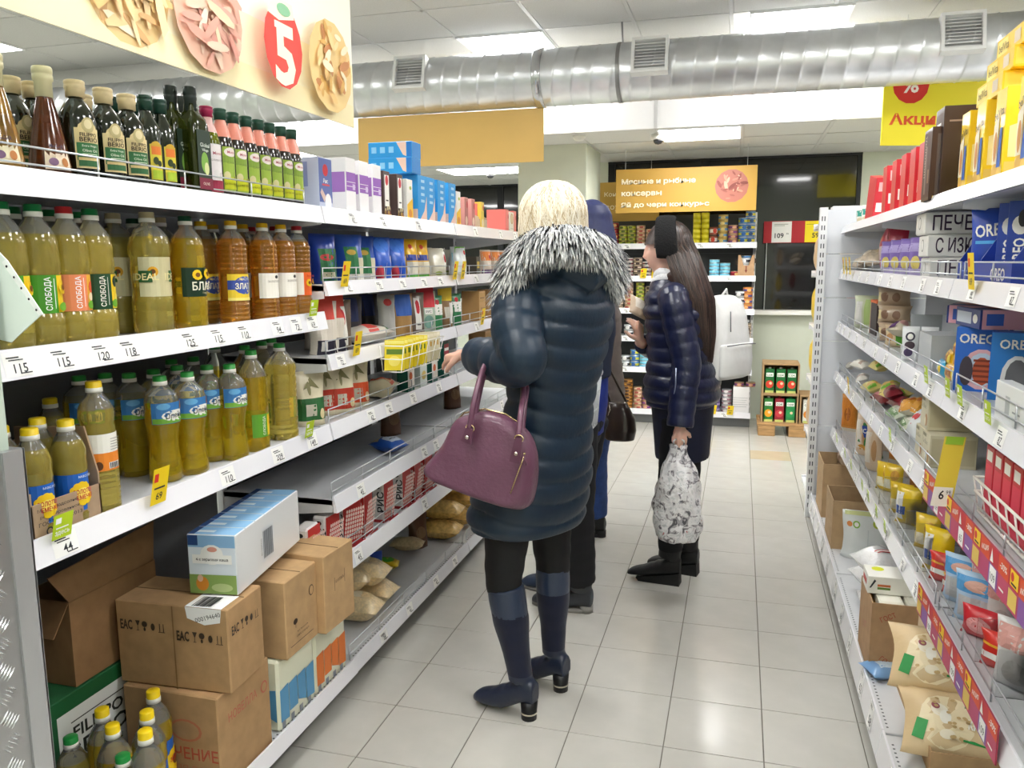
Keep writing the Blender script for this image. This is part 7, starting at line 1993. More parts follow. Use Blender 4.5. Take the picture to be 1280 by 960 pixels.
def eyes(parent, c, F, Ls, U, s=1.0, iris='#4a3424'):
    c, F, Ls, U = Vector(c), Vector(F).normalized(), Vector(Ls).normalized(), Vector(U)
    for sd in (-1, 1):
        e = c + (F * .0665 + Ls * .031 * sd + U * .010) * s
        b = MB()
        for rr, dd, mt in ((.0115, 0, M('#f0ece6', .2)), (.0062, .0072, M(iris, .15)), (.0030, .0092, M('#0a0a0a', .1))):
            rg = []
            for j in range(1, 8):
                ph = pi * j / 8
                rg.append([e + F * (dd + rr * (.6 if dd else 1) * -cos(ph)) + (Ls * cos(2 * pi * i / 12) + U * sin(2 * pi * i / 12)) * rr * sin(ph) for i in range(12)])
            b.rings(rg, mt)
        b.build('eye', parent)
        b = MB(); q = c + (F * .094 + U * .033 + Ls * .030 * sd) * s
        b.tube([q - Ls * .016 * s + U * -.002, q + U * .003, q + Ls * .017 * s - F * .010], [.0022, .003, .0015], M('#4a382c', .7), n=6); b.build('eyebrow', parent)


SKIN = M('#e6b8a4', .45, nz=.04, nsc=30, sss=.15)
LIPS = M('#b96a62', .4)


def lips_assign(c0, F, Ls, U, s=1):
    c0, F, Ls, U = [np.array(v) for v in (c0, F, Ls, U)]

    def f(c):
        d = (c - c0) / s
        ff, l, u = d @ F, d @ Ls, d @ U
        return ((ff > .085) & (np.abs(l) < .021) & (u < -.050) & (u > -.073)).astype(int)
    return f


def body_mesh(J, F, c_head, headF, hands, scale=1.0, voxel=.0055):
    """continuous figure: torso, neck, head, arms with hands, legs"""
    F = Vector((F[0], F[1], 0)).normalized(); Ls = Vector((-F.y, F.x, 0))
    HF = Vector(headF).normalized(); HL = Vector((-HF.y, HF.x, 0)).normalized()
    mb = MB()
    ch = Vector(c_head)
    U = head_shape(mb, ch, HF, HL, scale)
    neck = Vector(J['neck'])
    cap(mb, [neck - Vector((0, 0, .04)), ch - U * .05 - HF * .02], [.055, .050], n=16)
    pel, che = Vector(J['pelvis']), Vector(J['chest'])
    rings = []
    for z, a, b_ in ((-.10, .13, .10), (-.03, .165, .115), (.06, .155, .105), (.18, .125, .09), (.30, .145, .10), (.40, .165, .105), (.47, .15, .09), (.52, .08, .065)):
        t = (z + .1) / .62
        C = pel + (Vector((neck.x, neck.y, 0)) - Vector((pel.x, pel.y, 0))) * max(0, t)
        C = Vector((C.x, C.y, pel.z + z * (neck.z - pel.z) / .52))
        rings.append([C + F * (b_ * .9 * cos(2 * pi * i / 24)) + Ls * (a * .92 * sin(2 * pi * i / 24)) for i in range(24)])
    mb.rings(rings, SK0)
    for sd in 'LR':
        S, E, W_ = [Vector(J[k + sd]) for k in ('sh', 'el', 'wr')]
        cap(mb, [neck * .6 + S * .4 - Vector((0, 0, .05)), S], [.055, .05], n=14)
        cap(mb, [S, S + (E - S) * .5, E], [.047, .043, .036], n=14)
        cap(mb, [E, E + (W_ - E) * .4, W_], [.037, .035, .024], n=14)
        hd = hands[sd]
        hand(mb, W_, hd['d'], hd['n'], hd['side'], hd.get('curl', .5), scale, hd.get('spread', 0), hd.get('thumb', .5))
        H, K_, A = [Vector(J[k + sd]) for k in ('hip', 'kn', 'an')]
        cap(mb, [H, H + (K_ - H) * .5, K_], [.080, .068, .050], n=16)
        cap(mb, [K_, K_ + (A - K_) * .35, A], [.046, .040, .022], n=16)
        fd = Vector(J.get('toe' + sd, F)); 
        cap(mb, [A, Vector((A.x, A.y, .07)) + fd * .02, Vector((A.x, A.y, .036)) + fd * .10], [.022, .020, .014], n=12)
    asg = lips_assign(ch, HF, HL, U, scale)
    return remesh(mb, voxel, 2, 'body', [SKIN, LIPS], asg), U, HL


def trousers(parent, J, mt, top, r=(.105, .082, .062, .05), name='trousers', belt=(.16, .12), F=(1, 0), end=None, pitch=0):
    mb = MB()
    Fv = Vector((F[0], F[1], 0)).normalized(); Ls = Vector((-Fv.y, Fv.x, 0))
    pel = Vector(J['pelvis'])
    mb.rings([[Vector((pel.x, pel.y, z)) + Fv * (belt[1] * k * cos(2 * pi * i / 24)) + Ls * (belt[0] * k * sin(2 * pi * i / 24)) for i in range(24)] for z, k in ((pel.z - .14, .86), (pel.z - .05, 1.02), (pel.z + .06, .98), (top, .9))], SK0)
    for sd in 'LR':
        H, K_, A = [Vector(J[k + sd]) for k in ('hip', 'kn', 'an')]
        A2 = K_ + (A - K_) * (end if end is not None else 1.0)
        p, q = resample([H, H + (K_ - H) * .5, K_, K_ + (A2 - K_) * .4, A2], [r[0], r[1], r[2], (r[2] + r[3]) / 2 * 1.02, r[3]], .012)
        q = [x * (1 + .03 * sin(i * .9) * sin(i * .37)) for i, x in enumerate(q)]
        mb.tube(p, q, SK0, n=18)
    return link(name, remesh(mb, .008, 3, name, [mt]), parent)


# ------------------------------------------------------------------ the blonde woman in the fur collared coat
NAVY = M('#16293b', .42, nz=.12, nsc=12, bump=.12, bsc=40)
wom = empty('person', (-.67, 2.48, 0), 0, 'blonde person in navy quilted coat with grey fur collar reaching to the shelf', 'person')


def under(parent):
    """children are modelled in world coordinates; shift them under the root"""
    for o in bpy.data.objects:
        if o.parent == parent: o.location = o.location - parent.location


aW = radians(150)
FW_ = (cos(aW), sin(aW)); LW = (-sin(aW), cos(aW))
SL_ = V(-.640, 2.375, 1.40); EL_ = V(-.602, 2.245, 1.205); WL_ = V(-.855, 2.475, 1.195)
SRr = V(-.50, 2.63, 1.38); ERr = V(-.53, 2.74, 1.15); WRr = V(-.70, 2.80, 1.22)
hW = P(692, 271, 2.5)
JW = dict(neck=(-.545, 2.50, 1.47), pelvis=(-.632, 2.5, .86), chest=(-.54, 2.5, 1.3), shL=SL_, elL=EL_, wrL=WL_, shR=SRr, elR=ERr, wrR=WRr,
          hipL=(-.69, 2.43, .80), knL=(-.712, 2.405, .47), anL=(-.655, 2.40, .12), hipR=(-.61, 2.58, .80), knR=(-.592, 2.60, .47), anR=(-.588, 2.60, .12), toeL=Vector((-.95, .25, 0)), toeR=Vector((-.93, .35, 0)))
hdir = (P(545, 447, 2.58) - WL_)
hands = dict(L=dict(d=hdir, n=(-.1, -.5, 1), side=-1, curl=.62, thumb=.35, spread=.10), R=dict(d=(-.8, .5, -.2), n=(0, .2, 1), side=1, curl=.6))
hFw = Vector((-.80, .60, -.05)).normalized()
me, UW, HLW = body_mesh(JW, FW_, hW + V(0, 0, -.012), hFw, hands, .96)
link('body', me, wom)
eyes(wom, hW + V(0, 0, -.012), hFw, HLW, UW, .96, '#5a7a9a')
cenW = [(.55, -.665, 2.5), (.68, -.655, 2.5), (.85, -.62, 2.5), (1.0, -.585, 2.5), (1.2, -.555, 2.5), (1.35, -.54, 2.5), (1.55, -.54, 2.5)]
mb = MB()
mb.rings(torso_rings(cenW, FW_, [(.63, .20, .15), (.66, .212, .162), (.72, .212, .162), (.82, .203, .158), (.92, .178, .136), (1.0, .155, .122), (1.08, .155, .12), (1.2, .172, .13), (1.3, .188, .138), (1.38, .18, .13), (1.44, .15, .11), (1.50, .10, .09)], .63, 1.50, .006, .07, .10, .035), SK0)
sleeve(mb, [SL_ + V(.03, .03, .01), SL_, (SL_ + EL_) / 2 + V(-.012, -.012, 0), EL_, EL_ + (WL_ - EL_) * .35 + V(0, 0, -.006), EL_ + (WL_ - EL_) * .66, EL_ + (WL_ - EL_) * .80], [.070, .080, .078, .068, .068, .064, .056], .075, .14)
sleeve(mb, [SRr + V(-.03, -.03, .01), SRr, (SRr + ERr) / 2, ERr, ERr + (WRr - ERr) * .45, ERr + (WRr - ERr) * .85], [.065, .070, .068, .066, .062, .05], .075, .14)
cap(mb, [P(712, 335, 2.40), P(730, 342, 2.42), P(750, 336, 2.50)], [.05, .066, .05])
cap(mb, [P(690, 318, 2.40), P(722, 318, 2.42), P(752, 322, 2.52)], [.05, .06, .05])
coat = link('coat', remesh(mb, .0055, 1, 'coat', [NAVY]), wom)
b = MB(); q = EL_ + (WL_ - EL_) * .80; q2 = EL_ + (WL_ - EL_) * .92
b.tube([q - (q2 - q) * .4, q, q2], [.036, .034, .031], M('#8a8f96', .8, bump=.5, bsc=200), n=18); b.build('knit_cuff', wom)
# fur trim
FUR = [M('#3a3c40', .8), M('#74777b', .8), M('#a2a5a8', .8), M('#cfd0d1', .8), M('#ececea', .8)]
path = [P(637, 378, 2.36), P(640, 350, 2.33), P(650, 324, 2.31), P(668, 307, 2.30), P(697, 301, 2.31), P(726, 303, 2.345), P(748, 312, 2.42), P(760, 330, 2.52), P(763, 352, 2.60), P(735, 330, 2.70)]
pp, _ = resample(path, [1] * len(path), .004)
core = MB(); core.tube(pp, [.030] * len(pp), FUR[1], n=10)
furc = core.build('fur_trim', wom)
R = random.Random(5)
b = MB()
ax = V(-.545, 2.5, 0)
for k in range(5200):
    i = R.randrange(1, len(pp) - 1)
    p = pp[i]; t = (pp[i + 1] - pp[i - 1]).normalized()
    out = Vector((p.x - ax.x, p.y - ax.y, 0)).normalized()
    up = t.cross(out).normalized()
    if up.z < 0: up = -up
    a = R.uniform(-2.6, 1.9)
    rad = (out * cos(a) + up * sin(a)).normalized()
    base = p + rad * .026
    flow = (rad * .55 + Vector((0, 0, -.85)) + out * .35 + t * R.uniform(-.25, .25)).normalized()
    L = R.uniform(.034, .062)
    p1 = base + (rad * .6 + flow * .4).normalized() * L * .45
    p2 = p1 + flow * L * .35; p3 = p2 + (flow + Vector((0, 0, -.35))).normalized() * L * .3
    sd = rad.cross(flow).normalized() if rad.cross(flow).length > 1e-4 else t
    w_ = R.uniform(.0014, .0030)
    vs = [base - sd * w_, base + sd * w_, p1 - sd * w_ * 1.2, p1 + sd * w_ * 1.2, p2 - sd * w_ * .8, p2 + sd * w_ * .8, p3]
    s_ = R.random()
    ms = [FUR[1] if s_ < .6 else FUR[0], FUR[2] if s_ < .5 else FUR[3], FUR[3] if s_ < .45 else FUR[4]] if s_ < .85 else [FUR[0], FUR[0], FUR[1]]
    b.add(vs, [(0, 1, 3, 2), (2, 3, 5, 4), (4, 5, 6)], ms)
tag(b.build('fur', furc), kind='stuff')
# hair: bob with whorl
BL_ = [M('#ddcfb4', .45, coat=.2), M('#ebe0ca', .45, coat=.2), M('#f6efe0', .42, coat=.2), M('#bfa982', .5)]
hc = hW + V(0, 0, 0)


def bob(th, t):
    ph = t * 1.0
    if t < .6:
        a = t / .6 * pi * .56
        r, z = .099 * sin(a) ** .92, .103 * cos(a)
    else:
        q = (t - .6) / .4
        r, z = .0995 + .010 * q - .016 * q * q, .103 * cos(pi * .56) - .105 * q
    o_ = Vector((cos(th), sin(th), 0))
    face = max(0, o_.dot(Vector((hFw.x, hFw.y, 0)).normalized()))
    if face > .55 and z < .035: return None
    p = hc + o_ * r * (1 + .06 * face) + Vector((0, 0, z))
    side = Vector((-sin(th), cos(th), 0))
    return p, (o_ * r + Vector((0, 0, z * .8))).normalized(), side
mb = MB()
rg = []
for k in range(1, 26):
    ring = []
    for i in range(40):
        th = 2 * pi * i / 40
        t = k / 25
        r = bob(th, t)
        if r is None:
            q = Vector((cos(th), sin(th), 0)); zz = (.103 * cos(t / .6 * pi * .56) if t < .6 else .103 * cos(pi * .56) - .105 * (t - .6) / .4)
            ring.append(hc + q * .072 + Vector((0, 0, zz)))
        else: ring.append(r[0])
    rg.append(ring)
mb.rings(rg, SK0)
hair = link('hair', remesh(mb, .006, 3, 'hair', [BL_[1]]), wom)
strands(bob, 2200, .0022, BL_[:3] + [BL_[2], BL_[1], BL_[3]], 11, .06, .007, hair)
# darker whorl strands
b = MB()
for k in range(70):
    th = radians(-75) + R.gauss(0, .75)
    t0 = R.uniform(.10, .2); cu = R.uniform(-.10, .10) + .04
    vs = []
    for i in range(9):
        r = bob(th + cu * i * .5 * (1 + i * .12), t0 + R.uniform(.035, .055) * i * (.6 if k % 2 else 1.2))
        if r: w_ = .0011 * (1 - .7 * abs(i / 4 - 1)); vs += [r[0] + r[1] * .0065 - r[2] * w_, r[0] + r[1] * .0075, r[0] + r[1] * .0065 + r[2] * w_]
    m_ = len(vs) // 3
    b.add(vs, [f for i in range(m_ - 1) for f in ((i * 3, i * 3 + 1, i * 3 + 4, i * 3 + 3), (i * 3 + 1, i * 3 + 2, i * 3 + 5, i * 3 + 4))], BL_[3] if k % 4 else M('#a08a62', .5), True)
tag(b.build('whorl_strands', hair), kind='stuff')
trousers(wom, JW, M('#0d0d10', .7, nz=.1), .92, (.098, .078, .060, .056), 'leggings', (.16, .125), FW_, .35)
SU, LE = M('#10162e', .9, sheen=.15, nz=.12, nsc=25), M('#172138', .38, coat=.3, bump=.12, bsc=40)
BN = M('#27344c', .35, coat=.3, bump=.12, bsc=40)
boot(wom, (-.652, 2.395, 0), (-.97, .25), (-.705, 2.40, .445), .062, .055, .235, [SU, LE, BN], .085, metal=True)
boot(wom, (-.588, 2.60, 0), (-.93, .35), (-.592, 2.60, .45), .060, .055, .235, [SU, LE, BN], .085, metal=True)
for o in list(wom.children): o.location -= wom.location

# ------------------------------------------------------------------ purple handbag on her arm
Yh = 2.235
bagc = P(604, 578, Yh)
hb = empty('handbag', bagc, 0, 'purple leather handbag with gold zip hanging on the blonde person\'s arm', 'handbag')
PUR = M('#694257', .36, coat=.25, nz=.10, nsc=14, bump=.18, bsc=90)
PURD = M('#5f374c', .38, coat=.25)
GOLD = M('#cbb38a', .25, metal=1)
outl = [(586, 518), (606, 513), (630, 518), (650, 530), (663, 545), (670, 566), (671, 592), (667, 620), (660, 634), (640, 633), (610, 624), (575, 611), (546, 599), (534, 590), (535, 580), (545, 568), (557, 552), (566, 532), (573, 522)]
ol, _ = resample([P(x, y, Yh) - bagc for x, y in outl + outl[:1]], [1] * (len(outl) + 1), .012)
ol = ol[:-1]
nrm = V(-.12, -.99, 0).normalized()
cen = V(0, 0, -.01)
mb = MB(); rg = []
for t in (-1, -.93, -.75, -.4, 0, .4, .75, .93, 1):
    k = 1 - .16 * abs(t) ** 3
    ring = []
    for p in ol:
        wid = .058 * (1 - .35 * max(0, (p.z + .03) / .15))
        ring.append(cen + (p - cen) * k + nrm * -t * wid)
    rg.append(ring)
mb.rings(rg, SK0)
link('body', remesh(mb, .006, 4, 'body', [PUR]), hb)
b = MB()
hand_pts = [P(587, 535, Yh - .062), P(592, 505, Yh - .055), P(601, 470, Yh + .0), P(611, 447, Yh + .07), P(624, 432, Yh + .13), P(640, 437, Yh + .20), P(652, 462, Yh + .18), P(654, 490, Yh + .06), P(651, 515, Yh - .02), P(648, 548, Yh - .058)]
b.tube([p - bagc for p in resample(hand_pts, [1] * 10, .01)[0]], .0085, PUR, n=10); b.build('handle', hb)
b = MB()
hp2 = [p + V(-.004, .055, .008) for p in hand_pts]
hp2[3] += V(.0, .0, .0)
b.tube([p - bagc for p in resample(hp2, [1] * 10, .01)[0]], .0085, PUR, n=10); b.build('handle', hb)
for (x, y, tx, ty) in ((588, 535, 583, 567), (649, 548, 644, 592)):
    A_, B_ = P(x, y, Yh - .064), P(tx, ty - 14, Yh - .066)
    b = MB(); d_ = (B_ - A_).normalized(); s_ = d_.cross(nrm).normalized()
    vs = [A_ - s_ * .011, A_ + s_ * .011, B_ + s_ * .017, B_ - s_ * .017]
    vs = [v - bagc for v in vs]
    b.add(vs + [v - nrm * -.005 for v in vs], [(0, 1, 2, 3), (7, 6, 5, 4), (0, 4, 5, 1), (1, 5, 6, 2), (2, 6, 7, 3), (3, 7, 4, 0)], PURD); tb = b.build('handle_tab', hb)
    b = MB(); q = A_ + (B_ - A_) * .62 + nrm * .006 - bagc
    rg = [[q + nrm * h_ + (s_ * cos(2 * pi * i / 12) + d_ * sin(2 * pi * i / 12)) * r_ for i in range(12)] for h_, r_ in ((0, .007), (.003, .0065), (.005, .003))]
    b.rings(rg, M('#d8c9c4', .15, metal=1)); b.build('stud', tb)
    b = MB(); q = A_ - bagc + nrm * .002
    b.tube([q + s_ * .013 * cos(2 * pi * i / 14) + d_ * .010 * sin(2 * pi * i / 14) for i in range(15)], .0025, GOLD, n=6); b.build('ring', tb)
b = MB(); z1, z0_ = P(656, 568, Yh - .063), P(638, 617, Yh - .066)
b.tube([z1 - bagc, (z1 + z0_) / 2 - bagc + nrm * .002, z0_ - bagc], .0022, GOLD, n=6)
b.build('zip', hb)
b = MB(); q = z1 - bagc + nrm * .004
b.tube([q, q + V(.006, -.003, -.03)], [.002, .005], PURD, n=8); b.tube([q + V(0, 0, .006), q], .004, GOLD, n=8); b.build('zip_pull', hb)
b = MB(); b.tube([P(x, y, Yh + .0) + V(0, 0, .004) - bagc for x, y in ((566, 533), (580, 518), (606, 513), (632, 519), (654, 534))], .003, GOLD, n=6); b.build('top_zip', hb)

# ------------------------------------------------------------------ the girl with long dark hair
gir = empty('person', (-.25, 3.70, 0), 0, 'long haired person in shiny navy puffer with black headband holding a packet', 'person')
aG = radians(166)
FG = (cos(aG), sin(aG))
hG = P(833, 312, 3.67)
hFg = Vector((-.995, .02, -.10)).normalized()
SLg, ELg, WLg = P(842, 375, 3.53), P(858, 453, 3.50), P(850, 532, 3.45)
SRg, ERg, WRg = V(-.285, 3.84, 1.30), V(-.33, 3.88, 1.06), P(800, 428, 3.66)
JG = dict(neck=(-.285, 3.68, 1.39), pelvis=(-.235, 3.70, .84), chest=(-.25, 3.7, 1.2), shL=SLg, elL=ELg, wrL=WLg, shR=SRg, elR=ERg, wrR=WRg,
          hipL=(-.245, 3.62, .80), knL=(-.27, 3.63, .47), anL=(-.27, 3.655, .11), hipR=(-.225, 3.79, .80), knR=(-.21, 3.80, .47), anR=(-.20, 3.80, .11), toeL=Vector((-1, .12, 0)), toeR=Vector((-.98, .2, 0)))
hands = dict(L=dict(d=(-.02, .02, -1), n=(.1, -1, 0), side=-1, curl=1.6, thumb=.9), R=dict(d=P(797, 397, 3.63) - WRg, n=(.85, -.5, .1), side=-1, curl=1.0, thumb=.6))
me, UG, HLG = body_mesh(JG, FG, hG, hFg, hands, .95, .0050)
link('body', me, gir)
eyes(gir, hG, hFg, HLG, UG, .95, '#3a4a5a')
SHN = M('#141a38', .36, coat=.2, nz=.08, nsc=30, bump=.3, bsc=40)
cenG = [(.8, -.235, 3.70), (1.0, -.24, 3.70), (1.2, -.25, 3.70), (1.36, -.275, 3.69), (1.45, -.285, 3.68)]
mb = MB()
mb.rings(torso_rings(cenG, FG, [(.85, .19, .15), (.88, .205, .162), (.95, .205, .162), (1.05, .185, .145), (1.15, .185, .145), (1.27, .195, .145), (1.34, .17, .13), (1.40, .11, .10), (1.435, .085, .085)], .85, 1.435, .005, .062, .11, .01), SK0)
sleeve(mb, [SLg + V(.0, .05, 0), SLg, (SLg + ELg) / 2, ELg, (ELg + WLg) / 2, ELg + (WLg - ELg) * 1.02], [.062, .068, .066, .062, .060, .056], .062, .11)
sleeve(mb, [SRg + V(0, -.05, 0), SRg, (SRg + ERg) / 2, ERg, ERg + (WRg - ERg) * .5, ERg + (WRg - ERg) * .9], [.065, .072, .068, .064, .056, .046], .062, .09)
link('jacket', remesh(mb, .0055, 1, 'jacket', [SHN]), gir)
b = MB()
for a_, c_ in (((845, 460), (842, 500)), ((852, 505), (850, 535))):
    b.tube([P(a_[0], a_[1], 3.43), P((a_[0] + c_[0]) / 2 + 1, (a_[1] + c_[1]) / 2, 3.425), P(c_[0], c_[1], 3.43)], .003, M('#9aa4b8', .3, metal=.6), n=6)
tag(b.build('zip', gir), kind='stuff')
mb = MB()
mb.rings(torso_rings([(.6, -.23, 3.70), (1, -.235, 3.70)], FG, [(.60, .135, .118), (.75, .15, .128), (.9, .175, .14)], .60, .92, .012), SK0)
link('skirt', remesh(mb, .008, 3, 'skirt', [M('#121832', .6, nz=.1)]), gir)
trousers(gir, JG, M('#0c0d12', .8, nz=.1), .9, (.09, .075, .06, .056), 'trousers', (.15, .12), FG, .85)
blk = M('#0e0f12', .5, bump=.2, bsc=60)
boot(gir, (-.275, 3.655, 0), (-1, .12), (-.262, 3.655, .235), .058, .05, .25, [blk, blk, blk], 0, wedge=True, sole_col='#0c0c0e', r_ank=.05)
boot(gir, (-.20, 3.80, 0), (-.98, .2), (-.205, 3.80, .24), .058, .05, .25, [blk, blk, blk], 0, wedge=True, sole_col='#0c0c0e', r_ank=.05)
# scarf
b = MB()
cs = V(-.290, 3.68, 1.405)
for k, (dz, rr) in enumerate(((-.02, .082), (.008, .078), (.03, .070))):
    b.tube([cs + V(rr * cos(2 * pi * i / 24), rr * sin(2 * pi * i / 24), dz + .012 * sin(3 * 2 * pi * i / 24 + k)) for i in range(25)], (.020), M('#e2e2e4', .85, bump=.6, bsc=120), n=10)
tag(b.build('scarf', gir), kind='stuff')
# hair: fringe, cap and long flow down the back
HB = [M('#2a1d18', .38, coat=.3), M('#382720', .36, coat=.3), M('#45322a', .36, coat=.3), M('#1d1411', .4, coat=.2)]
hcg = hG + V(.010, 0, .012)
B0 = Vector((-hFg.x, -hFg.y, 0)).normalized()


def fall(q):
    """centre and half sizes of the fall of hair at q = 0 (ears) to 1 (tips)"""
    off = np.interp(q, [0, .2, .45, .75, 1], [.016, .05, .095, .125, .145])
    hb_ = np.interp(q, [0, .2, .45, .75, 1], [.098, .105, .105, .085, .055])
    hs_ = np.interp(q, [0, .2, .45, .75, 1], [.088, .105, .105, .085, .05])
    return hcg + B0 * off + Vector((0, -.035 * q, 0)), hb_, hs_


def longhair(th, t):
    """cap then a fall down the back; th measured round the head, 0 = back"""
    o_ = B0 * cos(th) + Vector((-B0.y, B0.x, 0)) * sin(th)
    back = o_.dot(B0)
    if t < .30:
        a = t / .30 * pi * .52
        p = hcg + o_ * (.100 if back > 0 else .094) * sin(a) * (1 if abs(back) > .3 else .95) + Vector((0, 0, .112 * cos(a)))
        if back < -.15 and a > pi * .30 and back < -.55: return None
        return p, (o_ + Vector((0, 0, cos(a)))).normalized(), o_.cross(Vector((0, 0, 1)))
    if back < -.28: return None
    q = (t - .30) / .70
    z = .112 * cos(pi * .52) - .50 * q * (1 - .06 * (1 - back))
    ctr, hb_, hs_ = fall(q)
    p = ctr + B0 * (back * hb_) + (o_ - B0 * back) * hs_ + Vector((0, 0, z))
    return p, o_, o_.cross(Vector((0, 0, 1)))
mb = MB(); rg = []
for k in range(1, 15):
    ring = []
    for i in range(32):
        th = 2 * pi * i / 32; r = longhair(th, .30 * k / 14)
        o_ = B0 * cos(th) + Vector((-B0.y, B0.x, 0)) * sin(th)
        a = k / 14 * pi * .52
        ring.append((r[0] - r[1] * .004) if r else hcg + o_ * .075 * sin(a) + Vector((0, 0, .112 * cos(a))))
    rg.append(ring)
mb.rings(rg, SK0)
rg = []
for k in range(0, 26):
    q = k / 25; ring = []
    ctr, hb_, hs_ = fall(q)
    ctr = ctr + Vector((0, 0, .112 * cos(pi * .52) + .03 - .52 * q))
    for i in range(28):
        th = 2 * pi * i / 28
        sx = Vector((-B0.y, B0.x, 0))
        c_ = cos(th)
        ring.append(ctr + B0 * (hb_ - .008) * (c_ if c_ > 0 else max(-.35, c_) if q < .25 else c_) + sx * (hs_ - .008) * sin(th))
    rg.append(ring)
mb.rings(rg, SK0)
hairg = link('hair', remesh(mb, .007, 2, 'hair', [HB[1]]), gir)
strands(longhair, 1500, .0034, HB, 21, .02, .006, hairg, seg=14)
b = MB()      # fringe and the side lock
for k in range(110):
    s_ = -1 + 2 * k / 109 + R.uniform(-.02, .02)
    th = pi + s_ * 1.05
    o_ = B0 * cos(th) + Vector((-B0.y, B0.x, 0)) * sin(th)
    side = o_.cross(Vector((0, 0, 1)))
    L = .062 + .035 * abs(s_) ** 2 + R.uniform(-.004, .006)
    vs = []
    for i in range(7):
        q = i / 6
        a = pi * (.12 + .30 * q)
        p = hcg + o_ * (.100 * sin(a) + .006) + Vector((0, 0, .115 * cos(a) - .018 * q * q))
        w_ = .0034 * (1 - .5 * q)
        vs += [p - side * w_, p + o_ * .002, p + side * w_]
    b.add(vs, [f for i in range(6) for f in ((i * 3, i * 3 + 1, i * 3 + 4, i * 3 + 3), (i * 3 + 1, i * 3 + 2, i * 3 + 5, i * 3 + 4))], R.choice(HB), True)
tag(b.build('fringe', hairg), kind='stuff')
b = MB()      # broad headband over the crown and ears
rg = []
sx = Vector((-B0.y, B0.x, 0))
for k in range(25):
    a = -2.05 + 4.1 * k / 24
    tilt = B0 * (.0 - .012 * cos(a))
    o_ = sx * sin(a) + Vector((0, 0, cos(a)))
    c_ = hcg + tilt + o_ * Vector((.0, .0, .0)).length
    rad = .0985 * abs(sin(a)) + .122 * abs(cos(a)) if True else .1
    rad = 1 / sqrt((sin(a) / .098) ** 2 + (cos(a) / .128) ** 2)
    ctr = hcg + tilt + o_ * rad
    hw_ = .042 + .006 * abs(sin(a))
    t_ = o_
    rg.append([ctr + B0 * (hw_ * cos(2 * pi * i / 14)) + t_ * (.011 * sin(2 * pi * i / 14)) for i in range(14)])
b.rings(rg, M('#0b0b0d', .9, bump=.5, bsc=150)); b.build('headband', gir)
for o in list(gir.children): o.location -= gir.location
# packet in her raised hand
bag('heldpack', 'snack_packet', 'packet', .13, .10, .05, '#c9b29a', [('r', -.05, .03, .01, .08, ink('#e6dccf')), ('e', .03, .05, .02, .02, ink('#8a6a5a'))], foot=False, seed=98)
hp = place('heldpack', P(800, 397, 3.615), radians(40), 'crinkled beige packet held up in the long haired person\'s hand', None, radians(-30), radians(25))
# backpack
bp = empty('backpack', P(906, 421, 3.78), 0, 'white backpack with grey zips on the long haired person\'s back', 'backpack')
B1 = Vector((.80, -.60, 0)).normalized(); S1 = Vector((-B1.y, B1.x, 0))
WHT = M('#e6e7e6', .45, coat=.15, nz=.03, nsc=20, bump=.15, bsc=40)
mb = MB(); rg = []
for z, w_, d_, sh in ((-.19, .10, .05, 0), (-.185, .125, .066, 0), (-.12, .135, .075, 0), (0, .13, .07, 0), (.10, .118, .06, -.005), (.16, .095, .048, -.01), (.185, .06, .03, -.014), (.19, .03, .015, -.015)):
    rg.append([S1 * (w_ * math.copysign(abs(cos(2 * pi * i / 32)) ** .6, cos(2 * pi * i / 32))) + B1 * (sh + d_ * math.copysign(abs(sin(2 * pi * i / 32)) ** .6, sin(2 * pi * i / 32))) + Vector((0, 0, z)) for i in range(32)])
mb.rings(rg, SK0)
link('body', remesh(mb, .007, 2, 'body', [WHT]), bp)
mb = MB(); rg = []
for z, w_, d_ in ((-.18, .09, .015), (-.17, .108, .03), (-.10, .112, .036), (-.035, .108, .03), (-.025, .10, .015)):
    rg.append([S1 * (w_ * math.copysign(abs(cos(2 * pi * i / 32)) ** .6, cos(2 * pi * i / 32))) + B1 * (.062 + d_ * sin(2 * pi * i / 32)) + Vector((0, 0, z)) for i in range(32)])
mb.rings(rg, SK0)
link('front_pocket', remesh(mb, .007, 2, 'front_pocket', [WHT]), bp)
GZ_ = M('#55585c', .4)
for pts in ([S1 * -.10 + B1 * .094 + V(0, 0, -.03), S1 * 0 + B1 * .10 + V(0, 0, -.026), S1 * .10 + B1 * .094 + V(0, 0, -.03)], [S1 * -.06 + B1 * .078 + V(0, 0, .03), S1 * -.05 + B1 * .066 + V(0, 0, .12)]):
    b = MB(); b.tube(pts, .0025, GZ_, n=6); b.build('zip', bp)
b = MB(); b.tube([S1 * -.02 + B1 * -.01 + V(0, 0, .185), B1 * .0 + V(0, 0, .215), S1 * .02 + B1 * -.01 + V(0, 0, .185)], .006, WHT, n=8); b.build('top_loop', bp)
for sd in (-1, 1):
    b = MB(); b.tube([S1 * .07 * sd + B1 * -.055 + V(0, 0, .15), S1 * .08 * sd + B1 * -.17 + V(0, 0, .17), S1 * .10 * sd + B1 * -.27 + V(0, 0, .05), S1 * .12 * sd + B1 * -.20 + V(0, 0, -.12), S1 * .11 * sd + B1 * -.06 + V(0, 0, -.17)], [(.017, .005)] * 5, WHT, n=8); b.build('strap', bp)
b = MB(); b.tube([S1 * -.12 + B1 * .03 + V(0, 0, .0), S1 * -.145 + B1 * .03 + V(0, 0, -.10), S1 * -.14 + B1 * .02 + V(0, 0, -.16)], [(.006, .002)] * 3, M('#c9cacb', .5), n=8); b.build('strap_end', bp)
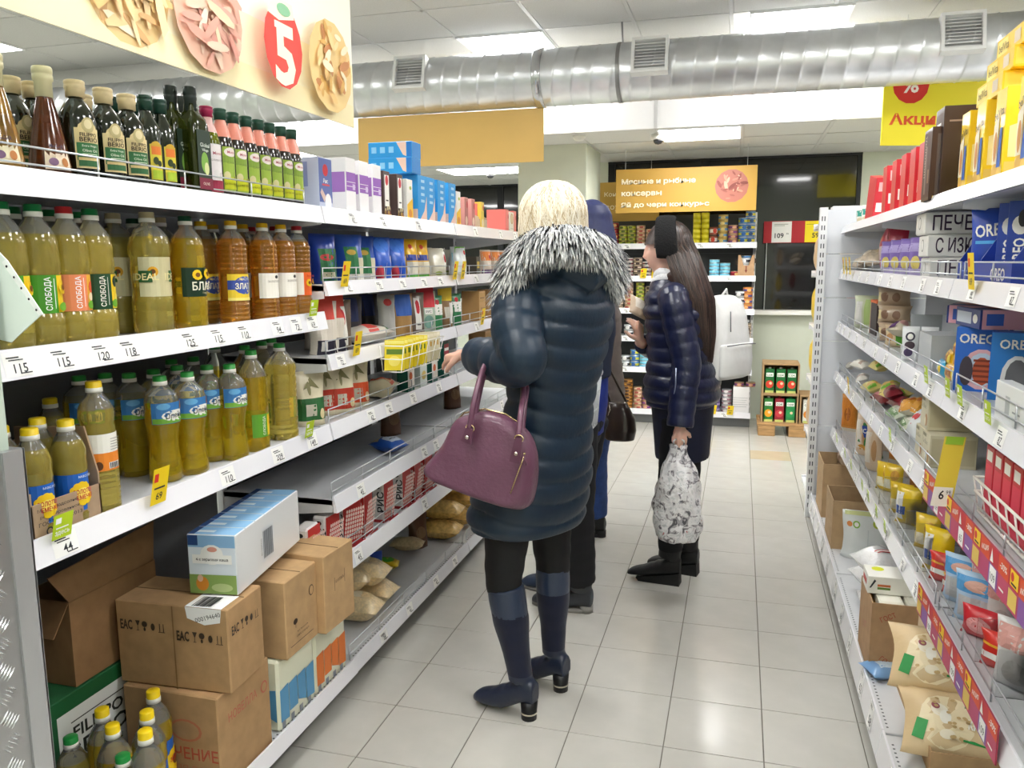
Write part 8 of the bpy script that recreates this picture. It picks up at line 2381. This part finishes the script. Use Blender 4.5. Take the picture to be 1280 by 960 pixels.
# patterned plastic bag
pb = empty('carrier_bag', P(852, 668, 3.47), 0, 'white patterned plastic carrier bag hanging from the long haired person\'s hand', 'plastic bag')
mt = M('#e6e4e6', .3, coat=.4, bump=.6, bsc=30)
nt = mt.node_tree if False else None
mp_ = bpy.data.materials.new('carrier_print'); mp_.use_nodes = True
nt = mp_.node_tree; bs = nt.nodes['Principled BSDF']; bs.inputs['Roughness'].default_value = .3; bs.inputs['Coat Weight'].default_value = .3
tc = nt.nodes.new('ShaderNodeTexCoord')
n1 = nt.nodes.new('ShaderNodeTexNoise'); n1.inputs['Scale'].default_value = 26; n1.inputs['Detail'].default_value = 4; n1.inputs['Distortion'].default_value = 1.2
r1 = nt.nodes.new('ShaderNodeValToRGB'); r1.color_ramp.interpolation = 'CONSTANT'
e = r1.color_ramp.elements
e[0].color = (*lin('#55555c'), 1); e[0].position = 0
e[1].color = (*lin('#a9a6ab'), 1); e[1].position = .37
for pos, c in ((.44, '#e9e8ea'), (.60, '#cfd2d4'), (.66, '#d8cfd0'), (.70, '#b03a40')):
    x = e.new(pos); x.color = (*lin(c), 1)
nt.links.new(tc.outputs['Object'], n1.inputs[0]); nt.links.new(n1.outputs[0], r1.inputs[0]); nt.links.new(r1.outputs[0], bs.inputs['Base Color'])
n3 = nt.nodes.new('ShaderNodeTexNoise'); n3.inputs['Scale'].default_value = 22
bpn = nt.nodes.new('ShaderNodeBump'); bpn.inputs['Strength'].default_value = .8; bpn.inputs['Distance'].default_value = .02
nt.links.new(tc.outputs['Object'], n3.inputs[0]); nt.links.new(n3.outputs[0], bpn.inputs['Height']); nt.links.new(bpn.outputs[0], bs.inputs['Normal'])
b = MB(); rg = []
for k in range(26):
    q = k / 25
    z = .435 * q
    r_ = np.interp(q, [0, .04, .15, .4, .62, .8, .9, .97, 1], [.03, .085, .10, .10, .088, .062, .038, .03, .034])
    ring = []
    for i in range(40):
        a = 2 * pi * i / 40
        cr_ = 1 + .07 * sin(5 * a + 3 * q * 4) * q + .05 * sin(9 * a - 7 * q * 3) + .05 * sin(3 * a + 11 * q) + .08 * sin(13 * a + q * 5) * max(0, q - .5) * 2
        ring.append((r_ * 1.02 * cr_ * cos(a), r_ * .75 * cr_ * sin(a), z + .004 * sin(4 * a + q * 9)))
    rg.append(ring)
b.rings(rg, mp_); b.build('bag', pb)
b = MB(); b.tube([(-.02, 0, .425), (-.022, -.005, .455), (0, -.01, .475), (.022, -.005, .455), (.02, 0, .425)], [(.012, .004)] * 5, mp_, n=8); b.build('handle', pb)
W0 = WLg
pb.location = Vector((W0.x - .002, W0.y, W0.z - .095 - .425))

# ------------------------------------------------------------------ the two people behind
man = empty('person', (-.62, 3.25, 0), 0, 'person with blue hood up behind the blonde one, dark coat and blue vest', 'person')
FM = (-.98, .2)
hM = P(755, 285, 3.25)
JM = dict(neck=(-.56, 3.25, 1.44), pelvis=(-.585, 3.25, .88), chest=(-.56, 3.25, 1.25), shL=(-.57, 3.06, 1.36), elL=(-.56, 3.02, 1.10), wrL=(-.60, 3.05, .88), shR=(-.55, 3.44, 1.36), elR=(-.55, 3.47, 1.10), wrR=(-.60, 3.46, .88),
          hipL=(-.555, 3.17, .84), knL=(-.55, 3.17, .48), anL=(-.545, 3.25, .11), hipR=(-.54, 3.34, .84), knR=(-.60, 3.38, .48), anR=(-.64, 3.42, .11), toeL=Vector((-1, .1, 0)), toeR=Vector((-1, .1, 0)))
hands = dict(L=dict(d=(-.2, 0, -1), n=(0, -1, 0), side=-1, curl=.6), R=dict(d=(-.2, 0, -1), n=(0, 1, 0), side=1, curl=.6))
me, UM, HLM = body_mesh(JM, FM, hM + V(-.02, 0, -.02), Vector((-.98, .2, -.05)).normalized(), hands, .95, .008)
link('body', me, man)
eyes(man, hM + V(-.02, 0, -.02), Vector((-.98, .2, -.05)).normalized(), HLM, UM, .95)
mb = MB()
mb.rings(torso_rings([(.8, -.585, 3.25), (1.4, -.56, 3.25)], FM, [(1.10, .19, .14), (1.2, .205, .15), (1.32, .195, .14), (1.40, .13, .11), (1.45, .09, .09)], 1.02, 1.45, .008, .09, .03), SK0)
for s in 'LR':
    sleeve(mb, [Vector(JM['sh' + s]), (Vector(JM['sh' + s]) + Vector(JM['el' + s])) / 2, Vector(JM['el' + s]), (Vector(JM['el' + s]) + Vector(JM['wr' + s])) / 2, Vector(JM['el' + s]) * .12 + Vector(JM['wr' + s]) * .88], [.085, .078, .07, .06, .05], .09, .06)
link('jacket', remesh(mb, .008, 2, 'jacket', [M('#1c2538', .6, nz=.1)]), man)
mb = MB()
mb.rings(torso_rings([(.8, -.585, 3.25), (1.4, -.56, 3.25)], FM, [(.80, .165, .125), (.9, .18, .135), (1.05, .175, .13)], .78, 1.06, .01), SK0)
link('vest', remesh(mb, .008, 2, 'vest', [M('#1c2f80', .55, nz=.1, nsc=12, bump=.3, bsc=20)]), man)
mb = MB()
cap(mb, [hM + V(.015, 0, -.15), hM + V(.02, 0, -.05), hM + V(.025, 0, .03)], [(.10, .10), (.108, .11), (.085, .085)], n=20)
cap(mb, [hM + V(-.03, -.06, .06), hM + V(.0, 0, .085), hM + V(-.03, .06, .06)], [.02, .03, .02], n=10)
link('hood', remesh(mb, .008, 2, 'hood', [M('#1c2450', .5, nz=.1, bump=.3, bsc=25)]), man)
trousers(man, JM, M('#101116', .8, nz=.1), .92, (.10, .09, .078, .07), 'trousers', (.165, .13), FM, .92)
gry = M('#3a3d42', .6)
boot(man, (-.545, 3.25, 0), (-1, .1), (-.543, 3.245, .17), .055, .025, .27, [gry, gry, gry], 0, sole_col='#8a8884', r_ank=.05)
boot(man, (-.64, 3.42, 0), (-1, .1), (-.635, 3.415, .17), .055, .025, .27, [M('#2b3a52', .5), M('#2b3a52', .5), gry], 0, sole_col='#8a8884', r_ank=.05)
for o in list(man.children): o.location -= man.location
man.location.x -= .075
# shopping basket at his side
GB_ = M('#c9ccd0', .45)
c0 = P(727, 505, 2.90)
sbk = empty('shopping_basket', c0 + V(0, 0, -.10), 0, 'pale grey plastic shopping basket showing beside the blonde person\'s coat', 'basket')
b = MB()
rim = [(-.14, -.10), (.045, -.10), (.045, .16), (-.14, .16)]
b.tube([(x, y, .20) for x, y in rim + rim[:1]], [(.010, .014)] * 5, GB_, n=8)
for (x0_, y0_), (x1_, y1_) in zip(rim, rim[1:] + rim[:1]):
    for k in range(6):
        t = k / 6
        x, y = x0_ + (x1_ - x0_) * t, y0_ + (y1_ - y0_) * t
        b.tube([(x, y, .2), (x * .86 - .005, y * .86, 0)], (.004), GB_, n=5)
for z, k_ in ((.13, .95), (.065, .90), (0, .86)): b.tube([(x * k_ - .005 * (1 - k_) * 7, y * k_, z) for x, y in rim + rim[:1]], .004, GB_, n=5)
b.build('lattice', sbk)
b = MB(); b.box(-.125, -.086, 0, .034, .138, .006, GB_); b.build('bottom', sbk)
b = MB(); b.tube([(-.05, -.10, .2), (-.05, -.06, .27), (-.05, .12, .27), (-.05, .16, .2)], .007, GB_, n=8); b.build('handle', sbk)

old = empty('person', (-.66, 4.25, 0), 0, 'person in grey brown quilted coat and jeans, mostly hidden behind others', 'person')
FO = (-.96, .28)
hO = V(-.66, 4.25, 1.53)
JO = dict(neck=(-.655, 4.25, 1.36), pelvis=(-.66, 4.25, .84), chest=(-.66, 4.25, 1.2), shL=(-.64, 4.06, 1.28), elL=(-.575, 4.03, 1.03), wrL=(-.72, 4.0, .90), shR=(-.68, 4.44, 1.28), elR=(-.68, 4.48, 1.03), wrR=(-.84, 4.46, .95),
          hipL=(-.625, 4.17, .80), knL=(-.62, 4.18, .45), anL=(-.615, 4.22, .10), hipR=(-.62, 4.33, .80), knR=(-.64, 4.34, .45), anR=(-.67, 4.36, .10), toeL=Vector((-1, .1, 0)), toeR=Vector((-1, .1, 0)))
me, UO, HLO = body_mesh(JO, FO, hO, Vector((-.96, .28, -.05)).normalized(), hands, .93, .009)
link('body', me, old)
eyes(old, hO, Vector((-.96, .28, -.05)).normalized(), HLO, UO, .93)
GRB = M('#584c4a', .6, nz=.1, nsc=30, bump=.2, bsc=40)
mb = MB()
mb.rings(torso_rings([(.5, -.645, 4.25), (1.4, -.655, 4.25)], FO, [(.58, .19, .15), (.62, .205, .165), (.8, .205, .165), (1.0, .18, .145), (1.2, .19, .145), (1.30, .15, .12), (1.38, .09, .09)], .58, 1.38, .008, .07, .05, .01), SK0)
for s in 'LR':
    sleeve(mb, [Vector(JO['sh' + s]), (Vector(JO['sh' + s]) + Vector(JO['el' + s])) / 2, Vector(JO['el' + s]), (Vector(JO['el' + s]) + Vector(JO['wr' + s])) / 2, Vector(JO['el' + s]) * .12 + Vector(JO['wr' + s]) * .88], [.078, .076, .072, .062, .05], .07, .08)
link('coat', remesh(mb, .008, 1, 'coat', [GRB]), old)
mb = MB(); cap(mb, [hO + V(.01, 0, -.02), hO + V(.008, 0, .045)], [.098, .092], n=20)
cap(mb, [hO + V(.03, 0, -.09), hO + V(.02, 0, 0)], [.075, .09], n=20)
link('knit_cap', remesh(mb, .008, 2, 'knit_cap', [M('#4a3f45', .9, bump=.5, bsc=120)]), old)
trousers(old, JO, M('#2c4680', .8, nz=.15, nsc=40), .86, (.095, .085, .072, .066), 'jeans', (.15, .12), FO, .95)
boot(old, (-.615, 4.22, 0), (-1, .1), (-.615, 4.22, .15), .05, .03, .24, [blk, blk, blk], 0, sole_col='#15151a', r_ank=.046)
boot(old, (-.67, 4.36, 0), (-1, .1), (-.67, 4.36, .15), .05, .03, .24, [blk, blk, blk], 0, sole_col='#15151a', r_ank=.046)
for o in list(old.children): o.location -= old.location
old.location.x -= .105
# her brown leather bag
sbc = P(775, 523, 4.02)
sb_ = empty('shoulder_bag', sbc, 0, 'dark brown leather shoulder bag at the side of the grey brown coat', 'handbag')
BRW = M('#2e211d', .3, coat=.5, nz=.1, nsc=12)
mb = MB(); rg = []
for z, w_, d_ in ((-.115, .05, .03), (-.11, .075, .045), (-.06, .085, .055), (.0, .078, .045), (.06, .062, .03), (.085, .05, .018)):
    rg.append([(w_ * math.copysign(abs(cos(2 * pi * i / 28)) ** .7, cos(2 * pi * i / 28)) + (.0 if z < 0 else -.02 * z / .085), d_ * sin(2 * pi * i / 28), z) for i in range(28)])
mb.rings(rg, SK0)
link('body', remesh(mb, .006, 3, 'body', [BRW]), sb_)
b = MB(); b.tube([(-.05, 0, .08), (-.10, .02, .22), (-.12, .05, .36), (-.10, .08, .30), (.03, .02, .08)], .006, BRW, n=8); b.build('strap', sb_)
b = MB(); b.tube([(-.055, -.036, .02), (-.045, -.04, .05), (-.05, -.03, .075)], [(.008, .003)] * 3, M('#c9beb4', .25, metal=.8), n=6); b.build('clasp', sb_)
